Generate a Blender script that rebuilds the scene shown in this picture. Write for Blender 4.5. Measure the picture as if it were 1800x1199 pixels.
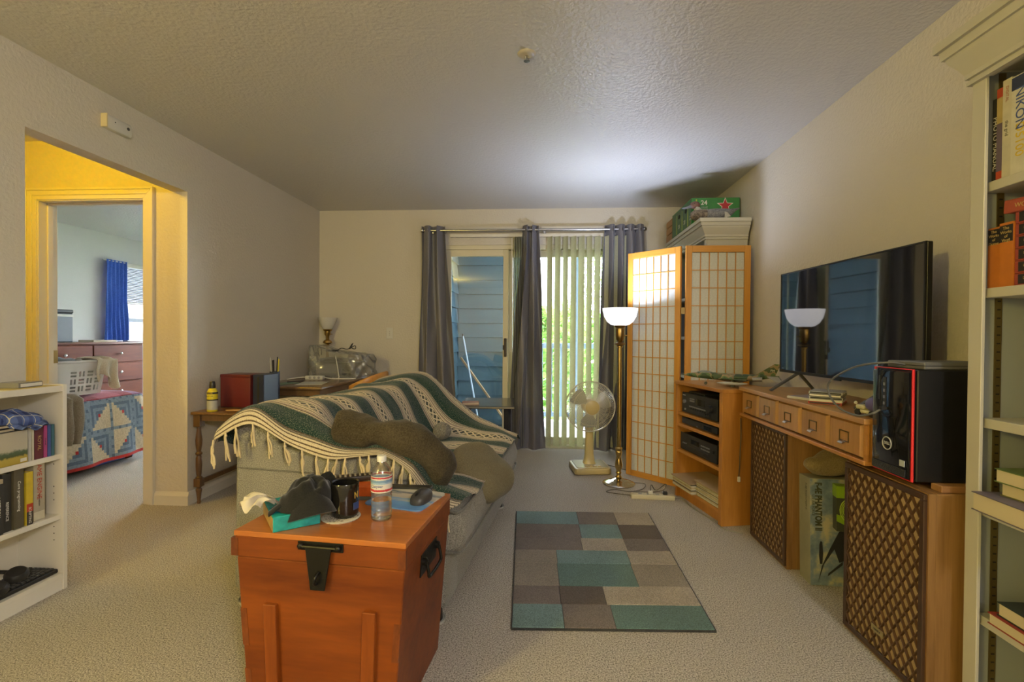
import bpy, bmesh, math, random
from mathutils import Vector, Matrix, Euler

for _o in list(bpy.data.objects):
    bpy.data.objects.remove(_o)
scene = bpy.context.scene
C = scene.collection
R = math.radians
PI = math.pi
random.seed(7)

# ------------------------------------------------------------------ camera
def _camera():
    yaw, pitch, roll, h = 0.0694, -0.0112, 0.0074, 1.148
    f = Vector((-math.sin(yaw) * math.cos(pitch), math.cos(yaw) * math.cos(pitch), math.sin(pitch)))
    r = Vector((math.cos(yaw), math.sin(yaw), 0.0))
    u = r.cross(f)
    c, s = math.cos(roll), math.sin(roll)
    r2, u2 = c * r + s * u, -s * r + c * u
    m = Matrix((r2, u2, -f)).transposed().to_4x4()
    m.translation = Vector((0, 0, h))
    cam = bpy.data.cameras.new('camera')
    cam.sensor_width = 36.0
    cam.lens = 850.0 / 1800.0 * 36.0
    cam.clip_start = 0.02
    o = bpy.data.objects.new('camera', cam)
    o.matrix_world = m
    C.objects.link(o)
    scene.camera = o
_camera()

# ------------------------------------------------------------------ world, view, large lights
world = bpy.data.worlds.new('daylight')
scene.world = world
world.use_nodes = True
_bg = world.node_tree.nodes['Background']
_bg.inputs['Color'].default_value = (0.78, 0.89, 1.0, 1)
_bg.inputs['Strength'].default_value = 22.0
scene.view_settings.view_transform = 'Standard'
scene.view_settings.look = 'None'
scene.view_settings.gamma = 1.0
scene.view_settings.use_curve_mapping = False
scene.view_settings.exposure = 1.0
scene.cycles.max_bounces = 10
scene.cycles.diffuse_bounces = 6
scene.cycles.glossy_bounces = 4
scene.cycles.transparent_max_bounces = 16
scene.cycles.sample_clamp_indirect = 6.0

def light(name, kind, loc, energy, color, radius=0.1, size=None, rot=None):
    l = bpy.data.lights.new(name, kind)
    l.energy = energy
    l.color = color
    if kind in ('POINT', 'SPOT'):
        l.shadow_soft_size = radius
    if size:
        l.size = size
    o = bpy.data.objects.new(name, l)
    o.location = loc
    if rot:
        o.rotation_euler = rot
    C.objects.link(o)
    return o
# the dining lamp of the room behind the camera, and the yellow hall lamp
light('dining_lamp_light', 'POINT', (-2.24, -1.1, 2.0), 68, (1.0, 0.82, 0.22), 0.05)
light('rear_fill_light', 'POINT', (1.25, -1.55, 2.2), 69, (1.0, 0.97, 0.96), 0.14)  # added fill light behind the camera, unseen and without a fixture
light('hall_lamp_light', 'POINT', (-3.0, 2.05, 2.33), 18, (1.0, 0.60, 0.001), 0.07)

# ------------------------------------------------------------------ materials
def lin(h):
    h = h.lstrip('#')
    out = []
    for i in (0, 2, 4):
        c = int(h[i:i + 2], 16) / 255.0
        out.append(c / 12.92 if c <= 0.04045 else ((c + 0.055) / 1.055) ** 2.4)
    return tuple(out) + (1.0,)

def rgba(c):
    if isinstance(c, str):
        return lin(c)
    return tuple(c) + (1.0,) if len(c) == 3 else tuple(c)

_M = {}
class NT:
    def __init__(self, name):
        self.m = bpy.data.materials.new(name)
        self.m.use_nodes = True
        self.t = self.m.node_tree
        self.b = self.t.nodes['Principled BSDF']
        self.out = self.t.nodes['Material Output']
    def n(self, typ, **kw):
        nd = self.t.nodes.new(typ)
        for k, v in kw.items():
            setattr(nd, k, v)
        return nd
    def l(self, a, b):
        self.t.links.new(a, b)
    def coord(self, which='Object', scale=(1, 1, 1), rot=(0, 0, 0)):
        tc = self.n('ShaderNodeTexCoord')
        mp = self.n('ShaderNodeMapping')
        mp.inputs['Scale'].default_value = scale
        mp.inputs['Rotation'].default_value = rot
        self.l(tc.outputs[which], mp.inputs['Vector'])
        return mp.outputs['Vector']
    def noise(self, vec, scale, detail=3, rough=0.5):
        nz = self.n('ShaderNodeTexNoise')
        nz.inputs['Scale'].default_value = scale
        nz.inputs['Detail'].default_value = detail
        nz.inputs['Roughness'].default_value = rough
        self.l(vec, nz.inputs['Vector'])
        return nz.outputs['Fac']
    def ramp(self, fac, stops, interp='LINEAR'):
        r = self.n('ShaderNodeValToRGB')
        cr = r.color_ramp
        cr.interpolation = interp
        while len(cr.elements) < len(stops):
            cr.elements.new(0.5)
        for e, (p, c) in zip(cr.elements, stops):
            e.position = p
            e.color = rgba(c)
        self.l(fac, r.inputs['Fac'])
        return r.outputs['Color']
    def bump(self, height, strength, dist):
        b = self.n('ShaderNodeBump')
        b.inputs['Strength'].default_value = strength
        b.inputs['Distance'].default_value = dist
        self.l(height, b.inputs['Height'])
        self.l(b.outputs['Normal'], self.b.inputs['Normal'])
        return b
    def math(self, op, a, b=None, c=None):
        nd = self.n('ShaderNodeMath', operation=op)
        for i, v in enumerate((a, b, c)):
            if v is None:
                continue
            if isinstance(v, (int, float)):
                nd.inputs[i].default_value = v
            else:
                self.l(v, nd.inputs[i])
        return nd.outputs[0]
    def mix(self, fac, a, b):
        nd = self.n('ShaderNodeMix', data_type='RGBA')
        for i, v in ((0, fac), (6, a), (7, b)):
            if isinstance(v, (int, float)):
                nd.inputs[i].default_value = v
            elif isinstance(v, (tuple, str)):
                nd.inputs[i].default_value = rgba(v)
            else:
                self.l(v, nd.inputs[i])
        return nd.outputs[2]

def mat(name, color, rough=0.6, metal=0.0, spec=0.5, var=0.0, vscale=8.0, bump=None, emit=None, coat=0.0, sheen=0.0):
    """plain surface with optional tonal variation and fine relief; bump = (scale, strength, distance)"""
    if name in _M:
        return _M[name]
    k = NT(name)
    c = rgba(color)
    k.b.inputs['Base Color'].default_value = c
    k.b.inputs['Roughness'].default_value = rough
    k.b.inputs['Metallic'].default_value = metal
    k.b.inputs['Specular IOR Level'].default_value = spec
    k.b.inputs['Coat Weight'].default_value = coat
    k.b.inputs['Sheen Weight'].default_value = sheen
    vec = None
    if var or bump:
        vec = k.coord()
    if var:
        f = k.noise(vec, vscale, 4)
        lo = tuple(max(0, x * (1 - var)) for x in c[:3])
        hi = tuple(min(1, x * (1 + var)) for x in c[:3])
        k.l(k.ramp(f, [(0.3, lo), (0.7, hi)]), k.b.inputs['Base Color'])
    if bump:
        k.bump(k.noise(vec, bump[0], 2), bump[1], bump[2])
    if emit:
        k.b.inputs['Emission Color'].default_value = rgba(emit[0])
        k.b.inputs['Emission Strength'].default_value = emit[1]
    _M[name] = k.m
    return k.m

def wood(name, c1, c2, axis='Z', scale=14.0, stretch=0.06, rough=0.45, spec=0.5, fine=True, coat=0.0):
    if name in _M:
        return _M[name]
    k = NT(name)
    s = [1.0, 1.0, 1.0]
    s['XYZ'.index(axis)] = stretch
    vec = k.coord(scale=tuple(s))
    f = k.noise(vec, scale, 6, 0.6)
    f2 = k.noise(vec, scale * 7, 3, 0.6)
    g = k.math('ADD', k.math('MULTIPLY', f, 0.72), k.math('MULTIPLY', f2, 0.28))
    k.l(k.ramp(g, [(0.36, c1), (0.64, c2)]), k.b.inputs['Base Color'])
    k.b.inputs['Roughness'].default_value = rough
    k.b.inputs['Specular IOR Level'].default_value = spec
    k.b.inputs['Coat Weight'].default_value = coat
    k.b.inputs['Coat Roughness'].default_value = 0.2
    if fine:
        k.bump(f2, 0.12, 0.002)
    _M[name] = k.m
    return k.m

def paint(name, color, rough=0.6, peel=90.0, strength=0.35, dist=0.004, spec=0.4):
    """orange-peel plaster wall paint"""
    if name in _M:
        return _M[name]
    k = NT(name)
    vec = k.coord()
    k.b.inputs['Base Color'].default_value = rgba(color)
    k.b.inputs['Roughness'].default_value = rough
    k.b.inputs['Specular IOR Level'].default_value = spec
    f = k.noise(vec, peel, 3, 0.55)
    k.bump(f, strength, dist)
    _M[name] = k.m
    return k.m

def fabric(name, c1, c2, scale=260.0, bump=0.4, dist=0.002, rough=0.95, sheen=0.2, big=3.0, amount=0.5):
    if name in _M:
        return _M[name]
    k = NT(name)
    vec = k.coord()
    f = k.noise(vec, scale, 2, 0.6)
    g = k.noise(vec, big, 3, 0.5)
    h = k.math('ADD', k.math('MULTIPLY', f, 1 - amount * 0.5), k.math('MULTIPLY', g, amount * 0.5))
    k.l(k.ramp(h, [(0.34, c1), (0.66, c2)]), k.b.inputs['Base Color'])
    k.b.inputs['Roughness'].default_value = rough
    k.b.inputs['Specular IOR Level'].default_value = 0.2
    k.b.inputs['Sheen Weight'].default_value = sheen
    k.bump(f, bump, dist)
    _M[name] = k.m
    return k.m

def glass_thin(name, tint=(1, 1, 1), gloss=0.08, haze=0.0):
    if name in _M:
        return _M[name]
    k = NT(name)
    t = k.n('ShaderNodeBsdfTransparent')
    t.inputs['Color'].default_value = rgba(tint)
    g = k.n('ShaderNodeBsdfGlossy')
    g.inputs['Roughness'].default_value = 0.02
    fr = k.n('ShaderNodeFresnel')
    fr.inputs['IOR'].default_value = 1.45
    mx = k.n('ShaderNodeMixShader')
    k.l(k.math('ADD', fr.outputs[0], gloss * 0.3), mx.inputs['Fac'])
    k.l(t.outputs[0], mx.inputs[1])
    k.l(g.outputs[0], mx.inputs[2])
    last = mx
    if haze:
        d = k.n('ShaderNodeBsdfDiffuse')
        d.inputs['Color'].default_value = (0.75, 0.75, 0.72, 1)
        m2 = k.n('ShaderNodeMixShader')
        m2.inputs['Fac'].default_value = haze
        k.l(mx.outputs[0], m2.inputs[1])
        k.l(d.outputs[0], m2.inputs[2])
        last = m2
    k.l(last.outputs[0], k.out.inputs['Surface'])
    _M[name] = k.m
    return k.m

def translucent(name, color, amount=0.5, bump=None):
    if name in _M:
        return _M[name]
    k = NT(name)
    d = k.n('ShaderNodeBsdfDiffuse')
    d.inputs['Color'].default_value = rgba(color)
    t = k.n('ShaderNodeBsdfTranslucent')
    t.inputs['Color'].default_value = rgba(color)
    vec = k.coord()
    f = k.noise(vec, 120, 3)
    c = rgba(color)
    col = k.ramp(f, [(0.3, tuple(x * 0.86 for x in c[:3])), (0.7, c)])
    k.l(col, d.inputs['Color'])
    k.l(col, t.inputs['Color'])
    mx = k.n('ShaderNodeMixShader')
    mx.inputs['Fac'].default_value = amount
    k.l(d.outputs[0], mx.inputs[1])
    k.l(t.outputs[0], mx.inputs[2])
    k.l(mx.outputs[0], k.out.inputs['Surface'])
    _M[name] = k.m
    return k.m

# ------------------------------------------------------------------ mesh building
class B:
    """collects shapes; build() links them as ONE mesh object"""
    def __init__(self):
        self.v, self.f, self.mi, self.uv = [], [], [], {}
    def add(self, vs, fs, mi=0, uvs=None):
        o = len(self.v)
        self.v.extend([tuple(p) for p in vs])
        for i, fc in enumerate(fs):
            self.f.append(tuple(o + j for j in fc))
            self.mi.append(mi)
            if uvs is not None:
                self.uv[len(self.f) - 1] = [uvs[j] for j in fc]
        return self
    def box(self, x0, x1, y0, y1, z0, z1, mi=0, mtx=None):
        vs = [Vector(p) for p in ((x0, y0, z0), (x1, y0, z0), (x1, y1, z0), (x0, y1, z0), (x0, y0, z1), (x1, y0, z1), (x1, y1, z1), (x0, y1, z1))]
        if mtx is not None:
            vs = [mtx @ p for p in vs]
        return self.add(vs, [(0, 3, 2, 1), (4, 5, 6, 7), (0, 1, 5, 4), (1, 2, 6, 5), (2, 3, 7, 6), (3, 0, 4, 7)], mi)
    def hexa(self, bottom, top, mi=0):
        """bottom and top: four points each, counter-clockwise from above"""
        return self.add(list(bottom) + list(top), [(0, 3, 2, 1), (4, 5, 6, 7), (0, 1, 5, 4), (1, 2, 6, 5), (2, 3, 7, 6), (3, 0, 4, 7)], mi)
    def bar(self, p0, p1, w, h, up=(0, 0, 1), mi=0):
        p0, p1 = Vector(p0), Vector(p1)
        d = (p1 - p0).normalized()
        u = Vector(up)
        s = d.cross(u)
        if s.length < 1e-5:
            s = d.cross(Vector((1, 0, 0)))
        s.normalize()
        u = s.cross(d)
        a, b = s * w / 2, u * h / 2
        q = [p0 - a - b, p0 + a - b, p0 + a + b, p0 - a + b, p1 - a - b, p1 + a - b, p1 + a + b, p1 - a + b]
        return self.add(q, [(0, 1, 2, 3), (7, 6, 5, 4), (0, 4, 5, 1), (1, 5, 6, 2), (2, 6, 7, 3), (3, 7, 4, 0)], mi)
    def prism(self, poly, a0, a1, axis='Z', mi=0):
        """poly: 2-D outline; extruded from a0 to a1 along axis (X: poly=(y,z), Y: poly=(x,z), Z: poly=(x,y))"""
        def P(p, a):
            return {'X': (a, p[0], p[1]), 'Y': (p[0], a, p[1]), 'Z': (p[0], p[1], a)}[axis]
        n = len(poly)
        vs = [P(p, a0) for p in poly] + [P(p, a1) for p in poly]
        fs = [tuple(range(n - 1, -1, -1)), tuple(range(n, 2 * n))]
        fs += [(i, (i + 1) % n, n + (i + 1) % n, n + i) for i in range(n)]
        return self.add(vs, fs, mi)
    def lathe(self, prof, n=24, c=(0, 0, 0), axis='Z', mi=0, sx=1.0, sy=1.0, cap=True):
        """prof: (radius, height) pairs from bottom to top"""
        def P(x, y, z):
            if axis == 'Z':
                return (c[0] + x * sx, c[1] + y * sy, c[2] + z)
            if axis == 'Y':
                return (c[0] + x * sx, c[1] + z, c[2] - y * sy)
            return (c[0] + z, c[1] + x * sx, c[2] + y * sy)
        vs, fs = [], []
        m = len(prof)
        for (r, h) in prof:
            for k in range(n):
                a = 2 * PI * k / n
                vs.append(P(r * math.cos(a), r * math.sin(a), h))
        for i in range(m - 1):
            for k in range(n):
                k2 = (k + 1) % n
                fs.append((i * n + k, i * n + k2, (i + 1) * n + k2, (i + 1) * n + k))
        if cap:
            if prof[0][0] > 1e-6:
                fs.append(tuple(range(n - 1, -1, -1)))
            if prof[-1][0] > 1e-6:
                fs.append(tuple(range((m - 1) * n, m * n)))
        return self.add(vs, fs, mi)
    def tube(self, pts, r, n=8, closed=False, mi=0, r1=None, cap=True):
        pts = [Vector(p) for p in pts]
        m = len(pts)
        vs, fs = [], []
        prev = None
        for i, p in enumerate(pts):
            if closed:
                d = pts[(i + 1) % m] - pts[i - 1]
            else:
                d = pts[min(i + 1, m - 1)] - pts[max(i - 1, 0)]
            if d.length < 1e-9:
                d = Vector((0, 0, 1))
            d.normalize()
            if prev is None:
                a = d.orthogonal().normalized()
            else:
                a = prev - d * prev.dot(d)
                a = a.normalized() if a.length > 1e-6 else d.orthogonal().normalized()
            prev = a
            b = d.cross(a)
            if callable(r):
                rr = r(i / max(1, m - 1))
            else:
                rr = r if r1 is None else r + (r1 - r) * i / max(1, m - 1)
            for k in range(n):
                t = 2 * PI * k / n
                vs.append(p + (a * math.cos(t) + b * math.sin(t)) * rr)
        for i in range(m if closed else m - 1):
            j = (i + 1) % m
            for k in range(n):
                k2 = (k + 1) % n
                fs.append((i * n + k, i * n + k2, j * n + k2, j * n + k))
        if cap and not closed:
            fs.append(tuple(range(n - 1, -1, -1)))
            fs.append(tuple(range((m - 1) * n, m * n)))
        return self.add(vs, fs, mi)
    def loft(self, secs, n=16, mi=0, power=2.0):
        """secs: (centre, side vector, up vector) rings; superellipse sections"""
        vs, fs = [], []
        for (c, s, u) in secs:
            c, s, u = Vector(c), Vector(s), Vector(u)
            for k in range(n):
                t = 2 * PI * k / n
                ct, st = math.cos(t), math.sin(t)
                e = 2.0 / power
                vs.append(c + s * (math.copysign(abs(ct) ** e, ct)) + u * (math.copysign(abs(st) ** e, st)))
        m = len(secs)
        for i in range(m - 1):
            for k in range(n):
                k2 = (k + 1) % n
                fs.append((i * n + k, i * n + k2, (i + 1) * n + k2, (i + 1) * n + k))
        fs.append(tuple(range(n - 1, -1, -1)))
        fs.append(tuple(range((m - 1) * n, m * n)))
        return self.add(vs, fs, mi)
    def grid(self, fn, nu, nv, mi=0, uvfn=None, mifn=None, closed_u=False):
        vs, uvs = [], []
        for j in range(nv + 1):
            for i in range(nu + 1):
                u, v = i / nu, j / nv
                vs.append(fn(u, v))
                uvs.append(uvfn(u, v) if uvfn else (u, v))
        o = len(self.v)
        self.v.extend([tuple(p) for p in vs])
        for j in range(nv):
            for i in range(nu):
                a = j * (nu + 1) + i
                fc = (a, a + 1, a + nu + 2, a + nu + 1)
                self.f.append(tuple(o + q for q in fc))
                self.mi.append(mifn(i, j) if mifn else mi)
                self.uv[len(self.f) - 1] = [uvs[q] for q in fc]
        return self
    def ell(self, c, rx, ry, rz, n=16, m=10, mi=0, power=2.0):
        prof = []
        vs, fs = [], []
        e = 2.0 / power
        def sp(x):
            return math.copysign(abs(x) ** e, x)
        for j in range(m + 1):
            p = -PI / 2 + PI * j / m
            for k in range(n):
                t = 2 * PI * k / n
                vs.append((c[0] + rx * sp(math.cos(p)) * sp(math.cos(t)), c[1] + ry * sp(math.cos(p)) * sp(math.sin(t)), c[2] + rz * sp(math.sin(p))))
        for j in range(m):
            for k in range(n):
                k2 = (k + 1) % n
                fs.append((j * n + k, j * n + k2, (j + 1) * n + k2, (j + 1) * n + k))
        return self.add(vs, fs, mi)
    def xform(self, mtx, start=0):
        for i in range(start, len(self.v)):
            self.v[i] = tuple(mtx @ Vector(self.v[i]))
        return self
    def mesh(self, name, mats, bevel=0.0, seg=1, smooth=None, solid=0.0, merge=False):
        me = bpy.data.meshes.new(name)
        me.from_pydata(self.v, [], self.f)
        if not isinstance(mats, (list, tuple)):
            mats = [mats]
        for m in mats:
            me.materials.append(m)
        if len(mats) > 1:
            me.polygons.foreach_set('material_index', self.mi)
        if self.uv:
            lay = me.uv_layers.new(name='UVMap')
            for fi, uvs in self.uv.items():
                ls = me.polygons[fi].loop_start
                for q, uv in enumerate(uvs):
                    lay.data[ls + q].uv = uv
        if bevel or solid or merge:
            bm = bmesh.new()
            bm.from_mesh(me)
            if merge:
                bmesh.ops.remove_doubles(bm, verts=bm.verts, dist=1e-5)
            if solid:
                bmesh.ops.recalc_face_normals(bm, faces=bm.faces)
                bmesh.ops.solidify(bm, geom=list(bm.faces), thickness=solid)
            if bevel:
                es = [e for e in bm.edges if len(e.link_faces) == 2 and e.calc_face_angle(0) > 0.5]
                bmesh.ops.bevel(bm, geom=es, offset=bevel, segments=seg, affect='EDGES', profile=0.6, clamp_overlap=True)
            bm.to_mesh(me)
            bm.free()
        me.validate()
        if smooth is not None:
            me.shade_smooth()
            me.set_sharp_from_angle(angle=R(smooth))
        me.update()
        return me
    def build(self, name, mats, parent=None, loc=None, rot=None, **kw):
        return obj(name, self.mesh(name, mats, **kw), parent, loc, rot)

def obj(name, me, parent=None, loc=None, rot=None):
    o = bpy.data.objects.new(name, me)
    C.objects.link(o)
    if parent is not None:
        o.parent = parent
    if loc is not None:
        o.location = loc
    if rot is not None:
        o.rotation_euler = rot
    return o

def tag(o, label, cat, group=None):
    o['label'] = label
    o['category'] = cat
    if group:
        o['group'] = group
    return o

def thing(name, label, cat, loc=(0, 0, 0), rz=0.0, group=None, rot=None):
    o = obj(name, None, None, loc, rot or (0, 0, rz))
    return tag(o, label, cat, group)

def struct(o, label=None):
    o['kind'] = 'structure'
    if label:
        o['label'] = label
    return o

def lab(o, s):
    o['label'] = s
    return o

def box(name, x0, x1, y0, y1, z0, z1, m, parent=None, bevel=0.0, loc=None, rot=None, seg=1, smooth=None):
    return B().box(x0, x1, y0, y1, z0, z1).build(name, m, parent, loc, rot, bevel=bevel, seg=seg, smooth=smooth)

_TXT = {}
def text(name, s, size, m, parent, loc, rot, ax='CENTER', ay='CENTER', ext=0.0003, sx=1.0, bold=0.0):
    """flat lettering lying in its own XY plane, as a thin mesh"""
    key = (s, size, m.name, ax, ay, sx, bold)
    if key not in _TXT:
        cu = bpy.data.curves.new('lettering', 'FONT')
        cu.body = s
        cu.size = size
        cu.align_x = ax
        cu.align_y = ay
        cu.extrude = ext
        cu.offset = bold
        cu.resolution_u = 3
        t = bpy.data.objects.new('lettering_tmp', cu)
        C.objects.link(t)
        dg = bpy.context.evaluated_depsgraph_get()
        me = bpy.data.meshes.new_from_object(t.evaluated_get(dg))
        bpy.data.objects.remove(t)
        bpy.data.curves.remove(cu)
        if sx != 1.0:
            me.transform(Matrix.Diagonal((sx, 1, 1, 1)))
        me.materials.clear()
        me.materials.append(m)
        _TXT[key] = me
    return obj(name, _TXT[key], parent, loc, rot)

def copy_tree(o, parent=None, label=None):
    c = o.copy()
    C.objects.link(c)
    if parent is not None:
        c.parent = parent
    if label:
        c['label'] = label
    for ch in list(o.children):
        copy_tree(ch, c)
    return c

def spline(pts, k=6):
    """Catmull-Rom through points"""
    pts = [Vector(p) for p in pts]
    out = []
    n = len(pts)
    for i in range(n - 1):
        p0, p1, p2, p3 = pts[max(i - 1, 0)], pts[i], pts[i + 1], pts[min(i + 2, n - 1)]
        for j in range(k):
            t = j / k
            out.append(0.5 * ((2 * p1) + (p2 - p0) * t + (2 * p0 - 5 * p1 + 4 * p2 - p3) * t * t + (3 * p1 - p0 - 3 * p2 + p3) * t ** 3))
    out.append(pts[-1])
    return out

def n1(x, seed=0.0):
    return math.sin(x * 1.7 + seed * 3.1) * 0.5 + math.sin(x * 3.9 + seed * 1.7 + 1.3) * 0.3 + math.sin(x * 8.3 + seed * 5.3) * 0.2
# rotations that stand lettering up: facing -Y (towards the camera), facing -X (towards the room from the right wall)
FACE_NY = (PI / 2, 0, 0)
FACE_NX = (PI / 2, 0, -PI / 2)
FACE_PX = (PI / 2, 0, PI / 2)

# ================================================================== SETTING
XL, XR, YB, YF, H = -2.376, 1.570, 4.935, -3.2, 2.44
WALL = paint('wall_paint', (0.60, 0.55, 0.46), 0.58, 62, 0.6, 0.006)
BWALL = paint('bedroom_wall_paint', (0.58, 0.57, 0.53), 0.62, 75, 0.3, 0.004)
CEIL = paint('ceiling_paint', (0.60, 0.58, 0.55), 0.40, 55, 0.7, 0.007, spec=0.5)
TRIM = mat('white_trim_paint', (0.66, 0.62, 0.53), 0.4)
def _carpet():
    k = NT('beige_carpet')
    vec = k.coord()
    f = k.noise(vec, 185, 3, 0.75)
    g = k.noise(vec, 2.2, 3, 0.55)
    h = k.noise(vec, 38, 3, 0.6)
    a = k.ramp(f, [(0.38, (0.09, 0.075, 0.058)), (0.47, (0.45, 0.405, 0.345)), (0.60, (0.80, 0.75, 0.67))])
    b = k.mix(k.math('MULTIPLY', g, 0.42), a, (0.38, 0.33, 0.27))
    k.l(b, k.b.inputs['Base Color'])
    k.b.inputs['Roughness'].default_value = 1.0
    k.b.inputs['Specular IOR Level'].default_value = 0.1
    k.b.inputs['Sheen Weight'].default_value = 0.15
    k.bump(k.math('ADD', f, k.math('MULTIPLY', h, 0.6)), 0.9, 0.010)
    return k.m
CARPET = _carpet()

struct(box('floor', -2.43, XR + 0.1, YF, 4.97, -0.1, 0, CARPET), 'beige cut-pile carpet of the living room')
struct(box('floor_bedroom', -5.85, -2.43, 0.2, 8.1, -0.1, 0, CARPET), 'beige carpet running through the hall into the bedroom')
struct(box('ceiling', XL - 0.1, XR + 0.1, YF, YB + 0.05, H, H + 0.12, CEIL), 'textured off-white ceiling')
struct(box('ceiling_bedroom', -5.85, XL - 0.1, 0.2, 8.1, H, H + 0.12, CEIL), 'textured ceiling of hall and bedroom')
struct(box('wall_right', XR, XR + 0.1, YF, YB + 0.1, 0, H, WALL), 'beige plaster wall on the right behind the television')
struct(box('wall_rear', XL - 0.1, XR + 0.1, YF - 0.1, YF, 0, H, WALL), 'beige wall behind the viewpoint')
# left wall with the cased opening to the hall
y0o, y1o, zo = 2.055, 3.057, 2.086
wl = struct(box('wall_left', XL - 0.1, XL, YF, y0o, 0, H, WALL), 'beige textured wall left of the hall opening')
struct(box('wall_left_header', XL - 0.1, XL, y0o, y1o, zo, H, WALL), 'header over the hall opening')
struct(box('wall_left_far', XL - 0.1, XL, y1o + 0.0, YB + 0.12, 0, H, WALL), 'beige textured wall between hall opening and back corner')
# hall wall with the bedroom door
dx0, dx1, dz = -3.452, -2.668, 2.052
wh = B()
wh.box(-5.85, dx0, y1o, y1o + 0.12, 0, H).box(dx1, XL - 0.1, y1o, y1o + 0.12, 0, H).box(dx0, dx1, y1o, y1o + 0.12, dz, H)
struct(wh.build('wall_hall', WALL), 'hall wall with the bedroom doorway')
struct(box('wall_hall_left', -4.5, -4.4, 0.2, y1o, 0, H, WALL), 'end wall of the hall')
struct(box('wall_hall_near', -4.5, XL - 0.1, 0.1, 0.2, 0, H, WALL), 'near wall of the hall')
# bedroom walls: the window wall is x = -5.72
wy0, wy1, wz0, wz1 = 5.98, 7.75, 0.98, 2.10
wb = B()
wb.box(-5.85, -5.72, y1o + 0.12, wy0, 0, H).box(-5.85, -5.72, wy1, 8.1, 0, H).box(-5.85, -5.72, wy0, wy1, 0, wz0).box(-5.85, -5.72, wy0, wy1, wz1, H)
struct(wb.build('wall_bedroom_left', BWALL), 'pale bedroom wall with the window')
fw_ = B().box(-5.85, -5.1, 8.0, 8.1, 0, H).box(-3.2, XL - 0.1, 8.0, 8.1, 0, H).box(-5.1, -3.2, 8.0, 8.1, 0, 0.55).box(-5.1, -3.2, 8.0, 8.1, 2.12, H)
struct(fw_.build('wall_bedroom_far', BWALL), 'far bedroom wall with a second window')
w3 = struct(B().box(-5.1, -5.05, 8.02, 8.08, 0.55, 2.12).box(-3.25, -3.2, 8.02, 8.08, 0.55, 2.12).box(-5.05, -3.25, 8.02, 8.08, 2.07, 2.12).box(-5.05, -3.25, 8.02, 8.08, 0.55, 0.60).box(-4.17, -4.13, 8.02, 8.08, 0.60, 2.07).build('window_2', TRIM), 'second bedroom window on the far wall')
struct(box('wall_bedroom_right', XL - 0.13, XL - 0.1, y1o + 0.12, 8.0, 0, H, BWALL), 'bedroom side of the shared wall')

# bedroom window
w2 = struct(B().box(-5.80, -5.745, wy0, wy0 + 0.04, wz0, wz1).box(-5.80, -5.745, wy1 - 0.04, wy1, wz0, wz1)
            .box(-5.80, -5.745, wy0, wy1, wz1 - 0.04, wz1).box(-5.80, -5.745, wy0, wy1, wz0, wz0 + 0.045)
            .build('window_1', TRIM), 'bedroom window in a white frame')
SASH = mat('window_sash', (0.42, 0.47, 0.52), 0.4)
box('meeting_rail', -5.79, -5.75, wy0 + 0.03, wy1 - 0.03, 1.30, 1.345, SASH, w2)
box('mullion', -5.79, -5.75, 6.66, 6.70, wz0 + 0.04, wz1 - 0.04, SASH, w2)
GLASS = glass_thin('window_glass')
for _x0, _x1 in ((-5.05, -4.17), (-4.13, -3.25)):
    box('pane', _x0, _x1, 8.048, 8.052, 0.60, 2.07, GLASS, w3)
box('pane', -5.782, -5.778, wy0 + 0.04, 6.66, wz0 + 0.04, wz1 - 0.04, GLASS, w2)
box('pane', -5.782, -5.778, 6.70, wy1 - 0.04, wz0 + 0.04, wz1 - 0.04, GLASS, w2)
bl = thing('mini_blind', 'white mini blind half raised over the bedroom window', 'blind', (-5.735, 6.2, 0))
SLAT = translucent('mini_blind_slat', (0.78, 0.80, 0.82), 0.35)
box('head_rail', -0.012, 0.012, -0.19, 1.12, 2.045, 2.085, TRIM, bl)
_sl = B().box(-0.011, 0.011, -0.19, 1.12, -0.0007, 0.0007).mesh('blind_slat', SLAT)
for i in range(23):
    obj('blind_slat', _sl, bl, (0, 0, 2.035 - i * 0.0205), (0, R(32), 0))
box('bottom_rail', -0.012, 0.012, -0.19, 1.12, 1.552, 1.568, TRIM, bl)

# doorway lining and casing
tr = B()
tr.box(dx0 - 0.001, dx0 + 0.018, y1o - 0.004, y1o + 0.124, 0, dz).box(dx1 - 0.018, dx1 + 0.001, y1o - 0.004, y1o + 0.124, 0, dz).box(dx0, dx1, y1o - 0.004, y1o + 0.124, dz - 0.018, dz + 0.001)
tr.box(dx0 + 0.018, dx0 + 0.03, y1o + 0.05, y1o + 0.085, 0, dz - 0.018).box(dx1 - 0.03, dx1 - 0.018, y1o + 0.05, y1o + 0.085, 0, dz - 0.018).box(dx0 + 0.018, dx1 - 0.018, y1o + 0.05, y1o + 0.085, dz - 0.03, dz - 0.018)
door = struct(tr.build('door_1', TRIM, bevel=0.0015), 'bedroom doorway with white lining')
def casing(name, pts_in, pts_out, y):
    """mitred moulded casing board, three steps; 4-point outlines in x,z"""
    for k, (a, b, th) in enumerate(((0.0, 0.38, 0.013), (0.38, 0.80, 0.018), (0.80, 1.0, 0.024))):
        q = [Vector(pi).lerp(Vector(po), a) for pi, po in zip(pts_in, pts_out)]
        s = [Vector(pi).lerp(Vector(po), b) for pi, po in zip(pts_in, pts_out)]
        m = B()
        poly = [q[0], q[1], s[1], s[0]]
        m.prism([(p.x, p.y) for p in poly], y - th, y, 'Y')
        yield m
cw = 0.066
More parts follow.
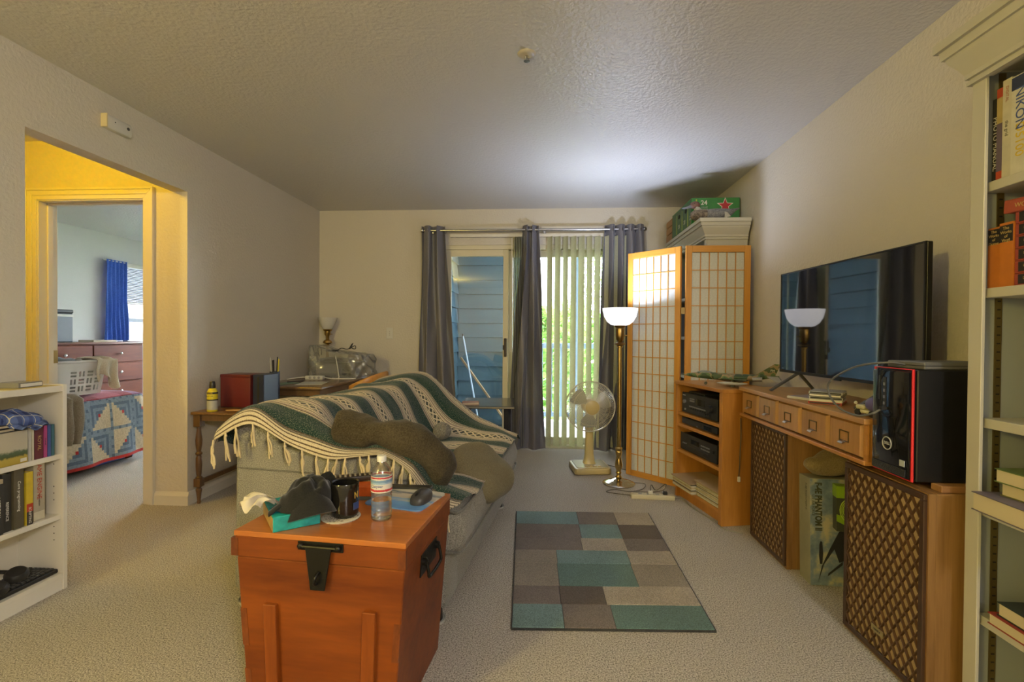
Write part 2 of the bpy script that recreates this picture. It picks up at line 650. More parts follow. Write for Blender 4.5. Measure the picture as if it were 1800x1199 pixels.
for nm, pin, pout in (('casing_leg', ((dx0 + 0.01, 0), (dx0 + 0.01, dz - 0.01)), ((dx0 - cw, 0), (dx0 - cw, dz + cw))),
                      ('casing_leg', ((dx1 - 0.01, 0), (dx1 - 0.01, dz - 0.01)), ((dx1 + cw, 0), (dx1 + cw, dz + cw))),
                      ('casing_head', ((dx0 + 0.01, dz - 0.01), (dx1 - 0.01, dz - 0.01)), ((dx0 - cw, dz + cw), (dx1 + cw, dz + cw)))):
    m = B()
    for s in casing(nm, pin, pout, y1o):
        m.add(s.v, s.f)
    m.build(nm, TRIM, door, bevel=0.002)
BRASSD = mat('aged_brass', (0.30, 0.20, 0.07), 0.35, 1.0)
box('hinge', dx0 + 0.017, dx0 + 0.0215, y1o + 0.088, y1o + 0.122, 0.93, 1.02, BRASSD, door)
box('door_stop_bracket', dx1 - 0.075, dx1 - 0.02, y1o + 0.075, y1o + 0.105, dz - 0.07, dz - 0.019, mat('bracket_dark', (0.03, 0.03, 0.035), 0.4), door)

# baseboards
def base(name, x0, x1, y0, y1, axis, side, lbl):
    th, h = 0.014, 0.088
    prof = [(0, 0), (th, 0), (th, h * 0.72), (th * 0.45, h * 0.92), (th * 0.3, h), (0, h)]
    m = B()
    if axis == 'Y':
        m.prism([(x0 + side * p[0], p[1]) for p in (prof if side < 0 else prof[::-1])], y0, y1, 'Y')
    else:
        m.prism([(y0 + side * p[0], p[1]) for p in (prof if side > 0 else prof[::-1])], x0, x1, 'X')
    o = m.build(name, TRIM)
    return struct(o, lbl)
base('baseboard_left', XL, 0, y1o, YB, 'Y', 1, 'white baseboard along the far left wall')
base('baseboard_left_near', XL, 0, YF, y0o, 'Y', 1, 'white baseboard along the near left wall')
base('baseboard_back', XL, -1.09, YB, 0, 'X', -1, 'white baseboard under the back wall')
base('baseboard_right', XR, 0, YF, YB, 'Y', -1, 'white baseboard along the right wall')
base('baseboard_hall', dx1 + cw, XL + 0.014, y1o, 0, 'X', -1, 'white baseboard on the jamb beside the bedroom door')

# back wall with the patio door
px0, px1, pz = -1.07, 0.98, 2.075
bk = B().box(XL, px0, YB, YB + 0.13, 0, H).box(px1, XR, YB, YB + 0.13, 0, H).box(px0, px1, YB, YB + 0.13, pz, H)
struct(bk.build('wall_back', WALL), 'back wall around the sliding patio door')
ALU = mat('almond_door_frame', (0.62, 0.56, 0.40), 0.38)
pd = struct(B().box(px0, px0 + 0.035, YB + 0.005, YB + 0.125, 0, pz).box(px1 - 0.035, px1, YB + 0.005, YB + 0.125, 0, pz)
            .box(px0, px1, YB + 0.005, YB + 0.125, pz - 0.045, pz).box(px0, px1, YB + 0.005, YB + 0.125, 0, 0.03)
            .build('door_2', ALU, bevel=0.003), 'almond framed sliding patio door')
def sash(name, x0, x1, y, w=0.055):
    s = B().box(x0, x0 + w, y, y + 0.035, 0.03, pz - 0.045).box(x1 - w, x1, y, y + 0.035, 0.03, pz - 0.045).box(x0 + w, x1 - w, y, y + 0.035, 0.03, 0.03 + w * 1.3).box(x0 + w, x1 - w, y, y + 0.035, pz - 0.045 - w * 1.25, pz - 0.045)
    s.build(name, ALU, pd, bevel=0.003)
    box('pane', x0 + w, x1 - w, y + 0.015, y + 0.019, 0.03 + w, pz - 0.045 - w, GLASS, pd)
sash('sliding_sash', px0 + 0.035, -0.385, YB + 0.02)
sash('fixed_sash', -0.40, px1 - 0.035, YB + 0.075)
HND = mat('bronze_handle', (0.05, 0.038, 0.028), 0.45, 0.6)
h1 = B().box(-0.425, -0.40, YB - 0.012, YB + 0.02, 0.93, 1.12).box(-0.437, -0.422, YB - 0.02, YB + 0.005, 1.0, 1.05).build('door_handle', HND, pd, bevel=0.004)

# balcony outside the patio door
SIDING = mat('blue_grey_siding', (0.055, 0.105, 0.135), 0.7, var=0.10, vscale=3)
sw = struct(box('wall_patio', -1.30, -0.16, 6.22, 6.30, -0.1, 2.62, SIDING), 'balcony wall of blue-grey lap siding')
pl = B()
pl.hexa([(-1.13, 6.192, 0.006), (-0.16, 6.192, 0.006), (-0.16, 6.225, 0), (-1.13, 6.225, 0)],
        [(-1.13, 6.217, 0.186), (-0.16, 6.217, 0.186), (-0.16, 6.225, 0.186), (-1.13, 6.225, 0.186)])
pm = pl.mesh('siding_plank', SIDING)
for i in range(14):
    obj('siding_plank', pm, sw, (0, 0, i * 0.186))
sw2 = struct(box('wall_patio_left', -1.22, -1.155, 5.0, 6.30, -0.1, 2.62, SIDING), 'side wall of the balcony in blue-grey siding')
pl = B()
pl.hexa([(-1.16, 5.07, 0.006), (-1.125, 5.07, 0.006), (-1.125, 6.19, 0.006), (-1.16, 6.19, 0.006)],
        [(-1.16, 5.07, 0.186), (-1.147, 5.07, 0.186), (-1.147, 6.206, 0.186), (-1.16, 6.206, 0.186)])
pm = pl.mesh('siding_plank', SIDING)
for i in range(14):
    obj('siding_plank', pm, sw2, (0, 0, i * 0.186))
struct(box('floor_patio', -1.3, 2.4, 5.07, 6.75, -0.12, -0.02, mat('patio_concrete', (0.42, 0.42, 0.42), 0.8, var=0.15, vscale=6)), 'concrete balcony floor')
struct(box('ceiling_patio', -1.3, 2.4, 5.05, 6.75, 2.55, 2.66, mat('patio_soffit', (0.50, 0.52, 0.54), 0.7)), 'balcony soffit')
struct(box('wall_patio_right', 2.1, 2.2, 5.07, 6.75, -0.1, 2.6, SIDING), 'right end of the balcony')
RAIL = mat('balcony_rail_paint', (0.16, 0.22, 0.28), 0.55)
rl = thing('balcony_railing', 'blue-grey wooden balcony railing beyond the vertical blinds', 'railing', (0, 6.55, 0))
box('top_rail', -0.16, 2.1, -0.05, 0.05, 0.98, 1.05, RAIL, rl)
box('bottom_rail', -0.16, 2.1, -0.025, 0.025, 0.06, 0.12, RAIL, rl)
_bal = B().box(-0.014, 0.014, -0.014, 0.014, 0.12, 0.98).mesh('baluster', RAIL)
for i in range(17):
    obj('baluster', _bal, rl, (-0.05 + i * 0.13, 0, 0))
for x in (0.40,):
    box('post', x - 0.06, x + 0.06, -0.06, 0.06, -0.02, 2.55, RAIL, rl)
box('header_beam', -0.16, 2.1, -0.06, 0.06, 2.28, 2.55, RAIL, rl)
struct(box('ground_outside', -6, 14, 6.9, 26, -0.5, -0.4, mat('lawn', (0.10, 0.17, 0.05), 0.9, var=0.3, vscale=3)), 'lawn below the balcony')
struct(box('wall_neighbour', -3.0, 0.62, 14.0, 14.3, -0.5, 3.6, mat('neighbour_wall', (0.55, 0.53, 0.51), 0.8, bump=(14, 0.3, 0.02))), 'pale wall of the building opposite')

# ================================================================== LEFT SIDE
WHITEP = mat('plastic_white', (0.62, 0.60, 0.54), 0.45)
# motion detector over the opening
d = thing('alarm_sensor', 'white plastic alarm sensor high on the wall over the hall opening', 'sensor', (XL, 2.512, 2.283))
sh = [(0.0, -0.036), (0.028, -0.036), (0.034, -0.026), (0.036, 0.0), (0.034, 0.026), (0.028, 0.036), (0.0, 0.036)]
B().prism(sh, -0.078, 0.078, 'Y').build('housing', WHITEP, d, bevel=0.003, seg=2, smooth=40)
box('end_cap', 0.0, 0.037, -0.082, -0.074, -0.036, 0.036, mat('cap_cream', (0.60, 0.50, 0.28), 0.5), d, bevel=0.002)
B().lathe([(0.0085, 0), (0.0085, 0.003), (0.0, 0.004)], 14, (0.0355, 0.052, 0.004), 'X').build('button', mat('sensor_dark', (0.05, 0.045, 0.04), 0.4), d)
B().lathe([(0.003, 0), (0.003, 0.002)], 8, (0.0355, -0.03, 0.006), 'X').build('indicator', mat('sensor_dark', (0.05, 0.045, 0.04), 0.4), d)

# ---- white bookcase by the opening
BCX0, BCX1, BY0, BY1 = XL + 0.015, -2.139, 1.12, 2.022
SHELFW = mat('white_bookcase_laminate', (0.74, 0.70, 0.60), 0.45)
bc = thing('bookcase', 'low white bookcase standing against the wall beside the hall opening', 'bookcase', (0, 0, 0))
box('side_panel', BCX0, BCX1, BY1 - 0.018, BY1, 0, 0.915, SHELFW, bc, bevel=0.001)
box('side_panel', BCX0, BCX1, BY0, BY0 + 0.018, 0, 0.915, SHELFW, bc, bevel=0.001)
box('back_panel', BCX0, BCX0 + 0.006, BY0 + 0.018, BY1 - 0.018, 0.03, 0.90, SHELFW, bc)
box('top_panel', BCX0, BCX1 - 0.002, BY0 + 0.018, BY1 - 0.018, 0.885, 0.912, SHELFW, bc, bevel=0.001)
for z in (0.337, 0.606):
    box('shelf', BCX0 + 0.006, BCX1 - 0.012, BY0 + 0.018, BY1 - 0.018, z - 0.022, z, SHELFW, bc, bevel=0.001)
box('bottom_shelf', BCX0 + 0.006, BCX1 - 0.002, BY0 + 0.018, BY1 - 0.018, 0.055, 0.075, SHELFW, bc, bevel=0.001)
box('plinth', BCX1 - 0.02, BCX1 - 0.004, BY0 + 0.018, BY1 - 0.018, 0, 0.055, SHELFW, bc)
HOLE = mat('peg_hole', (0.08, 0.07, 0.05), 0.8)
_ph = B().lathe([(0.0028, 0), (0.0028, 0.0006)], 8, (0, 0, 0), 'Y').mesh('peg_hole', HOLE)
for z in (0.40, 0.43, 0.46, 0.56, 0.28, 0.25, 0.22):
    obj('peg_hole', _ph, bc, (BCX1 - 0.045, BY1 - 0.0187, z))

def book(label, loc, t, h, d, cover, rz=0.0, rot=None, pages=(0.62, 0.54, 0.38), name='book', group=None, cat='book', spine_m=None, txt=None):
    """closed book: spine towards local -X, thickness along local Y, height along Z; origin at its lower spine corner"""
    r = thing(name, label, cat, loc, rz, group, rot)
    pm = mat('pages_%02d' % int(pages[0] * 100), pages, 0.9)
    c = B().box(0, d, 0, 0.0025, 0, h).box(0, d, t - 0.0025, t, 0, h).box(0, 0.003, 0.0025, t - 0.0025, 0, h)
    c.build('cover', cover, r)
    box('page_block', 0.003, d - 0.004, 0.0025, t - 0.0025, 0.003, h - 0.003, pm, r)
    if spine_m:
        for (a, b, m) in spine_m:
            box('spine_band', -0.0006, 0.0004, 0.0006, t - 0.0006, h * a, h * b, m, r)
    if txt:
        for (s, size, zc, m, yo) in txt:
            text('lettering', s, size, m, r, (-0.0010, t / 2 + yo, h * zc), (PI / 2, PI / 2, -PI / 2))
    return r
def cm(name, c, rough=0.55):
    return mat('cover_' + name, c, rough, var=0.08, vscale=30)
TXW = mat('print_white', (0.72, 0.70, 0.62), 0.6)
TXB = mat('print_black', (0.03, 0.03, 0.035), 0.6)
TXG = mat('print_gold', (0.50, 0.36, 0.12), 0.5)
TXR = mat('print_red', (0.50, 0.06, 0.03), 0.6)
TXBL = mat('print_blue', (0.06, 0.10, 0.30), 0.6)
TXY = mat('print_yellow', (0.62, 0.45, 0.03), 0.6)
# room-facing spines: local -X must face world +X -> rotate 180
def shelf_book(label, y, z, t, h, cover, xs=BCX1 - 0.02, d=0.15, tilt=0.0, **kw):
    return book(label, (xs, y + t, z), t, h, d, cover, rot=(R(tilt), 0, PI), **kw)
Z2 = 0.3375
shelf_book('tall pale book with rust lettering at the end of the middle shelf', 1.905, Z2, 0.046, 0.245, cm('pale', (0.42, 0.37, 0.27)), xs=BCX1 - 0.03,
           spine_m=[(0.02, 0.16, cm('cream', (0.58, 0.54, 0.40)))], txt=[('GAME ENGINE', 0.026, 0.72, TXR, 0), ('third edition', 0.010, 0.36, TXB, 0)])
shelf_book('yellow and red spined guide book next to the tall pale book', 1.868, Z2, 0.026, 0.222, cm('yellow', (0.62, 0.46, 0.03)),
           spine_m=[(0.0, 0.25, cm('dark', (0.05, 0.04, 0.035))), (0.25, 0.40, cm('redband', (0.50, 0.05, 0.02)))], txt=[('SCRIPTING', 0.014, 0.18, TXW, 0)])
shelf_book('thick dark olive book in the middle shelf row', 1.822, Z2, 0.038, 0.243, cm('olive', (0.10, 0.085, 0.05)), xs=BCX1 - 0.022,
           txt=[('Core programming', 0.016, 0.55, TXW, 0)])
shelf_book('black book with small white lettering in the middle shelf row', 1.787, Z2, 0.032, 0.235, cm('black', (0.04, 0.037, 0.032)), xs=BCX1 - 0.03,
           txt=[('REFERENCE', 0.015, 0.35, TXW, 0)])
shelf_book('black and cream book with torn jacket in the middle shelf row', 1.745, Z2, 0.036, 0.222, cm('jacket', (0.40, 0.34, 0.22)),
           spine_m=[(0.0, 0.92, cm('black', (0.04, 0.037, 0.032)))], txt=[('HISTORY', 0.02, 0.5, TXW, 0)])
def flat_book(label, x, y, z, sx, sy, t, cover, rz=0.0, name='book', group=None, cat='book', pages=(0.62, 0.54, 0.38), txt=None):
    """book lying flat; spine along local +X edge... cover above and below the pages"""
    r = thing(name, label, cat, (x, y, z), rz, group)
    B().box(0, sx, 0, sy, 0, 0.0022).box(0, sx, 0, sy, t - 0.0022, t).box(0, 0.0025, 0, sy, 0.0022, t - 0.0022).build('cover', cover, r)
    box('page_block', 0.0025, sx - 0.004, 0.004, sy - 0.004, 0.0022, t - 0.0022, mat('pages_%02d' % int(pages[0] * 100), pages, 0.9), r)
    if txt:
        s, size, m = txt
        text('lettering', s, size, m, r, (sx / 2, sy / 2, t + 0.0004), (0, 0, 0))
    return r
flat_book('pale torn-edged book leaning in front of the dark spines', BCX1 - 0.17, 1.58, Z2 + 0.075, 0.16, 0.16, 0.14, cm('jacket', (0.40, 0.34, 0.22)))
for i in range(5):
    box('game_case', BCX1 - 0.15, BCX1 - 0.012, 1.53, 1.70 - i * 0.004, 0.3378 + i * 0.0145, 0.351 + i * 0.0145, mat('case_grey', (0.07, 0.07, 0.075), 0.3), None, bevel=0.001)
    tag(bpy.context.scene.objects[-1] if False else C.objects[-1], 'dark plastic disc case lying in the pile at the middle shelf edge', 'disc case', 'disc cases piled on the middle shelf')
# upper shelf: boxed sets
Z3 = 0.607
KB = cm('landscape_sky', (0.52, 0.47, 0.36))
def _landscape():
    k = NT('landscape_print')
    tc = k.n('ShaderNodeTexCoord')
    sp = k.n('ShaderNodeSeparateXYZ')
    k.l(tc.outputs['Generated'], sp.inputs[0])
    nz = k.noise(k.coord('Generated', (1, 9, 6)), 1.6, 4)
    zz = k.math('ADD', sp.outputs[2], k.math('MULTIPLY', k.math('SUBTRACT', nz, 0.5), 0.18))
    k.l(k.ramp(zz, [(0.0, (0.45, 0.33, 0.05)), (0.20, (0.50, 0.38, 0.08)), (0.26, (0.10, 0.12, 0.05)), (0.36, (0.10, 0.15, 0.09)), (0.44, (0.50, 0.46, 0.35)), (1.0, (0.52, 0.48, 0.38))]), k.b.inputs['Base Color'])
    k.b.inputs['Roughness'].default_value = 0.35
    return k.m
bs = thing('boxed_book_set', 'boxed set printed with trees in a yellow field on the upper shelf', 'boxed set', (0, 0, 0))
box('slipcase', BCX1 - 0.16, BCX1 - 0.012, 1.72, 1.867, Z3, Z3 + 0.135, _landscape(), bs, bevel=0.001)
lab(box('barcode_label', BCX1 - 0.0122, BCX1 - 0.0112, 1.838, 1.862, Z3 + 0.006, Z3 + 0.02, TXW, bs), 'white barcode label')
cy = thing('disc_box', 'turquoise disc box with white DVD lettering on the upper shelf', 'box', (0, 0, 0))
box('carton', BCX1 - 0.15, BCX1 - 0.008, 1.58, 1.716, Z3, Z3 + 0.11, mat('turquoise_print', (0.06, 0.34, 0.42), 0.35, var=0.35, vscale=18), cy, bevel=0.001)
lab(box('dark_band', BCX1 - 0.0085, BCX1 - 0.007, 1.581, 1.715, Z3 + 0.10, Z3 + 0.1105, TXB, cy), 'dark top band')
text('lettering', 'DVD', 0.042, TXW, cy, (BCX1 - 0.0066, 1.716, Z3 + 0.075), FACE_PX, ax='RIGHT', bold=0.001)
text('lettering', 'SO', 0.03, TXB, cy, (BCX1 - 0.0066, 1.716, Z3 + 0.105), FACE_PX, ax='RIGHT', bold=0.001)
bk2 = flat_book('wide black picture book lying on the boxed sets', BCX1 - 0.17, 1.58, Z3 + 0.136, 0.15, 0.25, 0.014, cm('black', (0.04, 0.037, 0.032)))
bk2 = flat_book('second black picture book lying on top of the first', BCX1 - 0.165, 1.57, Z3 + 0.151, 0.14, 0.26, 0.013, cm('navyblack', (0.03, 0.035, 0.06)))
sv = [('thin white disc case beside the boxed set', 0.010, cm('white', (0.50, 0.48, 0.42)), None),
      ('thin cream disc case standing second from the boxed set', 0.008, cm('cream', (0.58, 0.54, 0.40)), None),
      ('maroon disc box with gold emblem on the upper shelf', 0.034, cm('maroon', (0.12, 0.02, 0.03)), [('ROYAL', 0.02, 0.5, TXG, 0)]),
      ('magenta spined disc case on the upper shelf', 0.013, cm('magenta', (0.42, 0.06, 0.20)), [('musical', 0.010, 0.5, TXB, 0)]),
      ('blue spined disc case on the upper shelf', 0.012, cm('blue', (0.06, 0.10, 0.30)), None),
      ('multicoloured disc case against the bookcase side', 0.012, cm('teal', (0.05, 0.14, 0.17)), None)]
yy = 1.872
for (lb, t, cv, tx) in sv:
    shelf_book(lb, yy, Z3, t, 0.137, cv, xs=BCX1 - 0.014, d=0.13, txt=tx, cat='disc case', name='disc_case')
    yy += t + 0.0035
# plaid cap resting on the boxed sets
def _plaid():
    k = NT('blue_plaid')
    vec = k.coord()
    sp = k.n('ShaderNodeSeparateXYZ')
    k.l(vec, sp.inputs[0])
    def stripes(src, per, w, ph=0.0):
        return k.math('LESS_THAN', k.math('FRACT', k.math('ADD', k.math('DIVIDE', src, per), ph)), w)
    a = stripes(sp.outputs[1], 0.045, 0.35)
    b = stripes(sp.outputs[0], 0.045, 0.35)
    w1 = stripes(sp.outputs[1], 0.045, 0.05, 0.5)
    w2 = stripes(sp.outputs[0], 0.045, 0.05, 0.5)
    c1 = k.mix(k.math('MULTIPLY', k.math('ADD', a, b), 0.5), (0.10, 0.15, 0.36), (0.02, 0.035, 0.13))
    c2 = k.mix(k.math('MAXIMUM', w1, w2), c1, (0.62, 0.58, 0.42))
    k.l(c2, k.b.inputs['Base Color'])
    k.b.inputs['Roughness'].default_value = 0.9
    return k.m
PLAID = _plaid()
def crumple(p, amp, fr, s):
    return Vector((p[0] + amp * math.sin(p[1] * fr + s) * math.cos(p[2] * fr * 0.8 + 1.7 * s), p[1] + amp * math.sin(p[2] * fr + 2.1 * s) * math.cos(p[0] * fr + s), p[2] + amp * math.sin(p[0] * fr * 1.1 + s * 0.7) * math.cos(p[1] * fr * 0.9)))
cap = thing('plaid_cap', 'crumpled blue plaid cap lying on the boxed sets in the bookcase', 'cap', (BCX1 - 0.085, 1.868, Z3 + 0.138))
cb = B().ell((0, 0, 0.032), 0.085, 0.098, 0.045, 36, 18)
for i, p in enumerate(cb.v):
    q = crumple(p, 0.008, 60, 1.3)
    q.z = max(0.001, q.z * (1.0 - 0.25 * (p[1] / 0.1)))
    cb.v[i] = tuple(q)
cb.build('crown', PLAID, cap, smooth=60)
br = B().grid(lambda u, v: Vector((0.075 + 0.035 * v, (u - 0.5) * 0.15 * (1 - 0.3 * v), 0.018 - 0.03 * v * 0.4 + 0.01 * math.sin(u * 9))), 14, 5)
br.build('brim', PLAID, cap, solid=0.003, smooth=60)
# on top of the bookcase
fr = thing('picture_frame', 'tan wooden frame leaning on top of the bookcase at the left edge', 'frame', (BCX0 + 0.05, 1.70, 0.913), rot=(R(0), R(-14), 0))
FRW = wood('frame_wood', (0.36, 0.17, 0.06), (0.50, 0.26, 0.10), 'Z')
for nm, a in (('frame_side', (-0.01, 0.01, -0.20, -0.175, 0, 0.30)), ('frame_side', (-0.01, 0.01, 0.0, 0.03, 0, 0.30)), ('frame_rail', (-0.01, 0.01, -0.175, 0.0, 0, 0.03)), ('frame_rail', (-0.01, 0.01, -0.175, 0.0, 0.27, 0.30))):
    box(nm, *a, FRW, fr, bevel=0.002)
box('picture', -0.006, 0.002, -0.175, 0.0, 0.03, 0.27, mat('picture_dark', (0.10, 0.09, 0.08), 0.3), fr)
cas = thing('cassette_box', 'small clear plastic box with papers on top of the bookcase', 'box', (-2.235, 1.905, 0.9135), R(6))
box('case', -0.05, 0.05, -0.055, 0.055, 0, 0.022, mat('smoky_plastic', (0.22, 0.21, 0.19), 0.2), cas, bevel=0.002)
box('label_strip', 0.0492, 0.0505, -0.045, 0.05, 0.004, 0.017, TXW, cas)
ppr = box('paper_sheet', -2.345, -2.15, 1.80, 2.02, 0.9122, 0.9134, mat('yellow_paper', (0.50, 0.40, 0.15), 0.8))
tag(ppr, 'yellowed paper sheet lying on top of the bookcase end', 'paper')
# keyboard and headphones on the bottom shelf
kbd = thing('keyboard', 'black computer keyboard lying on the bottom shelf of the bookcase', 'keyboard', (-2.23, 1.78, 0.0752), R(90))
BLK = mat('black_plastic', (0.022, 0.021, 0.021), 0.4)
box('keyboard_body', -0.22, 0.222, -0.07, 0.07, 0, 0.018, BLK, kbd, bevel=0.004)
_kc = B().box(-0.0075, 0.0075, -0.0075, 0.0075, 0, 0.007).mesh('key', mat('key_grey', (0.055, 0.053, 0.05), 0.45), bevel=0.0015)
for i in range(22):
    for j in range(6):
        obj('key', _kc, kbd, (-0.205 + i * 0.0195, -0.052 + j * 0.0195 + (0.006 if j == 5 else 0), 0.018))
hp = thing('headphones', 'black over-ear headphones lying on the keyboard', 'headphones', (-2.195, 1.86, 0.10), R(10))
for q in ((0.0, 0.0, 0.022), (0.012, -0.105, 0.012)):
    B().lathe([(0.0, 0.0), (0.030, 0.0), (0.039, 0.008), (0.039, 0.022), (0.030, 0.034), (0.0, 0.038)], 24, (0, 0, 0)).build('ear_cup', BLK, hp, q, (R(18), R(14), 0), smooth=40)
B().tube(spline([(-0.02, 0.0, 0.045), (-0.075, -0.01, 0.05), (-0.10, -0.06, 0.045), (-0.07, -0.115, 0.035), (-0.005, -0.112, 0.03)]), 0.0085, 8).build('headband', BLK, hp, smooth=60)
# rounded white appliance behind the bookcase end
ap = thing('air_purifier', 'white rounded plastic appliance just inside the hall opening behind the bookcase', 'appliance', (-2.50, 2.16, 0))
B().lathe([(0.05, 0), (0.075, 0.01), (0.085, 0.05), (0.088, 0.12), (0.08, 0.16), (0.055, 0.18), (0.0, 0.186)], 28).build('housing', mat('appliance_white', (0.62, 0.62, 0.60), 0.4), ap, smooth=50)
B().lathe([(0.056, 0.178), (0.05, 0.188), (0.02, 0.192), (0, 0.192)], 24).build('cap', WHITEP, ap, smooth=50)

# ---- narrow console table with turned legs
TW = wood('console_walnut', (0.085, 0.042, 0.016), (0.17, 0.088, 0.034), 'Z', 16, 0.12, 0.4)
TWT = wood('console_walnut_top', (0.12, 0.06, 0.022), (0.21, 0.11, 0.045), 'Y', 12, 0.1, 0.35)
ct = thing('console_table', 'small dark wooden table with turned legs against the left wall', 'table', (0, 0, 0))
tx0, tx1, ty0, ty1, tz = -2.36, -1.93, 3.062, 3.60, 0.622
B().box(tx0, tx1, ty0, ty1, tz - 0.018, tz).build('table_top', TWT, ct, bevel=0.005, seg=2, smooth=40)
leg = [(0.010, 0.0), (0.013, 0.012), (0.010, 0.02), (0.016, 0.075), (0.020, 0.095), (0.012, 0.108), (0.020, 0.115), (0.020, 0.118)]
leg2 = [(0.020, 0.17), (0.021, 0.178), (0.013, 0.186), (0.016, 0.20), (0.0195, 0.26), (0.0185, 0.31), (0.013, 0.325), (0.021, 0.335), (0.021, 0.342), (0.013, 0.352), (0.020, 0.40), (0.021, 0.43), (0.013, 0.50), (0.012, 0.515), (0.020, 0.522)]
lm = B().lathe(leg, 16).box(-0.022, 0.022, -0.022, 0.022, 0.117, 0.171).lathe(leg2, 16).box(-0.023, 0.023, -0.023, 0.023, 0.522, tz - 0.018)
lmesh = lm.mesh('leg', TW, smooth=35)
for (x, y) in ((tx0 + 0.035, ty0 + 0.035), (tx1 - 0.035, ty0 + 0.035), (tx0 + 0.035, ty1 - 0.035), (tx1 - 0.035, ty1 - 0.035)):
    obj('leg', lmesh, ct, (x, y, 0))
box('stretcher', tx0 + 0.027, tx0 + 0.043, ty0 + 0.056, ty1 - 0.056, 0.128, 0.158, TW, ct)
box('stretcher', tx1 - 0.043, tx1 - 0.027, ty0 + 0.056, ty1 - 0.056, 0.128, 0.158, TW, ct)
box('apron', tx0 + 0.058, tx1 - 0.058, ty0 + 0.03, ty0 + 0.045, 0.56, tz - 0.018, TW, ct)
box('apron', tx0 + 0.058, tx1 - 0.058, ty1 - 0.045, ty1 - 0.03, 0.56, tz - 0.018, TW, ct)
# spray can
sc = thing('spray_can', 'yellow spray can with black cap on the dark wooden table', 'can', (-2.243, 3.115, tz))
CANY = mat('can_yellow', (0.62, 0.52, 0.03), 0.35)
B().lathe([(0.030, 0), (0.033, 0.004), (0.033, 0.128), (0.031, 0.136), (0.022, 0.152), (0.018, 0.156)], 24).build('can_body', CANY, sc, smooth=45)
lab(B().lathe([(0.0334, 0.012), (0.0334, 0.074)], 24, cap=False).build('lower_label', mat('can_grey', (0.40, 0.40, 0.38), 0.4), sc, smooth=45), 'grey lower label')
B().lathe([(0.0335, 0.074), (0.0335, 0.083)], 24, cap=False).build('label_stripe', TXB, sc, smooth=45)
B().lathe([(0.0336, 0.118), (0.0336, 0.131)], 24, cap=False).build('brand_band', TXB, sc, smooth=45)
B().lathe([(0.019, 0.156), (0.019, 0.176), (0.016, 0.198), (0.012, 0.203), (0, 0.203)], 20).build('spray_cap', BLK, sc, smooth=45)
text('lettering', 'DUSTER', 0.012, TXY, sc, (0.004, -0.0342, 0.1245), FACE_NY)
text('lettering', 'DUST-OFF', 0.011, TXB, sc, (0.004, -0.0342, 0.105), FACE_NY)
# small wooden stick
wsk = B().box(-0.052, 0.052, -0.012, 0.012, 0, 0.007).build('wooden_block', wood('light_wood', (0.42, 0.24, 0.10), (0.55, 0.33, 0.15), 'X'), None, (-2.115, 3.155, tz), (0, 0, R(10)), bevel=0.002)
tag(wsk, 'small light wooden stick lying on the table before the maroon case', 'stick')
# maroon record case, navy case, pencil cup
rc = thing('record_case', 'maroon carrying case standing on the dark wooden table', 'case', (-2.185, 3.36, tz), R(-3))
MAR = mat('maroon_vinyl', (0.12, 0.016, 0.016), 0.32, bump=(240, 0.2, 0.001))
box('case_body', -0.115, 0.115, -0.085, 0.085, 0.004, 0.215, MAR, rc, bevel=0.006, seg=2, smooth=40)
box('case_lid', -0.117, 0.117, -0.087, 0.087, 0.212, 0.236, mat('maroon_lid', (0.10, 0.014, 0.014), 0.36), rc, bevel=0.006, seg=2, smooth=40)
box('base_trim', -0.112, 0.112, -0.082, 0.082, 0, 0.006, BLK, rc)
nc = thing('navy_binder', 'narrow navy blue case standing beside the maroon case', 'case', (-2.018, 3.37, tz), R(-3))
NAV = mat('navy_vinyl', (0.015, 0.022, 0.055), 0.4)
box('case_body', -0.043, 0.043, -0.09, 0.08, 0, 0.236, NAV, nc, bevel=0.004)
box('spine_strip', -0.008, 0.008, -0.0915, -0.0895, 0.02, 0.22, BLK, nc)
pc_ = thing('pencil_cup', 'dark pencil cup full of pens behind the navy case', 'cup', (-2.05, 3.535, tz))
B().lathe([(0.036, 0), (0.036, 0.24), (0.033, 0.24), (0.033, 0.02), (0, 0.02)], 20, cap=False).build('cup_body', NAV, pc_, smooth=40)
for i, (a, l, m) in enumerate(((0.3, 0.335, 'can_yellow'), (1.4, 0.35, 'black_plastic'), (2.6, 0.325, 'black_plastic'), (3.7, 0.345, 'can_grey'), (5.0, 0.33, 'black_plastic'))):
    ca, sa = math.cos(a), math.sin(a)
    B().tube([(ca * 0.008, sa * 0.008, 0.022), (ca * 0.03, sa * 0.03, l)], 0.0045, 6).build('pen', _M[m], pc_)

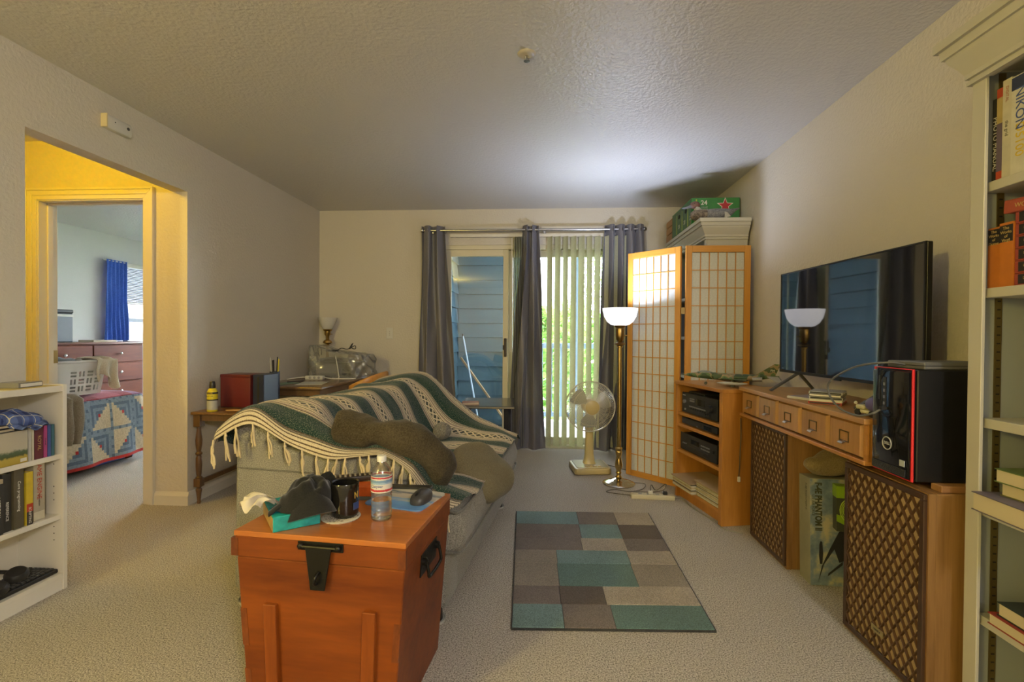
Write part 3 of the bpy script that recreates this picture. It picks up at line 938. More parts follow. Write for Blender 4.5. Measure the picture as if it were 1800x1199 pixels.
# ---- folding desk in the corner
DT = wood('desk_laminate', (0.13, 0.072, 0.032), (0.19, 0.11, 0.052), 'Y', 9, 0.08, 0.25, spec=0.6)
fd = thing('folding_desk', 'brown laminate folding table with metal legs in the far left corner', 'table', (0, 0, 0))
fx0, fx1, fy0, fy1, fz = -2.355, -1.74, 3.66, 4.90, 0.735
B().box(fx0, fx1, fy0, fy1, fz - 0.028, fz).build('table_top', DT, fd, bevel=0.03, seg=3, smooth=40)
MET = mat('steel_leg', (0.34, 0.31, 0.27), 0.3, 1.0)
for (x, y) in ((fx0 + 0.08, fy0 + 0.12), (fx1 - 0.08, fy0 + 0.12), (fx0 + 0.08, fy1 - 0.12), (fx1 - 0.08, fy1 - 0.12)):
    B().tube([(x, y, fz - 0.028), (x, y, 0)], 0.013, 10).build('leg', MET, fd, smooth=50)
for y in (fy0 + 0.12, fy1 - 0.12):
    B().tube([(fx0 + 0.08, y, 0.2), (fx1 - 0.08, y, 0.2)], 0.009, 8).build('crossbar', MET, fd, smooth=50)
    B().tube([(fx1 - 0.30, y, fz - 0.03), (fx1 - 0.09, y + 0.0, 0.52)], 0.007, 8).build('brace', MET, fd, smooth=50)
B().box(fx0 + 0.03, fx1 - 0.03, fy0 + 0.03, fy0 + 0.05, fz - 0.075, fz - 0.028).build('apron', DT, fd)
B().box(fx1 - 0.05, fx1 - 0.03, fy0 + 0.05, fy1 - 0.03, fz - 0.075, fz - 0.028).build('apron', DT, fd)
# papers
for (x, y, sx, sy, a, c, lb, z) in ((-1.95, 3.93, 0.21, 0.28, 12, (0.52, 0.52, 0.47), 'white sheet of paper lying on the corner desk', 0.0), (-2.16, 3.86, 0.15, 0.21, -18, (0.16, 0.26, 0.19), 'green folded leaflet on the corner desk', 0.0015)):
    p = B().box(-sx / 2, sx / 2, -sy / 2, sy / 2, 0, 0.0015).build('paper_sheet', mat('sheet_%d' % int(c[0] * 100), c, 0.7), None, (x, y, fz + z), (0, 0, R(a)))
    tag(p, lb, 'paper')
pn = B().tube([(-0.07, 0, 0.005), (0.07, 0, 0.005)], 0.005, 8).build('pen', BLK, None, (-2.13, 3.99, fz + 0.002), (0, 0, R(50)), smooth=40)
tag(pn, 'black pen lying by the green leaflet on the corner desk', 'pen')
# power strip on the desk
ps = thing('power_strip', 'white power strip with its cord lying on the corner desk', 'power strip', (-2.10, 4.27, fz), R(4))
box('strip_body', -0.075, 0.085, -0.028, 0.028, 0, 0.035, WHITEP, ps, bevel=0.006, seg=2, smooth=40)
for i in range(3):
    B().lathe([(0.012, 0), (0.012, 0.001)], 12, (-0.03 + i * 0.04, -0.0285, 0.018), 'Y').build('socket', mat('socket_grey', (0.30, 0.29, 0.27), 0.6), ps)
B().tube(spline([(-0.075, 0, 0.02), (-0.12, -0.01, 0.018), (-0.18, -0.05, 0.012), (-0.21, -0.09, 0.006)]), 0.005, 8).build('cord', WHITEP, ps, smooth=60)
B().tube(spline([(0.085, 0, 0.02), (0.15, 0.01, 0.008), (0.26, 0.02, 0.006), (0.36, 0.05, 0.006)]), 0.005, 8).build('cord', WHITEP, ps, smooth=60)
# table lamp
tl = thing('table_lamp', 'unlit brass table lamp with white glass bowl in the far left corner', 'lamp', (-2.235, 4.825, fz))
BRASS = mat('antique_brass', (0.42, 0.27, 0.085), 0.28, 1.0)
B().lathe([(0.075, 0), (0.08, 0.012), (0.05, 0.03), (0.02, 0.05), (0.014, 0.12), (0.022, 0.16), (0.014, 0.20), (0.013, 0.28), (0.018, 0.31), (0.045, 0.325), (0.04, 0.345), (0.018, 0.36), (0.02, 0.395), (0.03, 0.41), (0.03, 0.44), (0.042, 0.45), (0.045, 0.462), (0.03, 0.468)], 24).build('lamp_body', BRASS, tl, smooth=40)
B().tube([(0.03, 0, 0.415), (0.05, 0, 0.415)], 0.004, 8).build('switch', BRASS, tl)
OPAL = mat('opal_glass', (0.62, 0.60, 0.56), 0.25)
B().lathe([(0.036, 0.462), (0.05, 0.475), (0.076, 0.53), (0.094, 0.583), (0.090, 0.583), (0.072, 0.53), (0.046, 0.478), (0.0, 0.468)], 32, cap=False).build('lamp_shade', OPAL, tl, smooth=60)
# printer under a clear plastic bag
PRX, PRY = -1.975, 4.555
pr = thing('printer', 'dark grey printer wrapped in a clear plastic bag on the corner desk', 'printer', (PRX, PRY, fz), R(-2))
PRN = mat('printer_grey', (0.06, 0.06, 0.065), 0.5)
box('printer_body', -0.19, 0.20, -0.12, 0.12, 0, 0.15, PRN, pr, bevel=0.012, seg=2, smooth=40)
box('printer_lid', -0.17, 0.12, -0.10, 0.115, 0.15, 0.185, mat('printer_lid', (0.09, 0.09, 0.095), 0.4), pr, bevel=0.01, seg=2, smooth=40)
box('paper_tray', -0.14, 0.15, -0.155, -0.12, 0.02, 0.05, PRN, pr, bevel=0.004)
pbg = thing('plastic_bag', 'clear plastic bag draped over the dark printer', 'bag', (PRX, PRY, fz + 0.001), R(-2))
BAGM = glass_thin('plastic_film', (0.93, 0.92, 0.86), 0.25, 0.20)
def _bag(u, v):
    a = 2 * PI * u
    hgt = v
    ex = 0.305 - 0.02 * hgt + 0.035 * math.sin(3 * a + 1)
    ey = 0.175 + 0.012 * math.sin(5 * a)
    sc_ = 1 - 0.06 * hgt if v < 0.75 else (1 - 0.045) * max(0.0, 1 - ((v - 0.75) / 0.25) ** 1.6)
    ct, st = math.cos(a), math.sin(a)
    x = math.copysign(abs(ct) ** 0.55, ct) * ex * sc_
    y = math.copysign(abs(st) ** 0.6, st) * ey * sc_
    top = 0.255 - 0.10 * (x + 0.1) / 0.35 * 0.35
    z = min(v / 0.75, 1.0) * top + (0.04 * (1 - min(1, abs(x + 0.22) / 0.16)) if v > 0.7 else 0)
    w = 0.010 * math.sin(7 * a + 9 * v) + 0.007 * math.sin(13 * a - 15 * v)
    return Vector((x + w * ct, y + w * st, z + 0.006 * math.sin(11 * a + 20 * v) * (1 if v > 0.02 else 0)))
B().grid(_bag, 72, 26).build('bag_film', BAGM, pbg, smooth=70)
B().tube(spline([(0.02, -0.16, 0.21), (0.05, -0.19, 0.14), (0.07, -0.20, 0.05), (0.075, -0.21, 0.006), (0.02, -0.22, 0.006)]), 0.004, 8).build('white_cord', WHITEP, pbg, smooth=60)
pl_ = thing('power_adapter', 'black adapter and coiled cable on top of the bagged printer', 'adapter', (PRX, PRY - 0.02, fz + 0.245))
box('brick', -0.13, -0.03, -0.03, 0.03, 0, 0.02, BLK, pl_, bevel=0.004)
B().tube(spline([(-0.03, 0, 0.01), (0.02, -0.02, 0.035), (0.07, 0, 0.025), (0.10, 0.02, 0.05), (0.12, -0.01, 0.075), (0.10, -0.02, 0.03), (0.14, 0.01, 0.06), (0.15, 0, 0.03), (0.125, -0.03, 0.04), (0.13, -0.01, 0.085)]), 0.004, 7).build('cable', BLK, pl_, smooth=60)
# wooden chair at the corner desk
ch = thing('wooden_chair', 'honey-coloured wooden captain chair pushed to the corner desk', 'chair', (-1.655, 4.30, 0), R(90))
HON = wood('honey_wood', (0.40, 0.17, 0.035), (0.56, 0.27, 0.06), 'X', 10, 0.2, 0.35)
B().loft([((-0.0, -0.2, 0.43), (0.2, 0, 0), (0, 0, 0.018)), ((0, -0.1, 0.43), (0.215, 0, 0), (0, 0, 0.02)), ((0, 0.1, 0.43), (0.205, 0, 0), (0, 0, 0.02)), ((0, 0.19, 0.43), (0.18, 0, 0), (0, 0, 0.018))], 20, power=4).build('seat', HON, ch, smooth=50)
for sx in (-1, 1):
    for sy in (-1, 1):
        B().tube([(sx * 0.15, sy * 0.14, 0.42), (sx * 0.19, sy * 0.19, 0)], 0.017, 10, r1=0.012).build('leg', HON, ch, smooth=50)
    B().tube([(sx * 0.18, -0.17, 0.18), (sx * 0.18, 0.17, 0.18)], 0.010, 8).build('stretcher', HON, ch, smooth=50)
B().tube([(-0.18, 0, 0.18), (0.18, 0, 0.18)], 0.010, 8).build('stretcher', HON, ch, smooth=50)
def _rail(t):
    a = -PI * 0.62 + 2 * PI * 0.62 * t
    return Vector((0.20 * math.sin(a), -0.02 - 0.19 * math.cos(a) * 1.0, 0))
_arc = [_rail(i / 24) for i in range(25)]
rb = B()
secs = []
for i, p in enumerate(_arc):
    d = (_arc[min(i + 1, 24)] - _arc[max(i - 1, 0)]).normalized()
    s = Vector((d.y, -d.x, 0))
    k = math.sin(PI * i / 24)
    secs.append((p + Vector((0, 0, 0.68 + 0.085 * k)), s * 0.014, Vector((0, 0, 0.022 + 0.03 * k))))
rb.loft(secs, 12, power=3).build('back_rail', HON, ch, smooth=50)
for i in (3, 6, 9, 12, 15, 18, 21):
    p = _arc[i]
    B().tube([(p.x * 0.92, p.y * 0.92, 0.44), (p.x, p.y, 0.70)], 0.010, 8).build('spindle', HON, ch, smooth=50)
# cover plate on the back wall
cp = thing('wall_outlet', 'white cover plate on the yellow back wall beside the curtain', 'outlet', (-1.62, YB, 1.162))
box('plate', -0.035, 0.035, -0.006, 0, -0.058, 0.058, WHITEP, cp, bevel=0.003)
for z in (0.018, 0, -0.018):
    B().lathe([(0.0035, 0), (0.0035, 0.001)], 8, (0, -0.0068, z), 'Y').build('jack', mat('socket_grey', (0.30, 0.29, 0.27), 0.6), cp)
# sprinkler on the ceiling
sp_ = thing('fire_sprinkler', 'round fire sprinkler head on the ceiling', 'sprinkler', (-0.097, 2.231, H))
B().lathe([(0.0, -0.008), (0.026, -0.009), (0.038, -0.005), (0.043, 0.0)], 28).build('escutcheon', mat('sprinkler_cream', (0.50, 0.45, 0.34), 0.4), sp_, smooth=40)
CHR = mat('dull_chrome', (0.5, 0.48, 0.44), 0.25, 1.0)
B().lathe([(0.006, -0.022), (0.006, -0.008)], 12).build('stem', CHR, sp_, smooth=40)
for s in (-1, 1):
    B().tube([(s * 0.006, 0, -0.010), (s * 0.011, 0, -0.02), (s * 0.003, 0, -0.03)], 0.002, 6).build('frame_arm', CHR, sp_)
B().lathe([(0.0, -0.033), (0.014, -0.033), (0.014, -0.031), (0.0, -0.030)], 16).build('deflector', CHR, sp_)

# ================================================================== BEDROOM
CHERRY = wood('cherry_wood', (0.10, 0.020, 0.006), (0.18, 0.042, 0.013), 'Y', 10, 0.1, 0.55, spec=0.25)
dr = thing('dresser', 'cherry wood dresser with steel knobs under the bedroom window', 'dresser', (0, 0, 0))
dxf, dxb, dy0, dy1, dzt = -5.29, -5.69, 4.60, 6.03, 1.035
B().box(dxb, dxf - 0.02, dy0, dy1, 0.05, dzt - 0.025).build('carcass', CHERRY, dr)
box('dresser_top', dxb, dxf + 0.015, dy0 - 0.015, dy1 + 0.015, dzt - 0.025, dzt, wood('cherry_top', (0.13, 0.05, 0.03), (0.20, 0.09, 0.06), 'Y', 9, 0.1, 0.25), dr, bevel=0.004)
box('plinth', dxb, dxf - 0.03, dy0 + 0.02, dy1 - 0.02, 0, 0.05, CHERRY, dr)
KNOB = mat('knob_steel', (0.55, 0.54, 0.52), 0.2, 1.0)
rows = [(0.785, 0.995), (0.55, 0.77), (0.315, 0.535), (0.08, 0.30)]
for ri, (a, b) in enumerate(rows):
    for (ya, yb_) in ((dy0 + 0.02, (dy0 + dy1) / 2 - 0.008), ((dy0 + dy1) / 2 + 0.008, dy1 - 0.02)):
        dwr = box('drawer', dxf - 0.022, dxf, ya, yb_, a, b, CHERRY, dr, bevel=0.004)
        for f in (0.5,):
            B().lathe([(0.006, 0), (0.006, 0.014), (0.016, 0.02), (0.018, 0.028), (0.011, 0.034), (0, 0.036)], 16, (dxf, ya + (yb_ - ya) * f, (a + b) / 2), 'X').build('knob', KNOB, dwr, smooth=50)
sk = thing('speaker_box', 'grey box-shaped appliance standing on the bedroom dresser', 'appliance', (-5.50, 5.08, dzt))
box('housing', -0.09, 0.09, -0.11, 0.11, 0, 0.33, mat('appliance_grey', (0.16, 0.17, 0.19), 0.3), sk, bevel=0.01)
box('lid', -0.095, 0.095, -0.115, 0.115, 0.33, 0.37, BLK, sk, bevel=0.01)
box('white_band', 0.088, 0.092, -0.11, 0.11, 0.29, 0.315, TXW, sk)
dc = flat_book('flat white papers lying on the bedroom dresser', -5.62, 5.45, dzt, 0.2, 0.32, 0.02, cm('white', (0.50, 0.48, 0.42)), name='paper_stack', cat='papers')
# blue curtain
BLUE = fabric('blue_curtain_cloth', (0.035, 0.09, 0.36), (0.07, 0.17, 0.56), 120, 0.2, 0.001, 0.85, 0.3, 2.0)
bcur = thing('blue_curtain', 'bright blue curtain gathered on the left of the bedroom window', 'curtain', (-5.66, 6.02, 0))
def _bc(u, v):
    y = (u - 0.5) * (0.30 + 0.05 * v)
    x = 0.022 * math.sin(u * 2 * PI * 5.5 + 0.6 * math.sin(v * 4)) * (0.7 + 0.4 * v) + 0.006 * math.sin(u * 40 + v * 9)
    return Vector((x, y, 2.10 - v * 1.055))
B().grid(_bc, 70, 14).build('cloth', BLUE, bcur, solid=0.003, smooth=70)
B().tube([(0, -0.2, 2.085), (0, 1.45, 2.085)], 0.006, 8).build('rod', TRIM, bcur)
# bed with patchwork quilt
bx0, bx1, by0, by1, bzt = -5.45, -3.69, 3.24, 4.30, 0.62
bed = thing('bed', 'single bed under a patchwork quilt in the bedroom', 'bed', (0, 0, 0))
box('mattress', bx0, bx1 - 0.05, by0 + 0.04, by1 - 0.05, 0.30, 0.585, mat('mattress_white', (0.6, 0.58, 0.55), 0.8), bed, bevel=0.03, seg=2)
box('bed_frame', bx0, bx1 - 0.07, by0 + 0.05, by1 - 0.07, 0.16, 0.30, CHERRY, bed)
for (x, y) in ((bx0 + 0.05, by0 + 0.1), (bx1 - 0.15, by0 + 0.1), (bx0 + 0.05, by1 - 0.1), (bx1 - 0.15, by1 - 0.12)):
    box('leg', x - 0.03, x + 0.03, y - 0.03, y + 0.03, 0, 0.16, CHERRY, bed)
def qm(n, c):
    return fabric('quilt_' + n, tuple(x * 0.8 for x in c), tuple(min(1, x * 1.15) for x in c), 70, 0.3, 0.003, 0.95, 0.1, 8)
QM = [qm('cream', (0.55, 0.46, 0.31)), qm('slate', (0.10, 0.14, 0.19)), qm('bluegrey', (0.20, 0.25, 0.29)), qm('red', (0.42, 0.035, 0.03)), qm('rose', (0.40, 0.10, 0.13)), qm('darkrose', (0.26, 0.04, 0.05)), qm('lilac', (0.30, 0.14, 0.24))]
def logcabin(i, j, n=9, flip=0):
    """material index for cell i,j of an n x n log-cabin block"""
    c = n // 2
    if flip & 1:
        i = n - 1 - i
    if flip & 2:
        j = n - 1 - j
    if abs(i - c) <= 0 and abs(j - c) <= 0:
        return 3
    return 0 if i + j < n - 1 + (1 if (i + j) % 2 else 0) - 0 else (1 if max(abs(i - c), abs(j - c)) % 2 else 2)
quilt = thing('patchwork_quilt', 'patchwork quilt with red hem, cream and slate blocks draped over the bed', 'quilt', (0, 0, 0))
# foot side drop (faces the doorway)
nb, bs_ = 27, 27
QB = B()
def _foot(u, v):
    y = by0 - 0.01 + (by1 + 0.02 - by0) * u
    z = 0.055 + (0.60 - 0.055) * v
    corner = max(0.0, (u - 0.86) / 0.14)
    x = bx1 + 0.018 * math.sin(u * 19 + 1) * (1 - v) + 0.03 * (1 - v) - 0.10 * corner ** 2 - 0.02 * v ** 6
    z -= 0.0 + 0.05 * corner ** 2 * v
    z += 0.022 * (u - 0.2) * (1 - v)
    return Vector((x, y, z))
def _fm(i, j):
    if j == 0:
        return 3
    jj = j - 1
    b, r = divmod(i, 10)
    bb, rr = divmod(jj, 10)
    if r == 9 or rr == 9:
        return 2 if (i + j) % 3 else 1
    return logcabin(r, rr, 9, (b * 2 + bb * 3 + b * bb) % 4)
QB.grid(_foot, 50, 21, mifn=_fm)
QB.build('foot_drop', QM, quilt, solid=0.012, smooth=50)
QT = B()
def _top(u, v):
    y = by0 - 0.01 + (by1 + 0.02 - by0) * u
    x = bx0 + (bx1 - 0.015 - bx0) * v
    corner = max(0.0, (u - 0.86) / 0.14)
    z = bzt - 0.02 * max(0, (v - 0.93) / 0.07) ** 2 - 0.09 * corner ** 2 + 0.008 * math.sin(u * 11) * math.cos(v * 14)
    return Vector((x - 0.10 * corner ** 2 * (v > 0.98), y, z))
QT.grid(_top, 40, 40, mifn=lambda i, j: 5 if (i // 4) % 3 == 1 else (6 if i > 31 else 4))
QT.build('top_panel', QM, quilt, solid=0.015, smooth=60)
def _side(u, v):
    x = bx0 + (bx1 - 0.06 - bx0) * u
    return Vector((x, by1 + 0.01 + 0.015 * math.sin(u * 23) * (1 - v) - 0.02 * v, 0.06 + 0.48 * v))
B().grid(_side, 50, 21, mifn=_fm).build('side_drop', QM, quilt, solid=0.012, smooth=50)
ub = thing('storage_bin', 'blue plastic bin pushed under the bed', 'bin', (-4.10, 4.04, 0))
box('bin_body', -0.2, 0.28, -0.2, 0.2, 0, 0.11, mat('bin_blue', (0.10, 0.18, 0.55), 0.35), ub, bevel=0.01)
box('bin_lid', -0.21, 0.29, -0.21, 0.21, 0.11, 0.125, mat('bin_blue_lid', (0.14, 0.24, 0.62), 0.35), ub, bevel=0.004)
# laundry basket on the bed: slotted walls
lb_ = thing('laundry_basket', 'white slotted plastic laundry basket standing on the bed', 'basket', (-3.97, 3.66, bzt + 0.012), R(0))
LBM = mat('basket_plastic', (0.62, 0.60, 0.55), 0.4)
def slot_wall(p0, p1, q0, q1, holes, nm):
    """wall panel between bottom edge p0-p1 and top edge q0-q1 with real rectangular slots (u0,u1,v0,v1)"""
    us = sorted({0.0, 1.0} | {h[0] for h in holes} | {h[1] for h in holes})
    vs = sorted({0.0, 1.0} | {h[2] for h in holes} | {h[3] for h in holes})
    P0, P1, Q0, Q1 = map(Vector, (p0, p1, q0, q1))
    def pt(u, v):
        return P0.lerp(P1, u).lerp(Q0.lerp(Q1, u), v)
    m = B()
    idx = {}
    for j, v in enumerate(vs):
        for i, u in enumerate(us):
            idx[i, j] = len(m.v)
            m.v.append(tuple(pt(u, v)))
    for j in range(len(vs) - 1):
        for i in range(len(us) - 1):
            uc, vc = (us[i] + us[i + 1]) / 2, (vs[j] + vs[j + 1]) / 2
            if any(h[0] < uc < h[1] and h[2] < vc < h[3] for h in holes):
                continue
            m.f.append((idx[i, j], idx[i + 1, j], idx[i + 1, j + 1], idx[i, j + 1]))
            m.mi.append(0)
    return m.build(nm, LBM, lb_, solid=0.003)
holes = []
for cx_ in range(4):
    for cz in range(3):
        u0, v0 = 0.40 + cx_ * 0.145, 0.12 + cz * 0.22
        if (cx_ + cz) % 2 == 0:
            holes += [(u0, u0 + 0.10, v0, v0 + 0.055), (u0, u0 + 0.10, v0 + 0.10, v0 + 0.155)]
        else:
            holes += [(u0, u0 + 0.034, v0, v0 + 0.155), (u0 + 0.062, u0 + 0.096, v0, v0 + 0.155)]
bw, bd, bh, tp = 0.225, 0.165, 0.275, 1.16
cb_ = [(bd, -bw, 0), (bd, bw, 0), (-bd, bw, 0), (-bd, -bw, 0)]
cbt = [(bd * tp, -bw * tp, bh), (bd * tp, bw * tp, bh), (-bd * tp, bw * tp, bh), (-bd * tp, -bw * tp, bh)]
slot_wall(cb_[0], cb_[1], cbt[0], cbt[1], holes, 'front_wall')
slot_wall(cb_[2], cb_[3], cbt[2], cbt[3], holes, 'back_wall')
slot_wall(cb_[1], cb_[2], cbt[1], cbt[2], holes[4:12], 'end_wall')
slot_wall(cb_[3], cb_[0], cbt[3], cbt[0], [(h[0] - 0.25, h[1] - 0.25, h[2], h[3]) for h in holes[:12]], 'end_wall')
box('basket_floor', -bd, bd, -bw, bw, 0, 0.004, LBM, lb_)
B().tube([Vector(p) + Vector((0, 0, 0.002)) for p in cbt], 0.011, 8, closed=True).build('rim', LBM, lb_, smooth=40)
def cloth_pile(name, label, loc, rx, ry, rz, m, seed, rzrot=0.0, amp=0.25):
    o = thing(name, label, 'clothes', loc, rzrot)
    b = B().ell((0, 0, 0), rx, ry, rz, 36, 18)
    for i, p in enumerate(b.v):
        f = 1 + amp * math.sin(p[0] * 55 + seed) * math.cos(p[1] * 48 + seed * 2) + amp * 0.5 * math.sin(p[2] * 90 + seed)
        b.v[i] = (p[0] * (0.85 + 0.15 * f), p[1] * (0.85 + 0.15 * f), p[2] * f)
    b.build('cloth', m, o, smooth=70)
    return o
GREYC = fabric('grey_clothing', (0.10, 0.11, 0.12), (0.22, 0.24, 0.25), 200, 0.3)
cloth_pile('folded_shirt', 'striped grey shirt on the laundry in the basket', (-3.93, 3.66, bzt + 0.268), 0.11, 0.13, 0.055, GREYC, 1.0)
cloth_pile('dark_trousers', 'dark clothes lying at the near end of the basket', (-3.97, 3.48, bzt + 0.262), 0.13, 0.08, 0.03, fabric('dark_clothing', (0.012, 0.012, 0.015), (0.03, 0.03, 0.035), 200, 0.3), 2.2)
tw = thing('beige_towel', 'beige cloth hanging over the far end of the laundry basket', 'towel', (0, 0, 0))
TWL = fabric('beige_towel_cloth', (0.36, 0.30, 0.20), (0.52, 0.45, 0.33), 200, 0.4, 0.002)
def _tw(u, v):
    y = 3.80 + 0.19 * u + 0.012 * math.sin(v * 6)
    if v < 0.35:
        t = v / 0.35
        return Vector((-3.94 + 0.18 * t, y, bzt + 0.30 + 0.012 * math.sin(u * 12) + 0.01 * math.sin(t * PI)))
    t = (v - 0.35) / 0.65
    return Vector((-3.755 + 0.025 * math.sin(u * 14 + 1) * t + 0.006 * t, y + 0.02 * (u - 0.5) * t, bzt + 0.30 - t * (0.19 - 0.07 * math.sin(u * 5.5))))
B().grid(_tw, 28, 24).build('cloth', TWL, tw, solid=0.005, smooth=70)
KHAKI = fabric('khaki_cloth', (0.14, 0.115, 0.075), (0.24, 0.20, 0.14), 160, 0.4, 0.002)
kh = thing('khaki_trousers', 'khaki trousers hanging over the corner of the bed', 'trousers', (0, 0, 0))
def _kh(u, v):
    y = 3.36 + 0.20 * u + 0.012 * math.sin(v * 8 + u * 3)
    if v < 0.3:
        t = v / 0.3
        return Vector((-4.02 + 0.355 * t, y, bzt + 0.022 + 0.012 * math.sin(u * 13 + v * 7)))
    t = (v - 0.3) / 0.7
    return Vector((bx1 + 0.055 + 0.022 * math.sin(u * 16 + 2 * t), y, bzt + 0.02 - 0.36 * t))
B().grid(_kh, 24, 24).build('cloth', KHAKI, kh, solid=0.012, smooth=70)

# ================================================================== SOFA
SO = Vector((-1.32, 1.95, 0))
SRZ = R(-5.5)
def SL(x, y, z=0.0):
    """sofa-local to world"""
    c, s = math.cos(SRZ), math.sin(SRZ)
    return Vector((SO.x + x * c - y * s, SO.y + x * s + y * c, z))
SOFA = fabric('sofa_grey_tweed', (0.10, 0.095, 0.080), (0.37, 0.35, 0.305), 290, 0.6, 0.002, 0.95, 0.15, 4, 0.3)
PIPE = fabric('sofa_piping', (0.09, 0.085, 0.07), (0.22, 0.21, 0.18), 300, 0.3)
SLEN = 1.55
sf = thing('sofa', 'grey tweed loveseat draped with a striped blanket', 'sofa', SO, SRZ)
# near arm: flat end panel with rounded top
arm = B().prism([(0.02, 0.06), (0.80, 0.06), (0.805, 0.60), (0.79, 0.64), (0.75, 0.658), (0.30, 0.665), (0.16, 0.70), (0.02, 0.70)], 0.0, 0.20, 'Y')
na = arm.build('arm', SOFA, sf, bevel=0.022, seg=3, smooth=50)
B().tube(spline([(0.03, -0.002, 0.585), (0.3, -0.002, 0.58), (0.6, -0.002, 0.575), (0.79, -0.002, 0.572)]), 0.004, 6).build('seam', PIPE, na, smooth=60)
B().tube(spline([(0.70, -0.002, 0.63), (0.70, -0.002, 0.45), (0.705, -0.002, 0.10)]), 0.003, 6).build('seam', PIPE, na, smooth=60)
fa = B().prism([(0.05, 0.06), (0.80, 0.06), (0.80, 0.44), (0.72, 0.50), (0.50, 0.58), (0.30, 0.66), (0.05, 0.72)], 1.38, SLEN, 'Y').build('arm', SOFA, sf, bevel=0.022, seg=3, smooth=50)
B().prism([(0.0, 0.06), (0.26, 0.06), (0.24, 0.60), (0.19, 0.75), (0.14, 0.785), (0.06, 0.785), (0.01, 0.75)], 0.012, SLEN - 0.012, 'Y').build('backrest', SOFA, sf, bevel=0.02, seg=3, smooth=50)
bc_ = B().prism([(0.25, 0.42), (0.44, 0.42), (0.40, 0.62), (0.33, 0.75), (0.27, 0.785), (0.20, 0.76)], 0.22, 1.36, 'Y').build('back_cushion', SOFA, sf, bevel=0.05, seg=3, smooth=60)
B().box(0.10, 0.935, 0.19, 1.40, 0.06, 0.27).build('base', SOFA, sf, bevel=0.012, seg=2, smooth=50)
cu = B().prism([(0.26, 0.275), (0.95, 0.275), (1.0, 0.30), (1.012, 0.37), (0.995, 0.435), (0.94, 0.462), (0.26, 0.455)], 0.205, 1.395, 'Y').build('seat_cushion', SOFA, sf, bevel=0.03, seg=3, smooth=60)
B().prism([(0.81, 0.275), (0.95, 0.275), (1.0, 0.30), (1.012, 0.37), (0.995, 0.435), (0.94, 0.462), (0.81, 0.457)], 0.03, 0.24, 'Y').build('cushion_corner', SOFA, cu, bevel=0.03, seg=3, smooth=60)
B().box(0.79, 0.935, 0.025, 0.20, 0.06, 0.27).build('base_corner', SOFA, cu, bevel=0.012, seg=2, smooth=50)
B().tube(spline([(0.82, 0.028, 0.285), (0.96, 0.03, 0.285), (1.004, 0.07, 0.293), (1.006, 0.6, 0.29), (1.006, 1.0, 0.29), (1.004, 1.36, 0.293), (0.95, 1.40, 0.285)]), 0.006, 7).build('piping', PIPE, cu, smooth=60)
B().tube(spline([(0.82, 0.028, 0.452), (0.93, 0.03, 0.452), (0.992, 0.07, 0.446), (0.994, 0.6, 0.443), (0.994, 1.0, 0.443), (0.992, 1.37, 0.446), (0.93, 1.40, 0.452)]), 0.006, 7).build('piping', PIPE, cu, smooth=60)
FOOT = mat('black_caster', (0.015, 0.015, 0.015), 0.35)
CUP = mat('clear_caster_cup', (0.45, 0.44, 0.40), 0.2)
for (x, y) in ((0.055, 0.045), (0.88, 0.045), (0.055, SLEN - 0.06), (0.88, SLEN - 0.2)):
    ft = B().lathe([(0.036, 0.008), (0.032, 0.062), (0.030, 0.075)], 18, (x, y, 0)).build('foot', FOOT, sf, smooth=40)
    B().lathe([(0.0, 0.0), (0.046, 0.0), (0.048, 0.012), (0.044, 0.012), (0.042, 0.006), (0.0, 0.006)], 22, (x, y, 0)).build('caster_cup', CUP, ft, smooth=40)

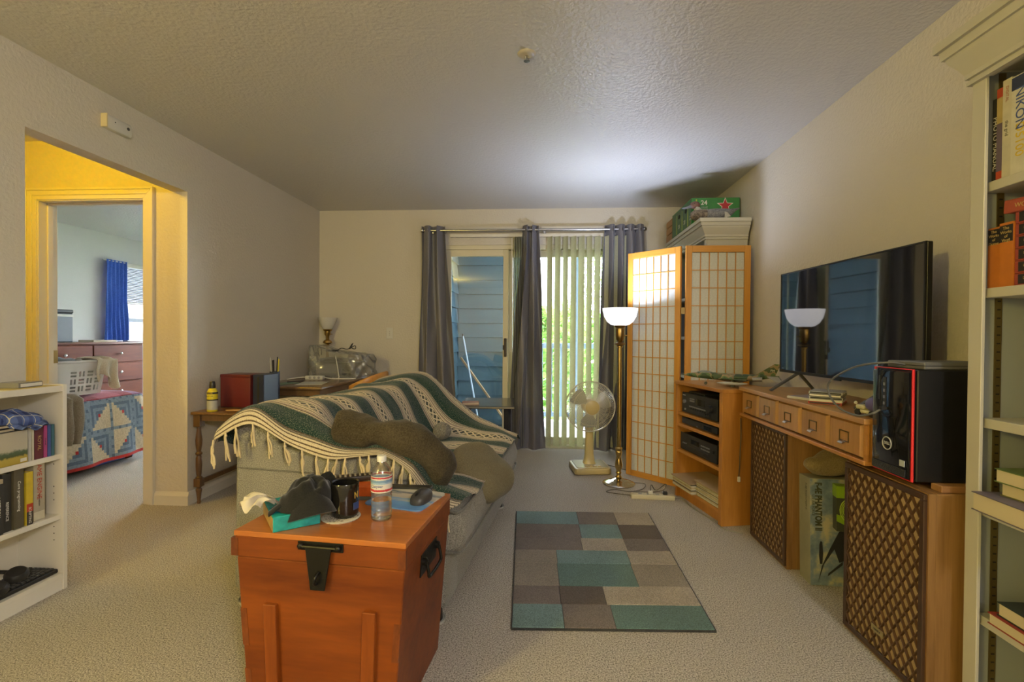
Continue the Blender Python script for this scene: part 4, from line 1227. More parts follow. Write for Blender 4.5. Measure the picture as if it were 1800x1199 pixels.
# ---- striped blanket
def _blanket_mat():
    k = NT('striped_blanket')
    tc = k.n('ShaderNodeTexCoord')
    sp = k.n('ShaderNodeSeparateXYZ')
    k.l(tc.outputs['UV'], sp.inputs[0])
    u, v = sp.outputs[0], sp.outputs[1]
    vec = k.coord('UV')
    nz = k.noise(vec, 190, 2, 0.7)
    nz2 = k.noise(vec, 45, 2, 0.5)
    G1, G2 = (0.008, 0.040, 0.032), (0.011, 0.058, 0.050)
    CR, BR, MV, GY = (0.62, 0.53, 0.37), (0.10, 0.065, 0.04), (0.36, 0.28, 0.24), (0.17, 0.15, 0.125)
    per = 0.262
    t = k.math('DIVIDE', k.math('SUBTRACT', u, 0.075), per)
    fr = k.math('FRACT', t)
    band = [(0.0, G1), (0.44, GY), (0.462, CR), (0.478, BR), (0.50, MV), (0.53, CR), (0.548, BR), (0.566, CR), (0.60, BR), (0.612, CR), (0.63, (0.045, 0.05, 0.045)), (0.765, CR), (0.785, BR), (0.80, CR), (0.83, MV), (0.86, BR), (0.875, CR), (0.90, GY), (0.925, CR), (0.94, BR), (0.955, GY), (0.978, CR), (0.988, G2)]
    c = k.ramp(fr, band, 'CONSTANT')
    # lattice of cream diamonds in the middle of each band
    w = k.math('DIVIDE', k.math('SUBTRACT', fr, 0.6975), 0.135)
    def diag(sg):
        q = k.math('FRACT', k.math('ADD', k.math('DIVIDE', v, 0.052), k.math('MULTIPLY', w, sg)))
        return k.math('LESS_THAN', k.math('ABSOLUTE', k.math('SUBTRACT', q, 0.5)), 0.15)
    lat = k.math('MAXIMUM', diag(1.0), diag(-1.0))
    inb = k.math('LESS_THAN', k.math('ABSOLUTE', w), 0.5)
    c = k.mix(k.math('MULTIPLY', lat, inb), c, CR)
    # end border
    edge = k.ramp(k.math('DIVIDE', u, 0.1), [(0.0, CR), (0.13, BR), (0.20, CR), (0.34, BR), (0.41, CR), (0.55, BR), (0.60, CR), (0.68, BR), (0.72, GY), (0.80, BR), (0.86, G1)], 'CONSTANT')
    c = k.mix(k.math('LESS_THAN', u, 0.086), c, edge)
    # heathered yarn: dark and light flecks
    c = k.mix(k.math('MULTIPLY', k.math('GREATER_THAN', nz, 0.57), 0.34), c, (0.45, 0.42, 0.32))
    c = k.mix(k.math('MULTIPLY', k.math('LESS_THAN', nz, 0.40), 0.45), c, (0.02, 0.025, 0.02))
    k.l(c, k.b.inputs['Base Color'])
    k.b.inputs['Roughness'].default_value = 1.0
    k.b.inputs['Specular IOR Level'].default_value = 0.1
    k.b.inputs['Sheen Weight'].default_value = 0.15
    k.bump(k.math('ADD', nz, k.math('MULTIPLY', nz2, 0.5)), 0.7, 0.004)
    return k.m
BLM = _blanket_mat()
ST = [  # station: u (metres of cloth), ten points from behind the backrest to the seat front
    (0.00, [(-0.055, -0.045, 0.66), (-0.03, -0.045, 0.705), (0.12, -0.05, 0.765), (0.32, -0.052, 0.688), (0.475, -0.05, 0.640), (0.60, -0.045, 0.664), (0.70, -0.04, 0.668), (0.79, -0.03, 0.625), (0.855, -0.012, 0.525), (0.955, 0.0, 0.470)]),
    (0.065, [(-0.06, -0.02, 0.68), (-0.035, -0.02, 0.755), (0.11, -0.02, 0.825), (0.29, -0.025, 0.750), (0.46, -0.025, 0.698), (0.59, -0.02, 0.690), (0.70, -0.02, 0.688), (0.80, -0.01, 0.635), (0.865, 0.03, 0.53), (0.985, 0.05, 0.476)]),
    (0.17, [(-0.07, 0.08, 0.66), (-0.045, 0.08, 0.775), (0.10, 0.08, 0.848), (0.27, 0.08, 0.800), (0.44, 0.08, 0.725), (0.57, 0.08, 0.700), (0.70, 0.08, 0.693), (0.80, 0.09, 0.645), (0.87, 0.13, 0.535), (1.005, 0.14, 0.474)]),
    (0.32, [(-0.07, 0.23, 0.62), (-0.05, 0.23, 0.78), (0.11, 0.23, 0.845), (0.27, 0.23, 0.815), (0.36, 0.23, 0.72), (0.46, 0.23, 0.62), (0.62, 0.235, 0.55), (0.76, 0.24, 0.515), (0.90, 0.25, 0.485), (1.012, 0.26, 0.468)]),
    (0.48, [(-0.07, 0.40, 0.60), (-0.05, 0.40, 0.77), (0.11, 0.40, 0.820), (0.27, 0.40, 0.812), (0.36, 0.40, 0.71), (0.425, 0.40, 0.58), (0.50, 0.40, 0.492), (0.70, 0.40, 0.482), (0.90, 0.40, 0.478), (1.005, 0.40, 0.458)]),
    (0.88, [(-0.07, 0.80, 0.60), (-0.05, 0.80, 0.77), (0.11, 0.80, 0.812), (0.27, 0.80, 0.812), (0.36, 0.80, 0.72), (0.43, 0.80, 0.58), (0.505, 0.80, 0.492), (0.70, 0.80, 0.484), (0.90, 0.80, 0.478), (1.00, 0.80, 0.460)]),
    (1.20, [(-0.07, 1.12, 0.60), (-0.05, 1.12, 0.78), (0.11, 1.12, 0.820), (0.28, 1.12, 0.830), (0.37, 1.12, 0.74), (0.44, 1.12, 0.60), (0.52, 1.12, 0.50), (0.70, 1.12, 0.488), (0.90, 1.12, 0.482), (1.00, 1.12, 0.462)]),
    (1.44, [(-0.07, 1.34, 0.60), (-0.05, 1.34, 0.79), (0.12, 1.34, 0.840), (0.29, 1.34, 0.862), (0.40, 1.34, 0.80), (0.52, 1.34, 0.67), (0.64, 1.34, 0.575), (0.78, 1.34, 0.53), (0.92, 1.34, 0.50), (1.01, 1.34, 0.470)]),
    (1.60, [(-0.07, 1.48, 0.60), (-0.05, 1.48, 0.79), (0.13, 1.49, 0.855), (0.31, 1.49, 0.880), (0.44, 1.49, 0.805), (0.57, 1.49, 0.685), (0.69, 1.48, 0.60), (0.81, 1.47, 0.54), (0.92, 1.45, 0.50), (1.0, 1.43, 0.468)]),
    (1.72, [(-0.07, 1.585, 0.55), (-0.05, 1.59, 0.74), (0.13, 1.60, 0.83), (0.31, 1.60, 0.80), (0.44, 1.60, 0.72), (0.57, 1.595, 0.61), (0.69, 1.59, 0.53), (0.81, 1.585, 0.47), (0.92, 1.575, 0.44), (1.0, 1.565, 0.42)]),
]
def _cr(p0, p1, p2, p3, t):
    return 0.5 * ((2 * p1) + (p2 - p0) * t + (2 * p0 - 5 * p1 + 4 * p2 - p3) * t * t + (3 * p1 - p0 - 3 * p2 + p3) * t ** 3)
_SP = [[Vector(p) for p in s[1]] for s in ST]
_SU = [s[0] for s in ST]
def bl_point(u, v):
    """u = metres of cloth from the near edge, v in 0..1 across"""
    i = 0
    while i < len(_SU) - 2 and u > _SU[i + 1]:
        i += 1
    tu = (u - _SU[i]) / (_SU[i + 1] - _SU[i])
    fv = v * 9
    j = min(int(fv), 8)
    tv = fv - j
    cols = []
    for a in (i - 1, i, i + 1, i + 2):
        row = _SP[max(0, min(a, len(_SP) - 1))]
        cols.append(_cr(row[max(0, j - 1)], row[j], row[j + 1], row[min(9, j + 2)], tv))
    p = _cr(cols[0], cols[1], cols[2], cols[3], tu)
    w = 0.006 * math.sin(u * 21 + v * 5) + 0.004 * math.sin(v * 31 + u * 13) + 0.003 * math.sin(u * 57 + 1.0)
    p.z += w + 0.004
    p.y += 0.004 * math.sin(v * 37) * (1 if u < 0.1 else 0)
    return p
blk = thing('striped_blanket', 'green and cream striped woven blanket with fringe over the sofa', 'blanket', SO, SRZ)
B().grid(lambda a, b: bl_point(a * 1.72, b), 150, 110, uvfn=lambda a, b: (a * 1.72, b * 1.55)).build('cloth', BLM, blk, solid=0.006, smooth=80)
FR = mat('fringe_cream', (0.58, 0.48, 0.30), 0.95, bump=(300, 0.5, 0.002))
def tassel_mesh(seed, L):
    rnd = random.Random(seed)
    m = B()
    m.ell((0, 0, -0.012), 0.006, 0.006, 0.008, 8, 6)
    sway, sy = rnd.uniform(-0.018, 0.018), rnd.uniform(-0.006, 0.002)
    for q in range(4):
        ox, oy = rnd.uniform(-0.010, 0.010), rnd.uniform(-0.004, 0.002)
        l = L * rnd.uniform(0.78, 1.08)
        b = rnd.uniform(-0.009, 0.009)
        pts = spline([(0, 0, 0.004), (ox * 0.2, oy * 0.3 - 0.002, -0.02), (ox * 0.8 + sway * 0.4 + b, oy + sy * 0.5, -l * 0.55), (ox * 1.1 + sway, oy + sy, -l)], 4)
        m.tube(pts, 0.0036, 6)
    return m.mesh('tassel', FR, smooth=60)
TM = [tassel_mesh(i, 0.085 + 0.012 * (i % 4)) for i in range(6)]
_vv = [0.03, 0.09, 0.155, 0.185, 0.235, 0.275, 0.315, 0.36, 0.405, 0.445, 0.475, 0.505, 0.56, 0.60, 0.655, 0.715, 0.76, 0.805, 0.835, 0.875, 0.915, 0.955, 0.99]
for i, v in enumerate(_vv):
    p = bl_point(0.0, v)
    a = (0, R(random.uniform(-12, 12)), R(random.uniform(-30, 30)))
    obj('tassel', TM[i % 6], blk, (p.x, p.y - 0.004, p.z - 0.002), a)

# ---- plush cushions on the sofa
PL1 = fabric('brown_plush', (0.035, 0.027, 0.014), (0.10, 0.08, 0.046), 190, 0.6, 0.004, 0.95, 0.08, 6, 0.8)
PL2 = fabric('olive_plush', (0.12, 0.10, 0.055), (0.21, 0.18, 0.105), 220, 0.5, 0.003, 0.95, 0.1, 5, 0.7)
cu1 = thing('body_pillow', 'dark brown plush pillow slumped over the near sofa arm', 'pillow', SO, SRZ)
path = spline([(0.455, 0.05, 0.765), (0.54, 0.045, 0.757), (0.63, 0.045, 0.742), (0.72, 0.05, 0.733), (0.79, 0.07, 0.710), (0.840, 0.11, 0.645), (0.862, 0.16, 0.575), (0.868, 0.20, 0.535)], 8)
secs = []
for i, p in enumerate(path):
    t = i / (len(path) - 1)
    d = (path[min(i + 1, len(path) - 1)] - path[max(i - 1, 0)]).normalized()
    side = d.cross(Vector((0, 0, 1)))
    side = side.normalized() if side.length > 0.05 else Vector((1, 0, 0))
    up = side.cross(d)
    end = min(1.0, math.sqrt(max(0.0, t / 0.05))) * min(1.0, math.sqrt(max(0.0, (1 - t) / 0.12)))
    wob = 1 + 0.09 * math.sin(t * 17) + 0.05 * math.sin(t * 31 + 1)
    hh = (0.072 - 0.016 * math.sin(min(1, t * 1.6) * PI) + 0.004 * t) * (0.35 + 0.65 * end) * wob
    secs.append((p, side * 0.070 * (0.25 + 0.75 * end), up * hh))
bp_ = B().loft(secs, 28, power=2.4)
for i, p in enumerate(bp_.v):
    q = crumple(p, 0.007, 27, 0.8)
    q = crumple(q, 0.004, 70, 2.8)
    bp_.v[i] = tuple(q)
bp_.build('pillow_body', PL1, cu1, smooth=80)
cu2 = thing('olive_cushion', 'olive brown velvet cushion slipping over the sofa seat edge', 'cushion', SL(0.955, 0.56, 0.465), SRZ, rot=(R(6), R(38), SRZ + R(-14)))
pb = B().ell((0, 0, 0), 0.165, 0.17, 0.072, 36, 20, power=2.7)
for i, p in enumerate(pb.v):
    x, y, z = p
    z -= 0.10 * (max(0, x - 0.02)) ** 2 * 14 * 0.3
    q = crumple((x, y, z), 0.007, 26, 2.0)
    pb.v[i] = tuple(q)
pb.build('cushion_body', PL2, cu2, smooth=80)
yb_ = thing('yarn_ball', 'grey ball of yarn lying on the blanket near the far armrest', 'yarn', SL(0.575, 1.10, 0.547), 0)
YAR = fabric('grey_yarn', (0.11, 0.10, 0.085), (0.30, 0.28, 0.235), 160, 0.7, 0.003)
B().ell((0, 0, 0), 0.052, 0.062, 0.048, 20, 12).build('core', YAR, yb_, smooth=80)
for q in range(14):
    rnd = random.Random(q + 40)
    e = Euler((rnd.uniform(0, PI), rnd.uniform(0, PI), rnd.uniform(0, PI))).to_matrix()
    pts = [e @ Vector((0.058 * math.cos(a), 0.058 * math.sin(a), rnd.uniform(-0.003, 0.003))) for a in [2 * PI * i / 20 for i in range(20)]]
    pts = [Vector((p.x * 0.92, p.y * 1.1, p.z * 0.86)) for p in pts]
    B().tube(pts, 0.005, 6, closed=True).build('strand', YAR, yb_, smooth=80)

# ================================================================== CHEST
CHZ = 0.568
CRZ = R(-5.2)
CC = Vector((-0.628, 1.553, 0))
def CLoc(x, y, z):
    c, s = math.cos(CRZ), math.sin(CRZ)
    return Vector((CC.x + x * c - y * s, CC.y + x * s + y * c, z))
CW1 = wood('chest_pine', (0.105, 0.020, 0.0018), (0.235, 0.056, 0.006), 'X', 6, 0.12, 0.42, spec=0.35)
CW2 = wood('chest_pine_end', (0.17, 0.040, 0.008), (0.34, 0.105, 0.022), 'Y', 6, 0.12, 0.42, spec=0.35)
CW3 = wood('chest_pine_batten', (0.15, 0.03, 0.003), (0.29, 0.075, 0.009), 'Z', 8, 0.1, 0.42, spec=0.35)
CWE = wood('chest_end_grain', (0.10, 0.021, 0.003), (0.21, 0.052, 0.007), 'Z', 20, 0.5, 0.4)
IRON = mat('black_iron', (0.022, 0.021, 0.018), 0.42, 0.7, bump=(60, 0.3, 0.002))
chs = thing('wooden_chest', 'reddish pine chest with black iron hasp and side handle', 'chest', CC, CRZ)
hw, hd, zl = 0.265, 0.216, 0.490
bw_, bd_ = 0.226, 0.205
body = B()
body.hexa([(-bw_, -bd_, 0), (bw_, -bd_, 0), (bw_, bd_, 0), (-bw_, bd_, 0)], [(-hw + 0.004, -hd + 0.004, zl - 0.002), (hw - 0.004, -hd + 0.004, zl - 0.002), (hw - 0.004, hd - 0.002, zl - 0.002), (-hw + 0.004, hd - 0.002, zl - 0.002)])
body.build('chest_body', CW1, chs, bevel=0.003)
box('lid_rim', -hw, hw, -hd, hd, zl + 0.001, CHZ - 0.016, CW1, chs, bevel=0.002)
box('lid_top', -hw - 0.002, hw + 0.002, -hd - 0.002, hd + 0.002, CHZ - 0.016, CHZ, wood('chest_pine_lit_top', (0.30, 0.080, 0.014), (0.54, 0.19, 0.036), 'X', 5, 0.14, 0.28, coat=0.25), chs, bevel=0.003, seg=2)  # lid pine coloured lighter than the front, standing in for light from above
def fx(z, x=1.0, off=0.0):
    """half width and front depth of the tapered body at height z"""
    t = z / zl
    return bw_ + (hw - 0.004 - bw_) * t, bd_ + (hd - 0.004 - bd_) * t
# right end board facing: thin veneer panel slightly proud with visible end grain at the front corner
for z0, z1 in ((0.07, 0.155), (0.225, 0.335)):
    for s in (-1, 1):
        (w0, d0), (w1, d1) = fx(z0), fx(z1)
        b = B()
        b.hexa([(s * w0 - (0.020 if s > 0 else 0), -d0 - 0.0012, z0), (s * w0 + (0.020 if s < 0 else 0), -d0 - 0.0012, z0), (s * w0 + (0.020 if s < 0 else 0), -d0 + 0.01, z0), (s * w0 - (0.020 if s > 0 else 0), -d0 + 0.01, z0)],
               [(s * w1 - (0.020 if s > 0 else 0), -d1 - 0.0012, z1), (s * w1 + (0.020 if s < 0 else 0), -d1 - 0.0012, z1), (s * w1 + (0.020 if s < 0 else 0), -d1 + 0.01, z1), (s * w1 - (0.020 if s > 0 else 0), -d1 + 0.01, z1)])
        b.build('dovetail', CWE, chs)
for s in (-1, 1):
    box('dovetail', s * hw - 0.011, s * hw + 0.011, -hd - 0.0012, -hd + 0.012, zl + 0.003, CHZ - 0.022, CWE, chs) if s < 0 else box('dovetail', hw - 0.022, hw + 0.0008, -hd - 0.0012, -hd + 0.012, zl + 0.003, CHZ - 0.022, CWE, chs)
# battens on the front
for (xa, xb, z1) in ((-0.168, -0.128, 0.360), (0.140, 0.180, 0.366)):
    d0, d1 = fx(0.0)[1], fx(z1)[1]
    b = B()
    b.hexa([(xa * 0.93, -d0 - 0.014, 0.0), (xb * 0.93, -d0 - 0.014, 0.0), (xb * 0.93, -d0 + 0.004, 0.0), (xa * 0.93, -d0 + 0.004, 0.0)], [(xa, -d1 - 0.014, z1), (xb, -d1 - 0.014, z1), (xb, -d1 + 0.004, z1), (xa, -d1 + 0.004, z1)])
    b.build('batten', CW3, chs, bevel=0.002)
# iron hasp
hs = B().box(-0.060, 0.080, -hd - 0.004, -hd + 0.001, 0.527, 0.553).build('hasp_plate', IRON, chs, bevel=0.0015)
B().tube([(-0.048, -hd - 0.010, 0.541), (0.068, -hd - 0.010, 0.541)], 0.0045, 8).build('hasp_rod', IRON, hs, smooth=40)
for x in (-0.048, 0.068):
    B().ell((x, -hd - 0.008, 0.541), 0.010, 0.009, 0.009, 12, 8).build('rod_knuckle', IRON, hs, smooth=60)
B().lathe([(0.004, 0), (0.004, 0.002)], 8, (0.074, -hd - 0.0055, 0.548), 'Y').build('screw', IRON, hs)
fl = B().prism([(-0.032, 0.538), (0.048, 0.538), (0.028, 0.418), (-0.016, 0.418)], -hd - 0.012, -hd - 0.0075, 'Y').build('hasp_flap', IRON, chs, bevel=0.0012)
B().tube(spline([(0.004, -hd - 0.012, 0.438), (0.006, -hd - 0.026, 0.445), (0.009, -hd - 0.028, 0.462), (0.012, -hd - 0.012, 0.472)]), 0.005, 8).build('staple_loop', IRON, fl, smooth=50)
# side handle on the right end
sp0 = B()
(w0, _), (w1, _) = fx(0.40), fx(0.475)
sp0.hexa([(w0, -0.075, 0.40), (w0 + 0.004, -0.075, 0.40), (w0 + 0.004, 0.075, 0.40), (w0, 0.075, 0.40)], [(w1 - 0.002, -0.075, 0.47), (w1 + 0.003, -0.075, 0.47), (w1 + 0.003, 0.075, 0.47), (w1 - 0.002, 0.075, 0.47)])
hpl = sp0.build('handle_plate', IRON, chs, bevel=0.001)
for y in (-0.062, 0.062):
    B().lathe([(0.012, 0), (0.012, 0.016), (0.007, 0.020), (0, 0.020)], 14, (w1 - 0.004, y, 0.447), 'X').build('handle_boss', IRON, hpl, smooth=40)
B().tube(spline([(w1 + 0.013, -0.062, 0.447), (w1 + 0.020, -0.061, 0.415), (w1 + 0.021, -0.050, 0.397), (w1 + 0.021, 0.050, 0.397), (w1 + 0.020, 0.061, 0.415), (w1 + 0.013, 0.062, 0.447)], 4), 0.0052, 8).build('bail_handle', IRON, hpl, smooth=50)

# ---- things on the chest
# tissue box
TB = thing('tissue_box', 'flattened teal tissue box with a tissue pulled out on the chest corner', 'tissue box', (-0.785, 1.452, CHZ), math.atan2(1.444 - 1.365, -0.707 + 0.806))
TEAL = mat('teal_card', (0.012, 0.30, 0.29), 0.5, var=0.22, vscale=45)
def tbx(x, y):
    return (x, y)
box('carton', -0.066, 0.066, -0.08, 0.105, 0, 0.045, TEAL, TB, bevel=0.002)
lab(box('end_panel', -0.0672, -0.0655, -0.079, 0.104, 0.003, 0.042, mat('tan_card', (0.36, 0.25, 0.09), 0.5, var=0.3, vscale=30), TB), 'tan printed end panel')
def _tis(u, v):
    a = (u - 0.5) * 2.2
    r = 0.095 * v
    return Vector((-0.03 - r * math.cos(a) * 0.95 - 0.02 * v, 0.03 + r * math.sin(a) * 0.7 + 0.012 * math.sin(v * 9 + u * 8), 0.046 + 0.032 * math.sin(v * 2.6) + 0.013 * math.sin(u * 17) * v))
B().grid(_tis, 24, 12).build('tissue', mat('tissue_paper', (0.60, 0.54, 0.42), 0.95, bump=(60, 0.3, 0.002)), TB, solid=0.0012, smooth=80)
# black cap lying on the tissue box
HAT = fabric('black_cap_cloth', (0.006, 0.006, 0.0062), (0.016, 0.016, 0.0155), 260, 0.4, 0.001, 0.85, 0.3)
ht = thing('black_cap', 'crumpled black baseball cap lying on the teal tissue box', 'cap', (-0.742, 1.448, CHZ + 0.046), R(28))
hb = B()
def _hat(u, v):
    a = 2 * PI * u
    r = math.sin(v * PI / 2) ** 0.9
    h = math.cos(v * PI / 2) ** 0.7
    x = 0.070 * r * math.cos(a) * (1 + 0.16 * math.sin(2 * a + 0.6) * v) + 0.014 * h
    y = 0.064 * r * math.sin(a) * (1 + 0.10 * math.sin(3 * a + 2) * v)
    z = 0.088 * h * (1 - 0.25 * max(0, -x / 0.07)) - 0.016 * math.exp(-((x - 0.03) ** 2 + (y + 0.025) ** 2) / 0.0004)
    z += 0.010 * math.sin(a * 4 + v * 8) * v * (1 - v) * 3 + 0.004 * math.sin(a * 9 - v * 13) * v
    return Vector((x, y, max(0.0015, z)))
hb.grid(_hat, 64, 24).build('cap_crown', HAT, ht, solid=-0.0025, smooth=75)
def _brim(u, v):
    a = (u - 0.5) * 1.9
    r = 0.048 + 0.042 * v
    z = 0.046 - 0.058 * v + 0.012 * math.cos(a * 2.0)
    return Vector((r * math.sin(a + 0.35) * 1.05 + 0.006, -r * math.cos(a + 0.35) * 0.95 - 0.008, max(-0.020, z)))
B().grid(_brim, 26, 8).build('brim', HAT, ht, solid=0.0035, smooth=75)
def _wing(u, v):
    return Vector((-0.045 - 0.055 * v, -0.035 + 0.06 * u - 0.01 * v, 0.030 - 0.022 * v + 0.008 * math.sin(u * 6) - 0.010 * v * v))
B().grid(_wing, 12, 8).build('side_fold', HAT, ht, solid=0.006, smooth=75)
B().loft([((0.050, 0.030, 0.062), (0.004, 0, 0), (0, 0, 0.004)), ((0.058, 0.032, 0.068), (0.014, 0, 0), (0, 0, 0.020)), ((0.072, 0.034, 0.066), (0.015, 0, 0), (0, 0, 0.026)), ((0.084, 0.036, 0.058), (0.010, 0, 0), (0, 0, 0.018)), ((0.090, 0.036, 0.056), (0.003, 0, 0), (0, 0, 0.004))], 14).build('strap_flap', HAT, ht, smooth=75)
# pill bottle
pbt = thing('pill_bottle', 'small grey pill bottle between the black cap and the mug', 'bottle', (-0.668, 1.545, CHZ))
B().lathe([(0.016, 0), (0.017, 0.003), (0.017, 0.045), (0.013, 0.050), (0.013, 0.052)], 20).build('bottle_body', mat('pill_label', (0.42, 0.40, 0.36), 0.4), pbt, smooth=40)
B().lathe([(0.0165, 0.051), (0.0165, 0.065), (0.0, 0.066)], 20).build('bottle_cap', mat('pill_cap', (0.24, 0.24, 0.25), 0.4), pbt, smooth=40)
# orange carton with a remote control on it
oc = thing('orange_carton', 'small orange carton lying behind the black mug', 'box', CLoc(-0.045, 0.125, CHZ), R(4))
box('carton', -0.055, 0.065, -0.035, 0.035, 0.012, 0.045, mat('orange_card', (0.55, 0.10, 0.015), 0.45, var=0.15, vscale=40), oc, bevel=0.0015)
box('tray_edge', -0.056, 0.066, -0.038, 0.036, 0.0, 0.012, mat('grey_card', (0.13, 0.15, 0.15), 0.5), oc, bevel=0.001)
rmt = thing('remote_control', 'dark remote control lying on the orange carton', 'remote', CLoc(-0.075, 0.16, CHZ + 0.0465), R(24))
box('remote_body', -0.085, 0.085, -0.024, 0.024, 0.0, 0.02, mat('remote_dark', (0.03, 0.02, 0.018), 0.4), rmt, bevel=0.006, seg=2, smooth=40)
_rb = B().lathe([(0.004, 0), (0.004, 0.002), (0.0, 0.0025)], 8).mesh('remote_button', mat('remote_button', (0.30, 0.26, 0.20), 0.5))
for i in range(9):
    for j in range(3):
        obj('button', _rb, rmt, (-0.07 + i * 0.017, -0.013 + j * 0.013, 0.0198))
# coaster, mug
def _coaster():
    k = NT('coaster_weave')
    v = k.n('ShaderNodeTexVoronoi')
    v.inputs['Scale'].default_value = 150
    k.l(k.coord(), v.inputs['Vector'])
    k.l(k.ramp(v.outputs['Distance'], [(0.30, (0.10, 0.07, 0.05)), (0.42, (0.55, 0.50, 0.40))]), k.b.inputs['Base Color'])
    k.b.inputs['Roughness'].default_value = 0.9
    k.bump(v.outputs['Distance'], 0.5, 0.003)
    return k.m
cst = thing('coaster', 'round woven coaster under the black mug', 'coaster', (-0.642, 1.485, CHZ))
B().lathe([(0.0, 0.0), (0.0575, 0.0), (0.0575, 0.005), (0.0, 0.0055)], 36).build('weave', _coaster(), cst, smooth=40)
B().lathe([(0.0575, 0.001), (0.060, 0.003), (0.0575, 0.0055), (0.0545, 0.0055)], 36, cap=False).build('rim', mat('coaster_rim', (0.48, 0.44, 0.36), 0.8), cst, smooth=60)
mg = thing('coffee_mug', 'glossy black mug with gold emblem standing on the coaster', 'mug', (-0.632, 1.492, CHZ + 0.006), R(-30))
MUGM = mat('mug_black_glaze', (0.008, 0.0075, 0.007), 0.12, coat=0.4)
B().lathe([(0.036, 0), (0.0395, 0.003), (0.0415, 0.010), (0.0425, 0.09), (0.0435, 0.104), (0.0425, 0.106), (0.0385, 0.103), (0.0375, 0.02), (0.03, 0.012), (0.0, 0.012)], 40, cap=False).build('mug_body', MUGM, mg, smooth=50)
B().tube(spline([(0.040, 0.0, 0.085), (0.062, 0.0, 0.088), (0.076, 0.0, 0.070), (0.074, 0.0, 0.042), (0.058, 0.0, 0.022), (0.040, 0.0, 0.024)]), 0.0065, 10).build('handle', MUGM, mg, (0, 0, 0), (0, 0, R(150)), smooth=60)
em = obj('emblem_mount', None, mg)
bpy.data.objects.remove(em)
text('gold_letter', 'N', 0.03, mat('mug_gold', (0.55, 0.36, 0.06), 0.3), mg, (0.0418 * math.cos(R(14)), 0.0418 * math.sin(R(14)), 0.068), (PI / 2, 0, PI / 2 + R(14)), ext=0.0012, sx=0.7)
box('blue_mark', -0.012, 0.012, -0.0008, 0.0008, -0.012, 0.010, mat('mug_blue', (0.03, 0.06, 0.20), 0.3), mg, loc=(0.0420 * math.cos(R(14)), 0.0420 * math.sin(R(14)), 0.036), rot=(0, 0, PI / 2 + R(14)))
# water bottle
wbt = thing('water_bottle', 'clear plastic water bottle with red and blue label on the chest', 'bottle', (-0.512, 1.487, CHZ))
def _pet():
    k = NT('clear_pet')
    g = k.n('ShaderNodeBsdfGlass')
    g.inputs['IOR'].default_value = 1.12
    g.inputs['Roughness'].default_value = 0.02
    g.inputs['Color'].default_value = (0.95, 0.97, 0.97, 1)
    t = k.n('ShaderNodeBsdfTransparent')
    mx = k.n('ShaderNodeMixShader')
    mx.inputs['Fac'].default_value = 0.45
    k.l(t.outputs[0], mx.inputs[1])
    k.l(g.outputs[0], mx.inputs[2])
    gl = k.n('ShaderNodeBsdfGlossy')
    gl.inputs['Roughness'].default_value = 0.08
    m2 = k.n('ShaderNodeMixShader')
    m2.inputs['Fac'].default_value = 0.12
    k.l(mx.outputs[0], m2.inputs[1])
    k.l(gl.outputs[0], m2.inputs[2])
    k.l(m2.outputs[0], k.out.inputs['Surface'])
    return k.m
PET = _pet()
pp = [(0.0, 0.004), (0.018, 0.002), (0.028, 0.0), (0.0325, 0.006)]
z = 0.010
while z < 0.098:
    pp += [(0.0325, z), (0.0308, z + 0.004), (0.0325, z + 0.009)]
    z += 0.0125
pp += [(0.0328, 0.100), (0.0328, 0.132), (0.0315, 0.143), (0.027, 0.158), (0.019, 0.171), (0.0125, 0.178), (0.0120, 0.188)]
B().lathe(pp, 36, cap=False).build('bottle_body', PET, wbt, smooth=60)
def _water():
    k = NT('water')
    g = k.n('ShaderNodeBsdfGlass')
    g.inputs['IOR'].default_value = 1.2
    g.inputs['Color'].default_value = (0.97, 0.985, 0.99, 1)
    k.l(g.outputs[0], k.out.inputs['Surface'])
    return k.m
B().lathe([(0.0, 0.006), (0.026, 0.005), (0.0300, 0.010), (0.0300, 0.062), (0.0, 0.062)], 32).build('water', _water(), wbt, smooth=40)
def _wlabel():
    k = NT('water_label')
    tc = k.n('ShaderNodeTexCoord')
    sp = k.n('ShaderNodeSeparateXYZ')
    k.l(tc.outputs['Generated'], sp.inputs[0])
    nz = k.noise(k.coord('Generated', (4, 4, 3)), 2.5, 4)
    zz = k.math('ADD', sp.outputs[2], k.math('MULTIPLY', k.math('SUBTRACT', nz, 0.5), 0.10))
    W = (0.62, 0.60, 0.54)
    k.l(k.ramp(zz, [(0.0, W), (0.07, (0.45, 0.04, 0.05)), (0.20, W), (0.52, (0.30, 0.42, 0.55)), (0.62, (0.16, 0.28, 0.44)), (0.78, W), (0.86, (0.45, 0.04, 0.06)), (0.95, W)], 'CONSTANT'), k.b.inputs['Base Color'])
    k.b.inputs['Roughness'].default_value = 0.3
    return k.m
B().lathe([(0.0331, 0.090), (0.0331, 0.140)], 36, cap=False).build('label_band', _wlabel(), wbt, smooth=60)
text('lettering', 'Geyser', 0.013, TXBL, wbt, (-0.003, -0.0337, 0.111), (PI / 2, 0, 0), ext=0.0002)
B().lathe([(0.0145, 0.182), (0.0148, 0.185), (0.0148, 0.197), (0.0135, 0.200), (0.0, 0.2005)], 28).build('bottle_cap', mat('cap_white', (0.68, 0.67, 0.62), 0.4), wbt, smooth=40)
